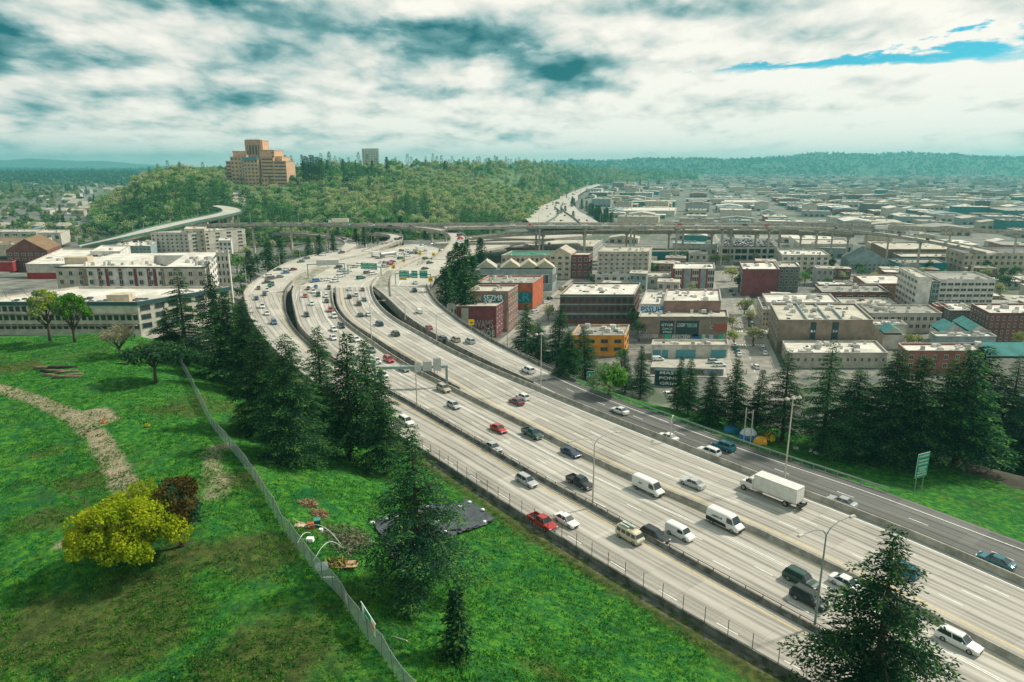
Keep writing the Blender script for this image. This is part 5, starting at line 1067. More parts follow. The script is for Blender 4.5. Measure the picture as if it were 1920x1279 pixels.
b8 = bld('low_building', 'pale flat-roofed building behind the graffiti wall with a blue lettered billboard wall', 1245, 1352, 567, 627, 545, 'pinkbrick', 'roofwhite', 2, 0, units=9, sb=0)
b9 = bld('low_building', 'narrow building with a pale blue painted wall at the left end of the graffiti block', 1201, 1244, 573, 627, 548, 'offwhite', 'roofwhite', 2, 0, units=4, sb=0)
sign_on(b9[0], b9[1], b9[2], .0, 1., b9[5] - 3.6, b9[5] - .2, 'PSSUH', mur_lb, ink_b, push=.1); sign_on(b9[0], b9[1], b9[2], .86, 1., b9[5] - 3.6, b9[5] - .2, None, mur_b, None, push=.18)
b10 = bld('garage', 'low cream garage with blue-green doors facing the car park', 1222, 1365, 650, 672, 640, 'offwhite', 'rooftan', 1, 0, units=6, sb=0)
for a, b in ((.02, .12), (.14, .22), (.32, .58), (.78, .98)): sign_on(b10[0], b10[1], b10[2], a, b, -17.9, b10[5] - 1.3, None, E_('door_teal', (.08, .26, .30)), None, 'garage_door', push=.06)
b11 = bld('apartment_block', 'three-storey block striped in blue-grey, cream and red', 1262, 1340, 506, 545, 495, 'bluegrey', 'roofwhite', 3, 0, units=3, sb=0)
for i, (a, b, c) in enumerate(((.0, .05, 'red'), (.05, .22, 'offwhite'), (.22, .27, 'red'), (.43, .47, 'red'), (.47, .62, 'offwhite'), (.62, .67, 'red'), (.80, .84, 'red'), (.84, 1., 'offwhite'))): sign_on(b11[0], b11[1], b11[2], a, b, -17, b11[5] + .7, None, wallm(c), None, 'wall_panel', push=.05)
for (a, b) in ((.05, .22), (.47, .62), (.84, 1.)):
    q0 = b11[1] + (b11[2] - b11[1]) * a; q1 = b11[1] + (b11[2] - b11[1]) * b; facade(b11[0], q0 + [0, -.12], q1 + [0, -.12], -17, b11[5], 3, 3, .6, .6, m_frd)
bld('brick_building', 'tall plain maroon brick block with a pale parapet beside the avenue trees', 1393, 1461, 507, 556, 493, 'maroon', 'roofwhite', 4, 0, units=5, sb=5)
bld('apartment_block', 'dark apartment block with white-framed windows joined to the maroon brick one', 1461.5, 1500, 503, 549, 494, 'darkgrey', 'rooftan', 4, 4, units=2, sb=0, ww=.55)
b12 = bld('parking_garage', 'white multi-storey parking garage with cars packed on its roof deck', 1352, 1454, 465, 492, 449, 'white', 'roofgrey', 2, 4, units=0, sb=0, ww=.9, hh=.75, frame=m_fr, gl=m_black)
r4 = random.Random(3); nP = 0
for row in range(7):
    for k in range(18):
        if r4.random() < .14: continue
        p = b12[1] + (b12[2] - b12[1]) * ((k + .5) / 18) + UA * (3 + row * (np.hypot(*(b12[4] - b12[1])) - 6) / 6.2)
        c = r4.choice(['white', 'silver', 'black', 'navy', 'grey', 'dark red', 'white']); tag(link('car', simple_car(r4.choice(['sedan', 'SUV', 'hatchback']), c), None, (p[0], p[1], b12[5] + .03), math.pi / 2 - GA), f'tiny parked {c} car on the roof of the white parking garage', 'car', 'cars parked on the garage roof'); nP += 1
bld('office_building', 'white gridded office building right of the parking garage', 1467, 1555, 480, 520, 466, 'offwhite', 'roofwhite', 4, 7, units=8, sb=4, ww=.5, hh=.6)
bld('warehouse', 'wide pale flat-roofed hall with a turquoise strip sign behind the office building', 1500, 1600, 459, 482, 450, 'offwhite', 'rooftan', 1, 6, units=4)
o_, A, B, _, _, zr_, _ = bld('low_building', 'low shed with a bright turquoise lettered front', 1545, 1600, 468.5, 477, 465, 'turq', 'rooftan', 1, 0, units=0, sb=0); sign_on(o_, A, B, .1, .9, zr_ - 2.2, zr_ - .2, 'SUPER COLOR', None, ink_w)
b13 = bld('brick_warehouse', 'large brown brick warehouse with a blank side wall and divided pale roofs', 1461, 1637, 603, 662, 572, 'brown', 'rooftan', 3, 0, units=16, sb=6, ww=.4)
for a, b in ((.34, .40), (.57, .64)): sign_on(b13[0], b13[1], b13[2], a, b, -17.5, b13[5] - .2, None, mur_dg, None, 'wall_panel', push=.06)
for a, t in ((.355, '1'), (.385, '6'), (.59, '5'), (.62, '0')):
    for zz in (3.4, 7.4): sign_on(b13[0], b13[1], b13[2], a - .01, a + .01, b13[5] - zz - 1.2, b13[5] - zz, t, None, ink_w, push=.14)
for a in (.3, .52, .68):
    p0 = b13[1] + (b13[2] - b13[1]) * a; L_ = np.hypot(*(b13[4] - b13[1])); c = p0 + UA * L_ / 2; part('fire_wall', MB().box((c[0], c[1], b13[5] + .45), (.4, L_, 1.0), -GA).mesh('fire_wall', wallm('bluegrey')), b13[0])
bld('brick_building', 'small tan stair wing at the street corner of the large brown warehouse', 1431, 1443, 583, 618, 560, 'tan', 'rooftan', 3, 2, units=2, sb=2)
bld('low_building', 'bright white roof behind the large brown warehouse with a yellow skylight box', 1438, 1572, 570, 610, 553, 'offwhite', 'roofwhite', 2, 0, units=12, sb=4)
bld('low_building', 'long low white-roofed building in front of the brown warehouse', 1478, 1664, 665, 690, 642, 'beige', 'roofwhite', 1, 14, units=18, sb=3, ww=.35, hh=.4)
bld('brick_building', 'maroon flat building with a dark roof edge behind the white gridded roofs', 1542, 1667, 550, 585, 536, 'dark brick', 'roofgrey', 2, 6, units=10, sb=3)
bld('brick_building', 'white-roofed brick building with a small lantern roof beside the hotel-like office', 1624, 1709, 534, 563, 517, 'brick', 'roofwhite', 2, 8, units=3, sb=2, frame=m_fr)
bld('low_building', 'flat pale-roofed building left of the ornate grey one', 1580, 1680, 572, 600, 561, 'offwhite', 'rooftan', 1, 0, units=8, sb=0)
bld('brick_building', 'ornate grey building with a dotted cornice below the pale flat roofs', 1632, 1766, 590, 624, 574, 'beige', 'roofgrey', 2, 11, units=10, sb=3, ww=.6)
b14 = bld('office_building', 'big white office block with bands of dark windows and a dark glass slot', 1764, 1867, 527, 596, 512, 'white', 'roofgrey', 6, 8, units=5, sb=0, ww=.8, hh=.5, frame=m_fr)
b15 = bld('office_building', 'left wing of the big white office block with a windowed side', 1722, 1748, 523, 600, 504, 'white', 'rooftan', 6, 0, units=3, sb=6, ww=.7, hh=.5)
bld('office_building', 'narrow dark glass slot joining the two white office wings', 1748.5, 1763.5, 530, 598, 518, 'darkgrey', 'roofgrey', 6, 1, units=0, sb=0, ww=.9, hh=.8, gl=m_winl)
bld('brick_building', 'little orange brick building left of the dark ornate blocks', 1757, 1779, 577, 612, 571, 'orangered', 'rooftan', 3, 3, units=0, sb=3)
bld('brick_building', 'dark grey ornate block beside the little orange brick building', 1781, 1830, 585, 620, 569, 'darkgrey', 'roofwhite', 4, 5, units=6, sb=5)
bld('brick_building', 'dark brick hotel with a cream cornice and green roof edge at the right edge', 1856, 1990, 590, 648, 572, 'dark brick', 'roofwhite', 4, 12, units=6, sb=6, ww=.35, frame=m_fr)
for i, (x0, x1, yt, yb, yk, lab) in enumerate(((1764, 1812, 626, 650, 612, 'teal gabled roof in the middle of the pale block at right'), (1817, 1855, 624, 652, 604, 'larger teal gabled roof beside the dark brick hotel'), (1657, 1695, 628, 655, 617, 'small teal gabled house right of the brown warehouse'), (1850, 2010, 672, 745, 655, 'big teal gabled roof at the right edge behind the cedars'))):
    bld('gabled_building', lab, x0, x1, yt, yb, yk, 'offwhite', 'roofwhite', 2, 0, units=0, sb=0, gable='teal', para=0.)
bld('low_building', 'long grey block-wall building below the teal gabled roofs', 1756, 1868, 634, 662, 626, 'bluegrey', 'roofwhite', 2, 0, units=6, sb=0)
bld('brick_building', 'low red brick building with a white roof behind the cedars at right', 1700, 1893, 661, 700, 647, 'brick', 'roofwhite', 2, 9, units=10, sb=3, ww=.35)
bld('low_building', 'white-roofed shed between the brown warehouse and the teal gabled house', 1640, 1700, 612, 640, 603, 'offwhite', 'roofwhite', 1, 0, units=8, sb=0)
bld('warehouse', 'teal-blue warehouse behind the white-roofed brick building', 1681, 1776, 495, 510, 487, 'turq', 'roofgrey', 1, 0, units=4)
bld('warehouse', 'long pale roof with an orange-yellow fascia near the viaduct at right', 1662, 1833, 469, 486, 456, 'ochre', 'rooftan', 1, 0, units=6, sb=0, maxd=60)
bld('apartment_block', 'tan hotel block with a dark roof at the right edge under the viaduct slope', 1808, 1990, 477, 514, 466, 'tan', 'darkgrey', 3, 16, units=2, sb=4)
bld('house_row', 'blue-grey row of gabled town houses behind the parking garage', 1594, 1669, 493, 511, 482, 'bluegrey', 'roofgrey', 2, 9, units=0, sb=0, gable='bluegrey')
bld('warehouse', 'flat tan roof with dark teal walls between the beige block and the garage', 1218, 1314, 474, 497, 468, 'teal', 'roofgrey', 2, 0, units=3, sb=0)
bld('low_building', 'small low pale sheds left of the striped block', 1205, 1255, 521, 540, 512, 'beige', 'rooftan', 1, 4, units=5)
bld('low_building', 'low dark-roofed shop strip under the viaduct slope', 1690, 1805, 483, 496, 476, 'darkgrey', 'rooftan', 1, 0, units=6, sb=0)
# graffiti fence along the car park
o = thing('wooden_fence', 'fence covered in graffiti between the car park and the cedars', 'fence'); A = g(1218, 702, -18); B = g(1356, 706, -18)
d = B - A; part('fence_panel', MB().box(((A + B)[0] / 2, (A + B)[1] / 2, -16.6), (np.hypot(*d), .15, 2.8), math.atan2(d[1], d[0])).mesh('fence_panel', M('weathered_boards', (.25, .25, .23), .9, .4, .8)), o)
for t0, t1, tx, ik in ((.0, .3, 'VLNSMARTY', ink_b), (.33, .52, 'KAGE', mur_b), (.55, .75, 'DREK', ink_b), (.78, .98, 'NOTS', mur_b)): sign_on(o, A, B, t0, t1, -17.6, -15.5, tx, None, ik, push=.14)
o = thing('lettered_container', 'stacked pallets sprayed with white graffiti below the fence', 'container', (*g(1252, 722, -18), -18), -.1)
for i in range(3): part('side_panel', MB().box((0, 0, .9 + i * 1.9), (9, 2.4, 1.7)).mesh('side_panel', mur_dg), o); 
for i, tx in enumerate(('GRIM', 'PONE', 'MAST')): q = part('lettering', text_mesh(tx, 1.5, ink_w), o, loc=(0, -1.26, .95 + i * 1.9)); q.rotation_euler = (math.pi / 2, 0, 0); q.scale = (1.7, 1, 1)

# ---- left-hand blocks on the town plateau
def lb(*a, **k): k.setdefault('az', R(-20)); k.setdefault('zb', 2.); return bld(*a, **k)
azl = R(62)
def long_block():
    b = lb('apartment_block', 'long cream apartment block with a teal roof edge behind the crest trees', -60, 257, 570, 628, 541, 'offwhite', 'roofwhite', 3, 26, units=0, sb=7, side='R', frame=m_frd, gl=m_win, ww=.62, hh=.55, az=R(33), maxd=60)
    o, P0, P1, P2, P3, zr, y = b; d = P1 - P0; c = (P0 + P1) / 2; part('roof_edge', MB().box((c[0], c[1] - .25, zr + .1), (np.hypot(*d) + .6, .5, 1.1), math.atan2(d[1], d[0])).mesh('roof_edge', M('dark_teal_trim', (.03, .08, .09), .6, 0)), o)
    d2 = P2 - P1; c = (P1 + P2) / 2 + np.array([.25, -.15]); part('roof_edge', MB().box((c[0], c[1], zr + .1), (np.hypot(*d2) + .6, .5, 1.1), math.atan2(d2[1], d2[0])).mesh('roof_edge', M('dark_teal_trim', (.03, .08, .09), .6, 0)), o)
    for zz in (2 + 3.4, 2 + 7.): c = (P0 + P1) / 2; part('balcony', MB().box((c[0], c[1] - .7, zz), (np.hypot(*d) * .98, 1.4, .25), math.atan2(d[1], d[0])).mesh('balcony', wallm('brown')), o)
    u = np.array([math.sin(R(33)), math.cos(R(33))]); dn = d / np.hypot(*d); r = random.Random(2)
    for k in range(46):
        p = P0 + dn * r.uniform(.12, .97) * np.hypot(*d) + u * r.choice([4, 6.5, 9, 11.5]); q = part('skylight', CARM.setdefault('sky_l', MB().box((0, 0, .25), (1.6, 1.1, .5), 0, 0, .7).mesh('skylight', [m_win])), o, loc=(p[0], p[1], zr + .02), rz=r.uniform(-.3, .3))
    p = P0 + dn * .80 * np.hypot(*d) + u * 6; part('stair_tower', MB().box((p[0], p[1], zr + 1.2), (7, 5, 2.6), .1).mesh('stair_tower', wallm('tan')), o)
long_block()
def court_block():
    zb = 2.; y = y_for(zb, 569); zr = z_at(y, 505); P0 = g(104, 505, zr); P1 = g(385, 506, zr); P2 = g(404, 477, zr); P3 = g(300, 473, zr); P2 = g(412, 476, zr); P3 = g(215, 479, zr)
    o = thing('apartment_block', 'large white five-storey apartment block built round a courtyard', 'building'); out = [P0, P1, P2, P3]; inn = [g(214, 500, zr), g(318, 500, zr), g(345, 482, zr), g(290, 482, zr)]
    vs = [(*p, zb - 2) for p in out] + [(*p, zr + .8) for p in out] + [(*p, zr + .8) for p in inn] + [(*p, zb) for p in inn]; wl = []; rf = []
    for k in range(4): j = (k + 1) % 4; wl += [(k, j, 4 + j, 4 + k), (8 + k, 8 + j, 12 + j, 12 + k)]; rf.append((4 + k, 4 + j, 8 + j, 8 + k))
    part('wall', MB().add(vs, wl).mesh('wall', wallm('white')), o); part('roof', MB().add(vs, rf).mesh('roof', roofm('roofwhite')), o)
    d = P1 - P0; L = np.hypot(*d); dn = d / L; rz = math.atan2(d[1], d[0])
    for k, (a, b, c) in enumerate(((0, .16, 'beige'), (.16, .205, 'brown'), (.28, .30, 'maroon'), (.33, .35, 'maroon'), (.42, .44, 'maroon'), (.52, .54, 'maroon'), (.61, .63, 'maroon'), (.65, .67, 'maroon'), (.70, .725, 'brown'), (.725, .995, 'beige'))):
        p = P0 + d * (a + b) / 2; part('wall_panel', MB().box((0, 0, 0), (L * (b - a), .3, zr - zb + .6), 0).mesh('wall_panel', wallm(c)), o, loc=(p[0], p[1] - .05, (zr + zb) / 2), rz=rz)
    facade(o, P0 + [0, -.22], P1 + [0, -.22], zb, zr, 4, 15, .38, .55, m_fr, m_win, budget=60); facade(o, P1, P2, zb, zr, 5, 8, .3, .45, m_frd, budget=40)
    for a, b in ((P0, P1), (P1, P2)): c = (a + b) / 2; dd = b - a; part('roof_edge', MB().box((c[0], c[1] - .2, zr + .9), (np.hypot(*dd), .5, .5), math.atan2(dd[1], dd[0])).mesh('roof_edge', M('dark_teal_trim', (.03, .08, .09), .6, 0)), o)
    p = g(150, 497, zr); part('stair_tower', MB().box((p[0], p[1], zr + 1.8), (9, 5, 3.4), .1).mesh('stair_tower', wallm('tan')), o); roof_units(o, g(130, 502, zr), UA, dn, 6, 60, zr + .8, 10, 4); roof_units(o, g(318, 498, zr), UA, dn, 14, 16, zr + .8, 12, 5)
court_block()
lb('apartment_block', 'white tower wing with small windows at the right end of the courtyard block', 405, 428, 477, 566, 472, 'offwhite', 'rooftan', 6, 3, units=2, sb=0, frame=m_frd, ww=.35)
lb('apartment_block', 'cream five-storey block with recessed balconies behind the courtyard block', 282, 352, 438, 476, 430, 'offwhite', 'roofwhite', 5, 8, zb=-6, units=4, sb=5, ww=.4, side='R', az=R(40))
lb('apartment_block', 'taller stair wing rising over the cream five-storey block', 345, 383, 431, 474, 426, 'tan', 'roofwhite', 5, 3, zb=-6, units=1, sb=2, side='R', ww=.3)
_gy = lb('gymnasium', 'white hall with a broad pale sloping roof and red lower walls', 48, 168, 498, 524, 468, 'offwhite', 'roofwhite', 1, 0, zb=0, units=3, sb=0, hh=.3); sign_on(_gy[0], _gy[1], _gy[2], .0, 1., 0, 3.4, None, wallm('red'), None, 'lower_wall', push=.05)
lb('gymnasium', 'white windowed hall wing joined to the broad pale roof', 169, 225, 474, 505, 462, 'white', 'roofwhite', 2, 3, zb=0, units=1, sb=0)
lb('school_building', 'teal and cream two-storey building behind the white hall', 216, 282, 463, 482, 450, 'bluegrey', 'roofwhite', 2, 9, zb=-4, units=10, sb=0, gl=m_winl)
lb('brick_house', 'brown brick house with a hipped brown roof at the left edge', 11, 88, 472, 505, 461, 'dark brick', 'roofgrey', 3, 6, zb=-2, units=0, sb=0, gable='ochre')
lb('warehouse', 'flat tan-roofed warehouse behind the brown brick house', -60, 55, 461, 474, 446, 'tan', 'ochre', 1, 0, zb=-8, units=2, sb=0)
lb('warehouse', 'long pale low warehouse at the left with dark lower walls', -60, 68, 436, 448, 431, 'offwhite', 'rooftan', 1, 8, zb=-12, units=4, sb=0)
lb('warehouse', 'cream windowless warehouse right of the long low one', 70, 113, 438, 455, 432, 'offwhite', 'rooftan', 1, 3, zb=-12, units=2, sb=0)
lb('small_house', 'white curved-roof pavilion left of the green trees', 410, 433, 453, 475, 447, 'white', 'roofwhite', 2, 3, zb=-4, units=1, sb=0)
lb('low_building', 'small red container-like shed at the left edge', -20, 23, 494, 503, 490, 'red', 'rooftan', 1, 0, zb=0, units=0, sb=0)
# ---- the hilltop tower hospital, stepped brick
def hospital():
    o = thing('brick_tower', 'huge stepped orange brick tower block crowning the wooded hill', 'building'); zb = 20.; y0 = y_for(zb, 357); s = FP / (y0 * CS + (HC - 60) * SN)
    bm_ = wallm('pacbrick'); dk = M('wall_pac_dark', (.46, .28, .18), .9, .2, .2)
    def blk(x0, x1, ytop, d0, d1, nm='wing', mat=bm_, win=True, st=None, bays=None, gl=None, ybot=None):
        X0 = (x0 - CX) / s; X1 = (x1 - CX) / s; zt = z_at(y0, ytop); z0_ = zb - 3 if ybot is None else z_at(y0, ybot)
        p = part(nm, MB().box(((X0 + X1) / 2, y0 + (d0 + d1) / 2, (z0_ + zt) / 2), (X1 - X0, d1 - d0, zt - z0_)).mesh(nm, mat), o)
        part('parapet', MB().box(((X0 + X1) / 2, y0 + (d0 + d1) / 2, zt + .4), (X1 - X0 + .8, d1 - d0 + .8, .8)).mesh('parapet', dk), o)
        return X0, X1, zt, y0 + d0
    W_ = [blk(418, 432, 303, 10, 40), blk(430, 452, 295, 4, 45), blk(432, 458, 284, 12, 50), blk(452, 488, 296, 14, 52), blk(450, 462, 291, 2, 12), blk(458, 485, 300, -4, 14, ybot=357), blk(484, 512, 282, 8, 50), blk(510, 524, 294, 12, 50), blk(512, 536, 303, 0, 42), blk(488, 512, 296, 2, 10), blk(453, 485, 263, 22, 50, 'crown_tower'), blk(456, 482, 262, 18, 24, 'crown_tower'), blk(491, 502, 333, -8, 4), blk(378, 418, 340, 10, 40)]
    # banded windows
    bandm = M('window_band', (.10, .075, .06), .4, 0); bandb = M('window_band_blue', (.03, .20, .24), .15, 0, spec=.7)
    def col_windows(i, st, bays, mat=None):
        X0, X1, zt, yy = W_[i]; me = win_mesh(M('stone_surround', (.45, .30, .18), .8, 0), mat or m_win); k = 0; H = zt - 22; w = (X1 - X0) / bays
        for a in range(st):
            for b in range(bays): part('window', me, o, loc=(X0 + w * (b + .5), yy - .06, 22 + H * (a + .55) / st), sc=(w * .55, 1.2, H / st * .5))
    col_windows(5, 8, 4); col_windows(1, 8, 3); col_windows(12, 2, 2)
    for i, nb in ((8, 8), (0, 8), (13, 3), (9, 9), (11, 2)):
        X0, X1, zt, yy = W_[i]; H = zt - 22
        for a in range(nb): part('window_band', MB().box(((X0 + X1) / 2, yy - .1, 22 + H * (a + .6) / nb), ((X1 - X0) * .86, .3, H / nb * .38)).mesh('window_band', bandm), o)
    X0, X1, zt, yy = W_[6]; me = win_mesh(M('stone_surround', (.45, .30, .18)), m_win)
    for a in range(9):
        for b in (.86, .95): part('window', me, o, loc=(X0 + (X1 - X0) * b, yy - .06, 24 + (zt - 24) * (a + .5) / 9), sc=(1.6, 1.2, 3.2))
    X0, X1, zt, yy = W_[4]; 
    for a in range(12): part('window_band', MB().box(((X0 + X1) / 2, yy - .1, 22 + (zt - 24) * (a + .5) / 12), ((X1 - X0) * .5, .3, (zt - 24) / 12 * .72)).mesh('window_band', bandb), o)
    X0, X1, zt, yy = W_[5]; part('window_band', MB().box(((X0 + X1) / 2, yy + 2, zt + 1.8), ((X1 - X0) * .92, 8, 4.4)).mesh('window_band', bandb), o)
    X0, X1, zt, yy = W_[10]
    for a in range(6): part('pilaster', MB().box((X0 + (X1 - X0) * (a + .3) / 5.6, yy - 4.7, zt - 14), (1.3, 1., 30)).mesh('pilaster', dk), o)
    for a in range(7): part('aerial', MB().tube([(X0 + (X1 - X0) * (.15 + .11 * a), yy, zt), (X0 + (X1 - X0) * (.15 + .11 * a), yy, zt + 3 + a % 3)], .2, 4).mesh('aerial', m_steel), o)
hospital()
bld('tower_block', 'pale slab tower block standing alone on the hill crest', 678, 709, 279, 318, 276, 'tan', 'rooftan', 12, 6, zb=42, units=2, sb=2, ww=.45, side='R')
bld('hospital_wing', 'faint pale slab building on the hill horizon', 825, 858, 294, 306, 293, 'offwhite', 'rooftan', 4, 6, zb=50, units=1, sb=0)
bld('tower_block', 'tiny tower block left of the faint pale slab on the horizon', 783, 789, 297, 307, 296, 'offwhite', 'rooftan', 5, 2, zb=50, units=0, sb=0)
bld('apartment_block', 'pair of pinkish blocks beside the far freeway bend', 1148, 1170, 343, 356, 340, 'pinkbrick', 'rooftan', 5, 5, units=2, sb=0); bld('apartment_block', 'cream block beside the pinkish ones at the far freeway bend', 1172, 1186, 348, 357, 345, 'tan', 'rooftan', 4, 4, units=1, sb=0)
bld('warehouse', 'long dark arcaded building behind the far conifers', 1182, 1266, 379, 388, 372, 'teal', 'rooftan', 1, 14, units=2, sb=0, gl=m_black)
bld('warehouse', 'long white freight shed below the arcaded building', 1152, 1265, 396, 406, 389, 'offwhite', 'roofwhite', 1, 0, units=2, sb=0)
bld('bus_depot', 'dark blue-edged depot roof behind the viaduct', 1262, 1392, 417, 421, 413, 'teal', 'roofgrey', 1, 0, units=5, sb=0)
bld('warehouse', 'white arched exhibition shed far beyond the viaduct', 1360, 1425, 380, 391, 374, 'offwhite', 'roofwhite', 1, 0, units=0, sb=0)
bld('silo', 'slim pale concrete silo among the far sheds', 1735, 1740, 310, 328, 309, 'offwhite', 'roofwhite', 4, 0, zb=-18, units=0, sb=0)
bld('warehouse', 'pale square block at the foot of the far ridge', 1702, 1718, 318, 329, 317, 'tan', 'roofwhite', 3, 0, units=0, sb=0); bld('office_building', 'wide grey block near the foot of the far ridge', 1812, 1838, 317, 330, 316, 'grey', 'rooftan', 4, 4, units=0, sb=0)
bld('warehouse', 'dark blue-walled shed at the right edge beyond the viaduct', 1886, 2000, 396, 412, 388, 'teal', 'roofgrey', 1, 0, units=1, sb=0)

def infill():
    r = random.Random(17); VA = np.array([math.cos(GA), -math.sin(GA)]); roads = [line(p, -18) for p in ([(945, 665), (990, 625), (1035, 580), (1085, 532), (1118, 500), (1148, 468)], [(1440, 760), (1412, 690), (1388, 615), (1368, 545), (1352, 500), (1338, 470), (1325, 440)])]
    k = 0; n = 0
    for iu in range(29):
        for iv in range(-4, 29):
            P = UA * (185 + iu * 13.5) + VA * (-30 + iv * 15.5) + np.array([r.uniform(-3, 3), r.uniform(-3, 3)]); px, py = proj(P[0], P[1], -18)
            if not (930 < px < 1990) or P[1] > 540 or P[1] < 190 or (px < 1420 and py > 588) or py > 640: continue
            if float(sdist(P[None], ER)[0]) < 40: continue
            if min(abs(float(sdist(P[None], rd)[0])) for rd in roads) < 17: continue
            if any(np.hypot(*(P - c)) < rad * .80 + 5 for c, rad in FOOTP): continue
            q = r.random()
            if q < .50 and k < 150:
                W, D, H = r.uniform(10, 15), r.uniform(9, 14), r.choice([4, 5, 5, 7, 8, 11]); wl = r.choice(['offwhite', 'brick', 'tan', 'beige', 'pinkbrick', 'dark brick', 'grey', 'bluegrey']); rf = r.choice(['roofwhite', 'rooftan', 'roofgrey', 'rooftan'])
                o = thing('low_building', f'small {wl.replace("offwhite", "cream").replace("pinkbrick", "pale brick").replace("bluegrey", "blue-grey")} building filling a gap between the city blocks', 'building', (P[0], P[1], -18), -GA, 'small buildings between the city blocks'); a, b = W / 2, D / 2
                mb = MB(); mb.prism([(-a, -b), (a, -b), (a, b), (-a, b)], -.5, H); part('wall', mb.mesh('wall', wallm(wl)), o); mb = MB(); mb.box((0, 0, H + .12), (W + .4, D + .4, .24)); part('roof', mb.mesh('roof', roofm(rf)), o)
                for j in range(3): s_ = r.uniform(.8, 2); part('roof_unit', MB().box((r.uniform(-.7, .7) * a, r.uniform(-.7, .7) * b, H + .6), (s_, s_, .8)).mesh('roof_unit', M('vent_white', (.6, .58, .52))), o)
                st = max(1, H // 4); me = win_mesh(m_fr)
                for i_ in range(st):
                    for j in range(3): part('window', me, o, loc=(-a + W * (j + .5) / 3, -b - .05, H * (i_ + .55) / st), sc=(W * .16, 1, H / st * .5))
                k += 1
            elif q < .60 and n < 60:
                for j in range(3):
                    c_ = r.choice(['white', 'silver', 'black', 'navy', 'grey', 'red', 'white']); x_ = P + VA * (j - 1) * 3.2; tag(link('car', simple_car(r.choice(['sedan', 'SUV', 'hatchback']), c_), None, (x_[0], x_[1], -17.94), math.pi / 2 - GA), f'{c_} car standing in a small lot between the city blocks', 'car', 'cars in small lots between the city blocks'); n += 1
            elif q < .90: CT.append((P[0], P[1], r.choice([1, 2, 2, 3, 0]), r.uniform(.55, .95)))
CT = []
infill()

# ---- industrial flats: sheds in blocks along the street grid
def industrial():
    r = random.Random(11); VA = np.array([math.cos(GA), -math.sin(GA)]); cand = []; taken = []
    walls = ['offwhite', 'beige', 'tan', 'grey', 'tan', 'white', 'pinkbrick', 'bluegrey', 'beige', 'darkgrey', 'teal']; roofs = ['roofwhite', 'rooftan', 'roofgrey', 'rooftan', 'roofwhite', 'rooftan', 'bluegrey', 'roofgrey']
    v = -1600.
    for iu in range(0, 92):
        u0 = 520 + iu * 50 + (iu // 3) * 16
        for iv in range(-40, 96):
            v0 = iv * 52 + (iv // 3) * 16
            p = UA * u0 + VA * v0; x, y = p
            px, py = proj(x, y, -18)
            if not (-80 < px < 2000) or y < 560 or y > 5300: continue
            if y > 1500 and (iu + iv) % 2: continue
            if px < 1000: continue
            if y < hinterp(px, FOOT) * 0 and px < 1320: continue
            if px < 1320 and y > float(hinterp(px, FOOT)) - 60: continue
            if py > 338 and 960 < px < float(np.interp(py, [338, 350, 362, 372, 384, 400, 424, 440], [1135, 1120, 1105, 1100, 1105, 1130, 1160, 1165])): continue
            if 560 < y < 640 and px < 1180: continue
            if r.random() < .16: continue
            cand.append((y, x, px, py))
    cand.sort(); k = 0; blob = MB(); bm_ = [roofm('roofwhite'), roofm('rooftan'), roofm('roofgrey'), wallm('bluegrey'), wallm('darkgrey')]
    for y, x, px, py in cand:
        W = r.uniform(16, 50); D = r.uniform(14, 42); H = r.choice([5, 6, 7, 8, 9, 11, 14]) ; wl, rf = r.choice(walls), r.choice(roofs)
        if k < 270:
            o = thing('warehouse', f'distant {"low" if H < 9 else "tall"} {wl} shed with a {rf.replace("roof", "").replace("rooftan", "tan") or "pale"} roof on the industrial flats', 'warehouse', (x, y, -18), -GA, 'sheds on the industrial flats')
            a, b = W / 2, D / 2; mb = MB(); mb.prism([(-a, -b), (a, -b), (a, b), (-a, b)], -.5, H); part('wall', mb.mesh('wall', wallm(wl)), o)
            mb = MB()
            if r.random() < .3: mb.loft([[(-a - .4, -b - .4, H + .02), (0, -b - .4, H + 2.6), (a + .4, -b - .4, H + .02)], [(-a - .4, b + .4, H + .02), (0, b + .4, H + 2.6), (a + .4, b + .4, H + .02)]])
            else:
                mb.box((0, 0, H + .15), (W + .8, D + .8, .3))
                for q in range(5): mb.box((r.uniform(-.4, .4) * W, r.uniform(-.4, .4) * D, H + .9), (r.uniform(1.5, 4), r.uniform(1.5, 4), 1.2))
            part('roof', mb.mesh('roof', roofm(rf)), o)
            mb = MB(); nb = int(W / 7)
            for q in range(nb): mb.box((-a + W * (q + .5) / nb, -b - .05, 1.9), (W / nb * .55, .12, 3.0))
            part('loading_doors', mb.mesh('loading_doors', m_frd), o)['kind'] = 'stuff'
        else:
            for q in range(2): blob.box((x + r.uniform(-20, 20), y + r.uniform(-20, 20), -18 + H / 2), (W * r.uniform(.4, .9), D * r.uniform(.4, .9), H * r.uniform(.6, 1.1)), -GA, r.randrange(5))
        k += 1
    print('sheds', k)
    tag(link('far_sheds', blob.mesh('far_sheds', bm_)), 'mass of faint pale sheds filling the far industrial flats', 'buildings', None, 'stuff')
industrial()

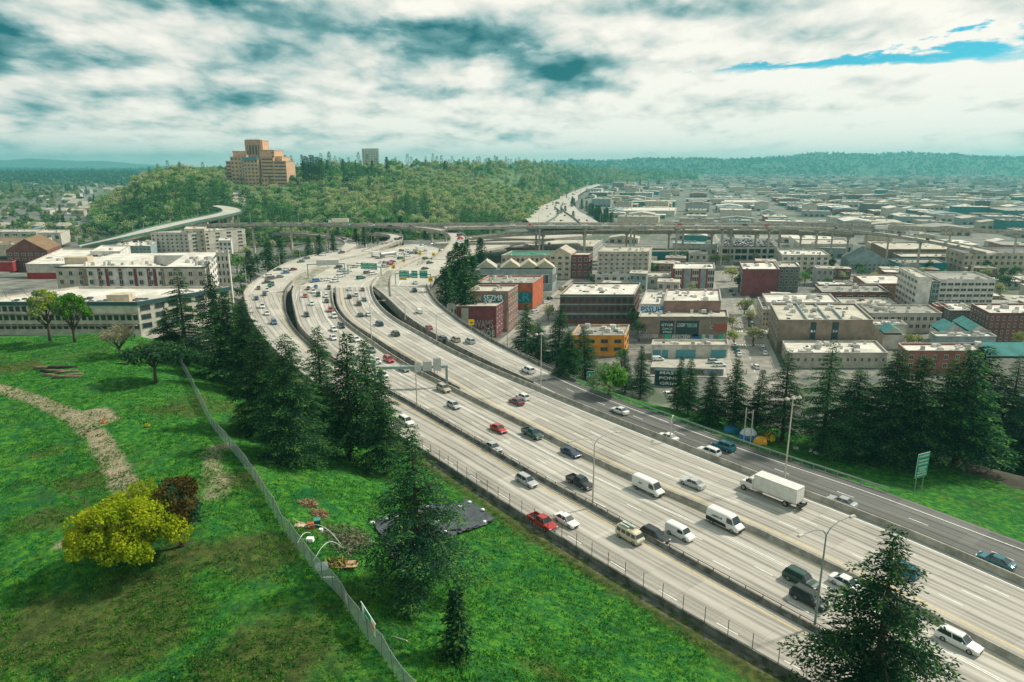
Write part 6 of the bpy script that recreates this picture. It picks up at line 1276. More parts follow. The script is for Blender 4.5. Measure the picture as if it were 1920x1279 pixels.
# ================================================================ WOODED HILL, TOWN TREES
def crown_v(V0, mi0, P, s, rz, out, outm, add=0):
    c, q = math.cos(rz), math.sin(rz); V = V0 * s; out.append(np.stack([V[:, 0] * c - V[:, 1] * q + P[0], V[:, 0] * q + V[:, 1] * c + P[1], V[:, 2] + P[2]], 1)); outm.append(mi0 + add)
PAL = [('olive', [m_ol, m_ol2]), ('soft green', [m_ol2, m_gr]), ('grey budding', [m_bare, m_ol]), ('deep green', [m_dk, m_ol2]), ('yellowish', [m_yel2, m_ol]), ('pink blossoming', [m_pink, m_bare])]
LF = [(n, leafy_mesh(5.2, 5.0, 15, 34, 40 + i, .95, ms, 1., .35, 6., .36), leafy_mesh(4.0, 5.6, 13, 34, 60 + i, .85, ms, 1., .35, 6.4, .38)) for i, (n, ms) in enumerate(PAL)]
LT = trunk_mesh(2.6, .3, 77, 8, 3)
POP = [conifer_mesh(24, 2.0, 90, 70 + i, 1.1, .7, -.1, .02, .35) for i in range(2)]
def tree_at(x, y, z, s, kind, var, label, group, name='leafy_tree', trunk=True, rz=None):
    o = thing(name, label, 'tree', (x, y, z), rz if rz is not None else random.uniform(0, 6.28), group, s); part('crown', LF[kind][1 + var], o)
    if trunk: part('trunk', LT, o)
    return o
def hillside_woods():
    r = random.Random(21); pts = []
    for i in range(9000):
        px = r.uniform(160, 1310); f = float(hinterp(px, FOOT)); c = float(hinterp(px, CRST)); t = r.random() ** 1.15; y = f - 5 + (c + 30 - f) * t; x = (px - CX) / FP * y * CS
        z = float(hill_z(np.array(x), np.array(y))); z = max(z, -18); ppx, ppy = proj(x, y, z)
        if 412 < px < 540 and 950 < y < 1035: continue          # open ground round the tower block
        if 426 < px < 452 and y > 810 and y < 925: continue
        if 1100 < px and ppy > 352: continue
        pts.append((y, x, z, px, ppy))
    # thin out: keep trees from crowding (cell hash), nearer first
    pts.sort(); keep = []; cell = {}
    for p in pts:
        sp = 7.2 if p[0] < 1300 else 12; k = (int(p[1] / sp), int(p[0] / sp))
        if k in cell: continue
        cell[k] = 1; keep.append(p)
    print('hill trees', len(keep)); Vs, Ms = [], []; n = 0; mats = []; lay = {}
    protos = []
    for kd in range(6):
        for v in (1, 2):
            me = LF[kd][v]; V0 = np.empty(len(me.vertices) * 3, np.float32); me.vertices.foreach_get('co', V0); mi = np.empty(len(me.polygons), np.int32); me.polygons.foreach_get('material_index', mi)
            off = len(mats); mats += list(me.materials); protos.append((V0.reshape(-1, 3), mi + off))
    cm = LOWC[0][0]; V0 = np.empty(len(cm.vertices) * 3, np.float32); cm.vertices.foreach_get('co', V0); mi = np.empty(len(cm.polygons), np.int32); cm.polygons.foreach_get('material_index', mi); sel = np.arange(len(mi)) % 3 == 0
    V0 = V0.reshape(-1, 4, 3)[sel].reshape(-1, 3) * 1.0; protos.append((V0, mi[sel] + len(mats))); mats += list(cm.materials)
    for (y, x, z, px, py) in keep:
        q = r.random(); nz = math.sin(x * .011 + 2) + math.sin(y * .017 + x * .006)
        con = (850 < px < 1000 and y < 830) or (690 < px < 770 and y < 730) or (735 < px < 800 and 780 < y < 880) or (nz < -1.25 and r.random() < .6) or (r.random() < .05) or (px > 1000 and r.random() < .25) or (380 < px < 420 and y < 900) or (y > 1280 and px < 1000 and r.random() < .4)
        s = r.choice([r.uniform(.6, 1.), r.uniform(.9, 1.3), r.uniform(1.2, 1.75)]); kd = (0 if q < .40 else 4 if q < .55 else 2 if q < .86 else 1) if nz > .3 else (0 if q < .45 else 2 if q < .6 else 1 if q < .9 else 3) if nz > -.6 else (0 if q < .2 else 3 if q < .62 else 1)
        if q > .992: kd = 5
        if n < 130 and (y < 900):
            if con:
                o = make_conifer(r.randrange(3), f'dark conifer among the trees at the foot of the wooded hill', True, 'conifers along the foot of the hill'); o.location = (x, y, z - .3); o.scale = (s * 1.15, s * 1.15, s * .85); o.rotation_euler = (0, 0, r.random() * 6)
            else: tree_at(x, y, z - .5, s, kd, r.randrange(2), f'{PAL[kd][0]} tree on the wooded slope behind the flyover', f'{PAL[kd][0]} trees on the wooded slope', trunk=False)
            n += 1
        else:
            pr = protos[12] if con else protos[kd * 2 + r.randrange(2)]
            s2 = s * (1 if y < 1300 else 1.35) * (.8 if con else 1); crown_v(pr[0], pr[1], (x, y, z - .5), s2, r.random() * 6.28, Vs, Ms)
    V = np.concatenate(Vs); nq = len(V) // 4; print('woodland quads', nq)
    me = np_mesh('woodland', V, np.arange(4 * nq).reshape(nq, 4), mats, np.concatenate(Ms)); tag(link('woodland', me), 'mass of mixed olive and grey-green spring trees covering the upper hill', 'woodland', None, 'stuff')
hillside_woods()
def hill_lot():
    V = []; n = 12
    for j in range(n):
        for i in range(n):
            y = 805 + 130 * j / (n - 1); px = 424 + (10 * j / n) + 26 * i / (n - 1); x = (px - CX) / FP * y * CS; V.append((x, y, float(hill_z(np.array(x), np.array(y))) + .7))
    struct('hilltop_car_park', np_mesh('hilltop_car_park', V, [(j * n + i, j * n + i + 1, (j + 1) * n + i + 1, (j + 1) * n + i) for j in range(n - 1) for i in range(n - 1)], M('car_park_concrete', (.40, .37, .31), .9, .2, .3)))
hill_lot()
def hill_tree(px, ybase, ytop, kind, label, d, zoff=0, wide=1., conifer=False, pop=False):
    zt = z_at(d, ytop); x = (px - CX) / FP * (d * CS + (HC - 30) * SN); zb = z_at(d, ybase)
    H = zt - zb
    if pop: cr, tr, br = POP[int(px) % 2]; o = thing('poplar_tree', label, 'tree', (x, d, zb), 0, None, (H / 24 * wide, H / 24 * wide, H / 24)); part('crown', cr, o); part('trunk', tr, o)
    elif conifer: o = make_conifer(int(px) % 3, label, True); o.location = (x, d, zb); o.scale = (H / 20 * wide, H / 20 * wide, H / 20)
    else: o = tree_at(x, d, zb, H / 11, kind, 0, label, None); 
for i, px in enumerate((570, 575, 580, 585, 590, 595, 600, 605)): hill_tree(px, 338, 290 + (i % 3) * 2 + (4 if i > 5 else 0), 0, 'tall dark poplar in the tight group right of the brick tower block', 985, pop=True, wide=.95)
for o in [o for o in scene.objects if o.name.startswith('poplar_tree')]: o['group'] = 'poplars beside the brick tower block'
for px, yb, yt, lab in ((537, 340, 291, 'tall conifer just right of the brick tower block'), (645, 318, 298, 'small dark conifer left of the pale slab tower'), (668, 318, 300, 'round dark conifer touching the pale slab tower on the left'), (700, 325, 301, 'dark conifer in front of the pale slab tower'), (727, 318, 294, 'pointed conifer right of the pale slab tower'), (616, 322, 300, 'conifer right of the poplar group'), (835, 318, 301, 'conifer below the faint pale slab on the horizon'), (755, 316, 303, 'small conifer on the crest right of the pointed one')): hill_tree(px, yb, yt, 0, lab, 1150, conifer=True, wide=1.3)
hill_tree(494, 372, 354, 4, 'slim yellow-green tree in front of the brick tower block', 860); hill_tree(467, 360, 352, 5, 'small pink blossoming tree at the foot of the brick tower block', 890)
bld('low_building', 'small white canopy building in front of the brick tower block', 437, 459, 363, 368, 360, 'white', 'roofwhite', 1, 4, zb=12, units=0, sb=0)
def town_left():
    r = random.Random(31); n = 0; pts = []
    for i in range(230):
        px = r.uniform(-40, 250); py = 332 + 108 * r.random() ** 1.1
        y = y_for(-18, py) if py < 405 else None
        if y is None: (xx, yy), z = gh(px, py); x, y = xx, yy
        else: x = (px - CX) / FP * y * CS; z = -18
        pts.append((y, x, z, px, py))
    pts.sort(); tone = ['soft green', 'deep green', 'grey budding', 'olive', 'yellowish']; seen = {}
    for y, x, z, px, py in pts:
        sc = 1. if y < 1200 else 1.3; q = r.random()
        if q < .26 and n < 400: 
            c = r.choice(['white', 'offwhite', 'tan', 'bluegrey', 'beige']); W = r.uniform(9, 20) * sc; D = r.uniform(8, 14) * sc; H = r.uniform(5, 9) * sc; o = thing('house', f'{c.replace("offwhite", "cream").replace("bluegrey", "blue-grey")} house among the trees of the low town at far left', 'house', (x, y, z), r.uniform(-.4, .2), 'houses in the low town at far left')
            a, b = W / 2, D / 2; part('wall', MB().box((0, 0, H / 2 - .5), (W, D, H + 1)).mesh('wall', wallm(c)), o); mb = MB(); mb.add([(-a - .4, -b - .4, H), (a + .4, -b - .4, H), (a + .4, b + .4, H), (-a - .4, b + .4, H), (-a - .4, 0, H + D * .28), (a + .4, 0, H + D * .28)], [(0, 1, 5, 4), (2, 3, 4, 5), (0, 4, 3), (1, 2, 5)]); part('roof', mb.mesh('roof', roofm(r.choice(['roofgrey', 'rooftan', 'bluegrey']))), o)
            for k in range(3): part('window', win_mesh(m_fr), o, loc=(-a + W * (k + .5) / 3, -b - .05, H * .5), sc=(W * .14, 1, H * .3))
        elif q < .42:
            o = make_conifer(r.randrange(3), 'dark conifer in the low town at far left', True, 'conifers in the low town at far left'); s = r.uniform(.7, 1.1) * sc; o.location = (x, y, z); o.scale = (s, s, s)
        else:
            kd = r.choice([1, 3, 3, 0, 2, 0, 4]); tree_at(x, y, z, r.uniform(.8, 1.3) * sc, kd, r.randrange(2), f'{PAL[kd][0]} tree in the low town at far left', f'{PAL[kd][0]} trees in the low town', trunk=py > 400)
town_left()
def town_woods():
    r = random.Random(77); Vs, Ms, mats, pr = [], [], [], []
    for kd in (3, 1, 2, 0, 3):
        me = LF[kd][1]; V0 = np.empty(len(me.vertices) * 3, np.float32); me.vertices.foreach_get('co', V0); mi = np.empty(len(me.polygons), np.int32); me.polygons.foreach_get('material_index', mi); pr.append((V0.reshape(-1, 3), mi + len(mats))); mats += list(me.materials)
    for i in range(1500):
        y = 640 + 3400 * r.random() ** 1.5; px = r.uniform(-150, 330); x = (px - CX) / FP * (y * CS + 74 * SN)
        if px > 150 and y > float(hinterp(px, FOOT)) and y < 2200: continue
        if r.random() < .25 and y < 1500: continue
        p = pr[r.randrange(5)]; crown_v(p[0], p[1], (x, y, -18.5), r.uniform(.7, 1.2) * (1 if y < 1400 else 1.5), r.random() * 6, Vs, Ms)
    V = np.concatenate(Vs); nq = len(V) // 4; me = np_mesh('town_woods', V, np.arange(4 * nq).reshape(nq, 4), mats, np.concatenate(Ms)); tag(link('town_woods', me), 'dense dark woods filling the low town at far left', 'woods', None, 'stuff')
town_woods()
def grove(items, desc, zoff=0):
    for i, (px, py, s, kd, lab) in enumerate(items):
        (x, y), z = gh(px, py); tree_at(x, y, z, s, kd, i % 2, lab, None)
grove([(452, 545, 1.0, 3, 'deep green tree at the edge of the highway right of the white tower wing'), (470, 528, 1.15, 1, 'soft green bushy tree beside the highway bend'), (445, 512, 1.2, 1, 'large soft green tree right of the white apartment wing'), (462, 492, 1.2, 2, 'brownish budding tree above the bushy one'), (498, 495, 1.0, 3, 'deep green tree left of the lone conifer'), (440, 475, 1.1, 2, 'grey budding tree below the flyover on the left'), (478, 470, 1.0, 4, 'yellowish tree below the flyover'), (510, 472, 1.0, 2, 'grey budding tree right of the yellowish one'), (545, 470, .8, 5, 'pinkish budding tree by the lone conifer'), (560, 490, .9, 1, 'green tree on the bank inside the bend'), (590, 462, .9, 4, 'orange-yellow tree inside the curved ramp'), (612, 470, .9, 2, 'brownish tree inside the curved ramp'), (425, 492, 1., 3, 'dark round tree beside the white tower wing'), (485, 510, 1.1, 3, 'dark green tree behind the highway-edge conifer'), (455, 565, .8, 3, 'small dark tree under the left barrier'), (812, 600, .55, 3, 'low dark bush under the curving parapet'), (838, 612, .5, 1, 'green bush left of the brown brick building'), (826, 590, .6, 3, 'dark bush below the conifer clump')], '')
def city_trees():
    spots = [(1372, 528, 1.0, 4, 'bright yellow tree beside the maroon brick block'), (1385, 548, 1.0, 3, 'dark green tree against the maroon brick block'), (1395, 590, .9, 2, 'bare budding tree on the avenue by the parked cars'), (1404, 615, .9, 2, 'bare budding tree further down the avenue'), (1412, 650, .9, 2, 'bare budding tree at the avenue corner'), (1372, 625, .8, 2, 'thin bare tree on the left pavement of the avenue'), (1375, 650, .8, 2, 'thin bare tree beside the graffiti building corner'), (1508, 535, .9, 1, 'round green tree behind the maroon building'), (1515, 520, .7, 4, 'yellowish tree left of the grey town houses'), (1560, 505, .8, 3, 'dark tree left of the grey town houses'), (1340, 500, 1.0, 2, 'leafless tree behind the striped block'), (1350, 478, .9, 1, 'green tree left of the parking garage'), (1325, 470, .9, 1, 'tree under the viaduct left of the garage'), (1285, 500, 1.0, 0, 'olive tree mass behind the tan flat roof'), (1262, 500, 1.0, 0, 'second olive tree behind the tan flat roof'), (1108, 540, .8, 3, 'small dark tree in front of the beige block'),
             (1028, 600, .8, 2, 'bare street tree left of the three-storey brick building'), (1000, 640, .8, 2, 'bare tree beside the street under the parapet'), (952, 478, .8, 4, 'yellow-grey bare tree behind the green-roofed apartments'), (1198, 640, .9, 3, 'ivy-dark tree squeezed between the orange house and the graffiti wall'), (1190, 615, .9, 3, 'dark tree right of the three-storey brick building'), (1700, 655, .7, 4, 'yellow-green shrub tree by the small teal gable'), (1720, 652, .6, 4, 'second yellow-green shrub by the small teal gable'), (1908, 660, .9, 4, 'bright yellow-green tree at the right edge'), (1880, 545, 1.1, 3, 'dark tree right of the white office block'), (1900, 530, 1.1, 3, 'second dark tree right of the white office block'), (1420, 535, .7, 2, 'brown budding tree left of the striped car park'), (1740, 510, .8, 3, 'dark tree in front of the tan hotel'), (1850, 515, .9, 3, 'dark tree below the tan hotel'), (1165, 690, .8, 1, 'green bush by the orange building'), (920, 660, .6, 2, 'bare bush under the parapet by the lamp'), (1085, 500, .6, 2, 'bare street tree by the maroon and cream block'), (1060, 560, .7, 2, 'bare street tree left of the brick commercial building')]
    for i, (px, py, s, kd, lab) in enumerate(spots):
        y = y_for(-18, py); x = g(px, py, -18)[0]; tree_at(x, y, -18, s, kd, i % 2, lab, None)
    for i, (x, y, kd, s_) in enumerate(CT): tree_at(x, y, -18, s_, kd, i % 2, f'{PAL[kd][0]} tree growing between the city blocks', f'{PAL[kd][0]} trees between the city blocks')
    r = random.Random(8)
    for i in range(36):
        px = r.uniform(1010, 1930); y = 470 + 1400 * r.random() ** 1.6; x = (px - CX) / FP * (y * CS + 74 * SN); kd = r.choice([1, 3, 3, 0, 2])
        if 480 < y < 560 and px < 1300: continue
        tree_at(x, y, -18, r.uniform(.6, 1.), kd, i % 2, f'{PAL[kd][0]} tree among the sheds of the industrial flats', f'{PAL[kd][0]} trees on the industrial flats', trunk=False)
    for i in range(26):
        px = r.choice([r.uniform(1070, 1135), r.uniform(1085, 1150)]); py = float(np.interp(px, [1070, 1150], [392, 424])) + r.uniform(-8, 6); y = y_for(-18, py); x = g(px, py, -18)[0]; o = make_conifer(i % 3, 'dark conifer beside the far freeway beyond the viaduct', True, 'conifers beside the far freeway'); o.location = (x, y, -18); o.scale = (1.1, 1.1, .9)
    for i, (px, py) in enumerate(((1175, 350), (1200, 348), (1215, 352), (1235, 347), (1060, 403), (1045, 412), (1052, 408), (1075, 415))):
        y = y_for(-18, py); o = make_conifer(i % 3, 'far dark conifer near the far freeway bend', True, 'far conifers near the freeway bend'); o.location = (g(px, py, -18)[0], y, -18); k = 1.2 if py < 360 else .7; o.scale = (k * 1.3, k * 1.3, k)
city_trees()
def ridge_trees():
    V, MI = [], []; r = np.random.default_rng(5); dg = bpy.context.evaluated_depsgraph_get()
    for ob in [o for o in scene.objects if o.name.startswith('far_hills')]:
        me = ob.data; nv = len(me.vertices); co = np.empty(nv * 3); me.vertices.foreach_get('co', co); co = co.reshape(-1, 3); big = co[:, 1].max() / 4200.; nq = len(me.polygons); q = np.empty(nq * 4, np.int32); me.polygons.foreach_get('vertices', q); q = q.reshape(-1, 4)
        n = 5200; k = r.integers(0, nq, n); a, b = r.random((2, n, 1)); A, B, C, D = (co[q[k, i]] for i in range(4)); P = (A * (1 - a) + B * a) * (1 - b) + (D * (1 - a) + C * a) * b
        s = (9 + 9 * r.random(n)) * big
        for j in range(4):
            c = P + r.normal(0, 5, (n, 3)) * big * [1, 1, .3]; c[:, 2] = P[:, 2] + s * r.uniform(-.1, .4, n); V.append(quads_from(c, r.normal(0, 1, (n, 3)) + [0, 0, .8], s * r.uniform(.2, .4, n), r.normal(0, 1, (n, 3)), s * r.uniform(.6, 1., n))); MI.append(r.integers(0, 2, n))
    V = np.concatenate(V); nq = len(V) // 4; me = np_mesh('far_woods', V, np.arange(4 * nq).reshape(nq, 4), [m_dk, leaf_mat('ridge_leaves', (.03, .07, .035), (.08, .13, .06), .2)], np.concatenate(MI)); tag(link('far_woods', me), 'continuous woods on the distant ridges under the sky', 'woods', None, 'stuff')
ridge_trees()

# ================================================================ STREET FURNITURE
def lamp(base, topy, label, style='double', z=0., arm=4.2, rz=0.):
    x, y = g(*base, z); H = z_at(y, topy) - z; o = thing('street_lamp', label, 'street lamp', (x, y, z), rz); mat = m_light if style != 'teal' else M('teal_grey_pole', (.20, .27, .25), .5, .1)
    part('pole', MB().tube([(0, 0, 0), (0, 0, H)], [.16, .09], 8).mesh('pole', mat), o); part('base_plate', MB().box((0, 0, .2), (.55, .55, .4)).mesh('base_plate', m_conc), o)
    if style in ('double', 'teal'):
        for s in (-1, 1):
            part('arm', MB().tube([(0, 0, H), (s * .7, 0, H + .75), (s * arm * .5, 0, H + 1.25), (s * arm, 0, H + 1.3)], [.08, .07, .06, .05], 6).mesh('arm', mat), o); part('lamp_head', MB().box((s * (arm + .45), 0, H + 1.25), (1.1, .42, .22), 0, 0, .7).mesh('lamp_head', m_light), o)
    elif style == 'globes':
        for s in (-1, 0, 1):
            if s: part('arm', MB().tube([(0, 0, H - .2), (s * 1.3, 0, H - .2)], .05, 5).mesh('arm', mat), o)
            hb = MB(); hb.loft([[(s * 1.3 + r_ * math.cos(a), r_ * math.sin(a), H + zz) for a in np.linspace(0, 5.5, 8)] for r_, zz in ((.2, .1), (.42, -.15), (.42, -.3), (.2, -.42))]); part('lamp_head', hb.mesh('lamp_head', m_light), o)
    else:
        part('arm', MB().tube([(0, 0, H - .1), (1.2, 0, H + .3), (2.2, 0, H + .3)], .05, 5).mesh('arm', mat), o); part('lamp_head', MB().box((2.5, 0, H + .28), (.8, .3, .18)).mesh('lamp_head', m_light), o)
    return o
for b, t, lab, st, z, rz in (((1470, 906), 745, 'tall grey lamp with globe heads between the box truck and the tents', 'globes', 0, .3), ((1111, 952), 832, 'tall lamp with two long curved arms on the railed barrier', 'double', 0, .45), ((1527, 1176), 1003, 'teal-grey lamp with two curved arms beside the nearest cedar', 'teal', 0, .5),
        ((1014, 733), 625, 'tall lamp with short globe heads left of the green road sign', 'globes', 0, .3), ((782, 766), 674, 'thin lamp pole standing right behind the near gantry beam', 'single', 0, 2.5), ((697, 643), 572, 'thin lamp pole on the slot parapet above the white estate cars', 'double', 0, .3),
        ((819, 646), 590, 'thin lamp pole between the outer ramp and the southbound lanes', 'single', 0, .3), ((760, 600), 572, 'short lamp pole beside the dark slot of the ramp', 'single', 0, 3.), ((638, 660), 612, 'lamp pole whose base hides behind a cedar on the northbound lanes', 'single', 0, 3.), ((463, 538), 498, 'tall bent lamp beside the green trees at the far left lanes', 'single', 0, .2),
        ((563, 488), 470, 'lamp behind the far left barrier', 'single', 0, 0), ((525, 500), 474, 'lamp among the green trees by the lone conifer', 'single', 0, 0), ((698, 474), 442, 'lamp at the meeting of the far ramps', 'single', 0, 0), ((744, 463), 440, 'lamp beside the hooked ramp', 'single', 0, 0), ((1256, 828), 790, 'small pole with a little sign plate on the barrier by the white car roof', 'single', 0, 1.2), ((840, 462), 430, 'lamp at the foot of the curved flyover', 'single', 0, 0)):
    lamp(b, t, lab, st, z, rz=rz)
for i, (px, py) in enumerate(((470, 418), (560, 419), (650, 420), (1010, 423), (1125, 423), (1240, 423), (1350, 424), (1465, 425), (1600, 431))):
    lamp((px, py), py - 22, f'{ordw[i]} lamp from the left along the viaduct and flyover parapets'.replace('nearest lamp', 'first lamp'), 'single', 10.5 if px < 900 else 11.5)
for i, (px, pz) in enumerate(((250, 436), (270, 431), (300, 424), (320, 421), (345, 416), (372, 411), (392, 404))): lamp((px, pz), pz - 14, f'{ordw[i]} lamp from the left along the green-edged steel bridge'.replace('nearest lamp', 'first lamp'), 'single', 12)
for i, (b, t, z) in enumerate((((924, 640), 612, -18), ((951, 668), 585, -18), ((905, 655), 618, -18))):
    x, y = g(b[0], b[1], z)
    lamp(b, t, ('short street lamp at the corner of the brown brick building', 'tall plain pole at the street corner below the parapet', 'small street lamp in front of the graffiti wall with faded letters')[i], 'single', z)
m_sgn = M('sign_green', (.0, .27, .17), .5, 0); m_sgy = M('sign_yellow', (.75, .50, .01), .5, 0); m_gan = M('gantry_steel', (.27, .36, .34), .55, .12, 1.5, metal=.2); m_sback = M('sign_back', (.46, .48, .46), .5, .1)
def gantry(label, a, b, ya, panels=(), z=0., th=.7, truss=True):
    A = np.array(g(*a, z)); B = np.array(g(*b, z)); H = z_at(A[1], ya) - z; d = B - A; L = np.hypot(*d); rz = math.atan2(d[1], d[0]); o = thing('sign_gantry', label, 'sign gantry', (A[0], A[1], z), rz)
    for xx in (0, L): part('leg', MB().box((xx, 0, H / 2), (th * .9, th * .8, H)).mesh('leg', m_gan), o)
    mb = MB(); mb.box((L / 2, 0, H), (L + th, th, th)); part('beam', mb.mesh('beam', m_gan), o)
    for (x0, x1, z0, z1, back, txts) in panels:
        p = part('sign_panel', MB().box(((x0 + x1) / 2 * L, -.6, H + (z0 + z1) / 2), ((x1 - x0) * L, .12, z1 - z0)).mesh('sign_panel', m_sback if back else (m_sgy if back is None else m_sgn)), o)
        if not back and txts:
            for k, tx in enumerate(txts):
                if not tx: continue
                me = text_mesh(tx, .9, ink_w if back is not None else ink_b); q = link('lettering', me, p, loc=((x0 + x1) / 2 * L, -.70, H + z1 - (z1 - z0) * (k + .5) / len(txts))); KIDS.setdefault(p.name, []).append(q); q.rotation_euler = (math.pi / 2, 0, 0)
                ww = max(v.co.x for v in me.vertices) * 2; q.scale = (min(1.3, (x1 - x0) * L * .88 / ww), 1, 1)
        if back:
            for xx in np.linspace(x0 + .02, x1 - .02, 3): part('strut', MB().box((xx * L, -.45, H + (z0 + z1) / 2 - .3), (.14, .2, z1 - z0 + .9)).mesh('strut', m_rust), o)
    return o
gantry('near gantry over the northbound lanes seen from behind, grey sign backs on its beam', (715, 727), (838, 724), 690, [(.52, .62, -1.1, 1.3, True, ()), (.64, .78, -.9, 1.6, True, ()), (.80, .92, -.9, 2.4, True, ())])
gantry('second gantry leg and beam just left of the near one, half hidden by cedars', (652, 716), (704, 718), 675, [(.2, .5, -.8, 1.3, True, ())])
gantry('distant gantry with a row of grey sign backs over the leftmost merge', (578, 521), (647, 519), 496, [(.25, .85, -.6, 2., True, ())], th=.5)
gantry('distant gantry with two green signs over the southbound lanes', (653, 514), (715, 518), 497, [(.42, .66, -1.6, 1.8, False, ('WEST', 'Dearborn St', '4th Ave')), (.67, .90, -1.6, 1.8, False, ('EAST', 'Bellevue', 'Spokane'))], th=.5)
gantry('three separate green overhead signs on the outer ramp, a yellow strip under the first', (742, 534), (808, 536), 513, [(.12, .40, -1.8, 1.7, False, ('EXIT 164', 'Dearborn St', 'Airport')), (.12, .33, -2.9, -1.9, None, ('EXIT ONLY',)), (.47, .64, -1.8, 1.7, False, ('South', 'Seattle')), (.70, .92, -1.8, 1.9, False, ('Rainier Av', '', 'ONLY'))], th=.4)
def road_sign(px, py, ytop, w, h, label, mat, lines=(), z=0., rz=0., ink=None, post=m_steel, legs=2, diamond=False):
    if z is None: (x, y), z = gh(px, py)
    else: x, y = g(px, py, z)
    H = z_at(y, ytop) - z; o = thing('road_sign', label, 'road sign', (x, y, z), rz)
    for k in ((-.32, .32) if legs == 2 else (0,)): part('post', MB().box((k * w, .08, H / 2), (.14, .12, H)).mesh('post', post), o)
    p = part('sign_board', (MB().box((0, 0, H - h / 2), (w, .08, h))).mesh('sign_board', mat), o)
    lines = [l for l in lines if l[0].strip()]
    if lines: part('border', MB().box((0, -.02, H - h / 2), (w + .12, .05, h + .12)).mesh('border', ink_w), o); p.location = (0, -.05, 0)
    for k, (tx, zz, sz) in enumerate(lines):
        me = text_mesh(tx, sz, ink or ink_w); q = link('lettering', me, p, loc=(0, -.06, H - h * zz)); KIDS.setdefault(p.name, []).append(q); q.rotation_euler = (math.pi / 2, 0, 0); ww = max(v.co.x for v in me.vertices) * 2; q.scale = (min(1., w * .86 / ww), 1, 1)
    return o
(_x, _y), _z = gh(1722, 924)
road_sign(1721, 924, 850, 3.0, 4.6, 'green roadside sign with white lettering on the dark grass in front of the cedars', m_sgn, (('STADIUM EXIT', .11, .5), ('S DEARBORN ST', .29, .46), ('USE 4TH AVE S', .43, .46), ('STADIUM', .60, .5), ('PARKING', .70, .42), ('NEXT RIGHT', .80, .42), ('USE AIRPORT WAY', .91, .42)), z=None, rz=.42)
road_sign(1107, 722, 697, 2.0, 2.0, 'small green sign with a white emblem between the ramp and the cedars', m_sgn, (('H', .5, 1.5),), z=-.5, rz=.1, post=m_sgn)
for px, py, yt, lab in ((808, 545, 520, 'yellow warning sign at the start of the curving parapet'), (884, 624, 599, 'yellow warning sign in front of the brown brick building'), (787, 487, 472, 'small yellow sign above the split of the outer ramp'), (757, 497, 485, 'small yellow sign on the curved barrier'), (738, 508, 497, 'yellow sign on the gravel wedge'), (813, 486, 474, 'farthest small yellow sign on the ramp')):
    s = 2.0; o = road_sign(px, py, yt, s, s, lab, m_sgy, (), 0, 0., legs=1)
    part('arrow', MB().add([(-.5, -.06, 0), (.1, -.06, 0), (.1, -.06, .35), (.6, -.06, -.15), (.1, -.06, -.6), (.1, -.06, -.3), (-.5, -.06, -.3)], [(6, 5, 4, 3, 2, 1, 0)]).mesh('arrow', ink_b), o, loc=(0, 0, z_at(g(px, py)[1], yt) - 1.0))
o = road_sign(1256, 828, 792, .8, .5, 'tiny sign plate beside the small barrier pole', m_sback, (), 0, .3, legs=1)
# parked cars in the streets and lots near the avenue
PK = [('white', 1377, 650, 1.35), ('green', 1380, 655, 1.35), ('teal', 1383, 661, 1.35), ('white', 1386, 667, 1.35), ('black', 1370, 546, 1.35), ('red', 1404, 598, 1.3), ('white', 1400, 588, 1.3), ('teal', 1398, 580, 1.3), ('silver', 1430, 655, 1.3), ('white', 1434, 664, 1.3), ('silver', 1409, 610, 1.3), ('white', 1417, 690, 1.6), ('navy', 1376, 553, 1.3), ('white', 1240, 666, .1), ('silver', 1020, 625, .7), ('white', 1026, 568, 1.0), ('black', 1031, 562, 1.0), ('grey', 1062, 540, 1.0), ('red', 1052, 543, 1.0), ('white', 1003, 587, .9), ('white', 1022, 569, .9)]
for i, (c, px, py, rz) in enumerate(PK): put_car(['sedan', 'SUV', 'hatchback'][i % 3], c, px, py, f'{c} {["car", "SUV", "hatchback"][i % 3]} parked ' + (f'by the avenue, {ordw[i % 12]} of the kerb line' if px > 1300 else f'near the orange building streets, number {i}') if False else f'{c} {["sedan", "SUV", "hatchback"][i % 3]} parked along the {"wide avenue" if px > 1300 else "side street left of the brick buildings"}', rz, SZ + .02, False, 'cars parked in the near city streets')
put_car('small van', 'white', 1234, 676, 'white service van on the car park below the cream garage', .05, SZ + .02, True); put_car('SUV', 'white', 1349, 687, 'white SUV parked in front of the teal garage door', .1, SZ + .02, True); put_car('SUV', 'silver', 1339, 681, 'silver SUV behind the white one by the teal garage door', .1, SZ + .02, True); put_car('sedan', 'white', 1251, 742, 'white car behind the wooden fence below the narrow cedars', 1.6, -12, True)
patch('car_park', [(1215, 705), (1225, 672), (1368, 672), (1388, 708)], SZ + .01, M('car_park_concrete', (.40, .37, .31), .9, .2, .3))
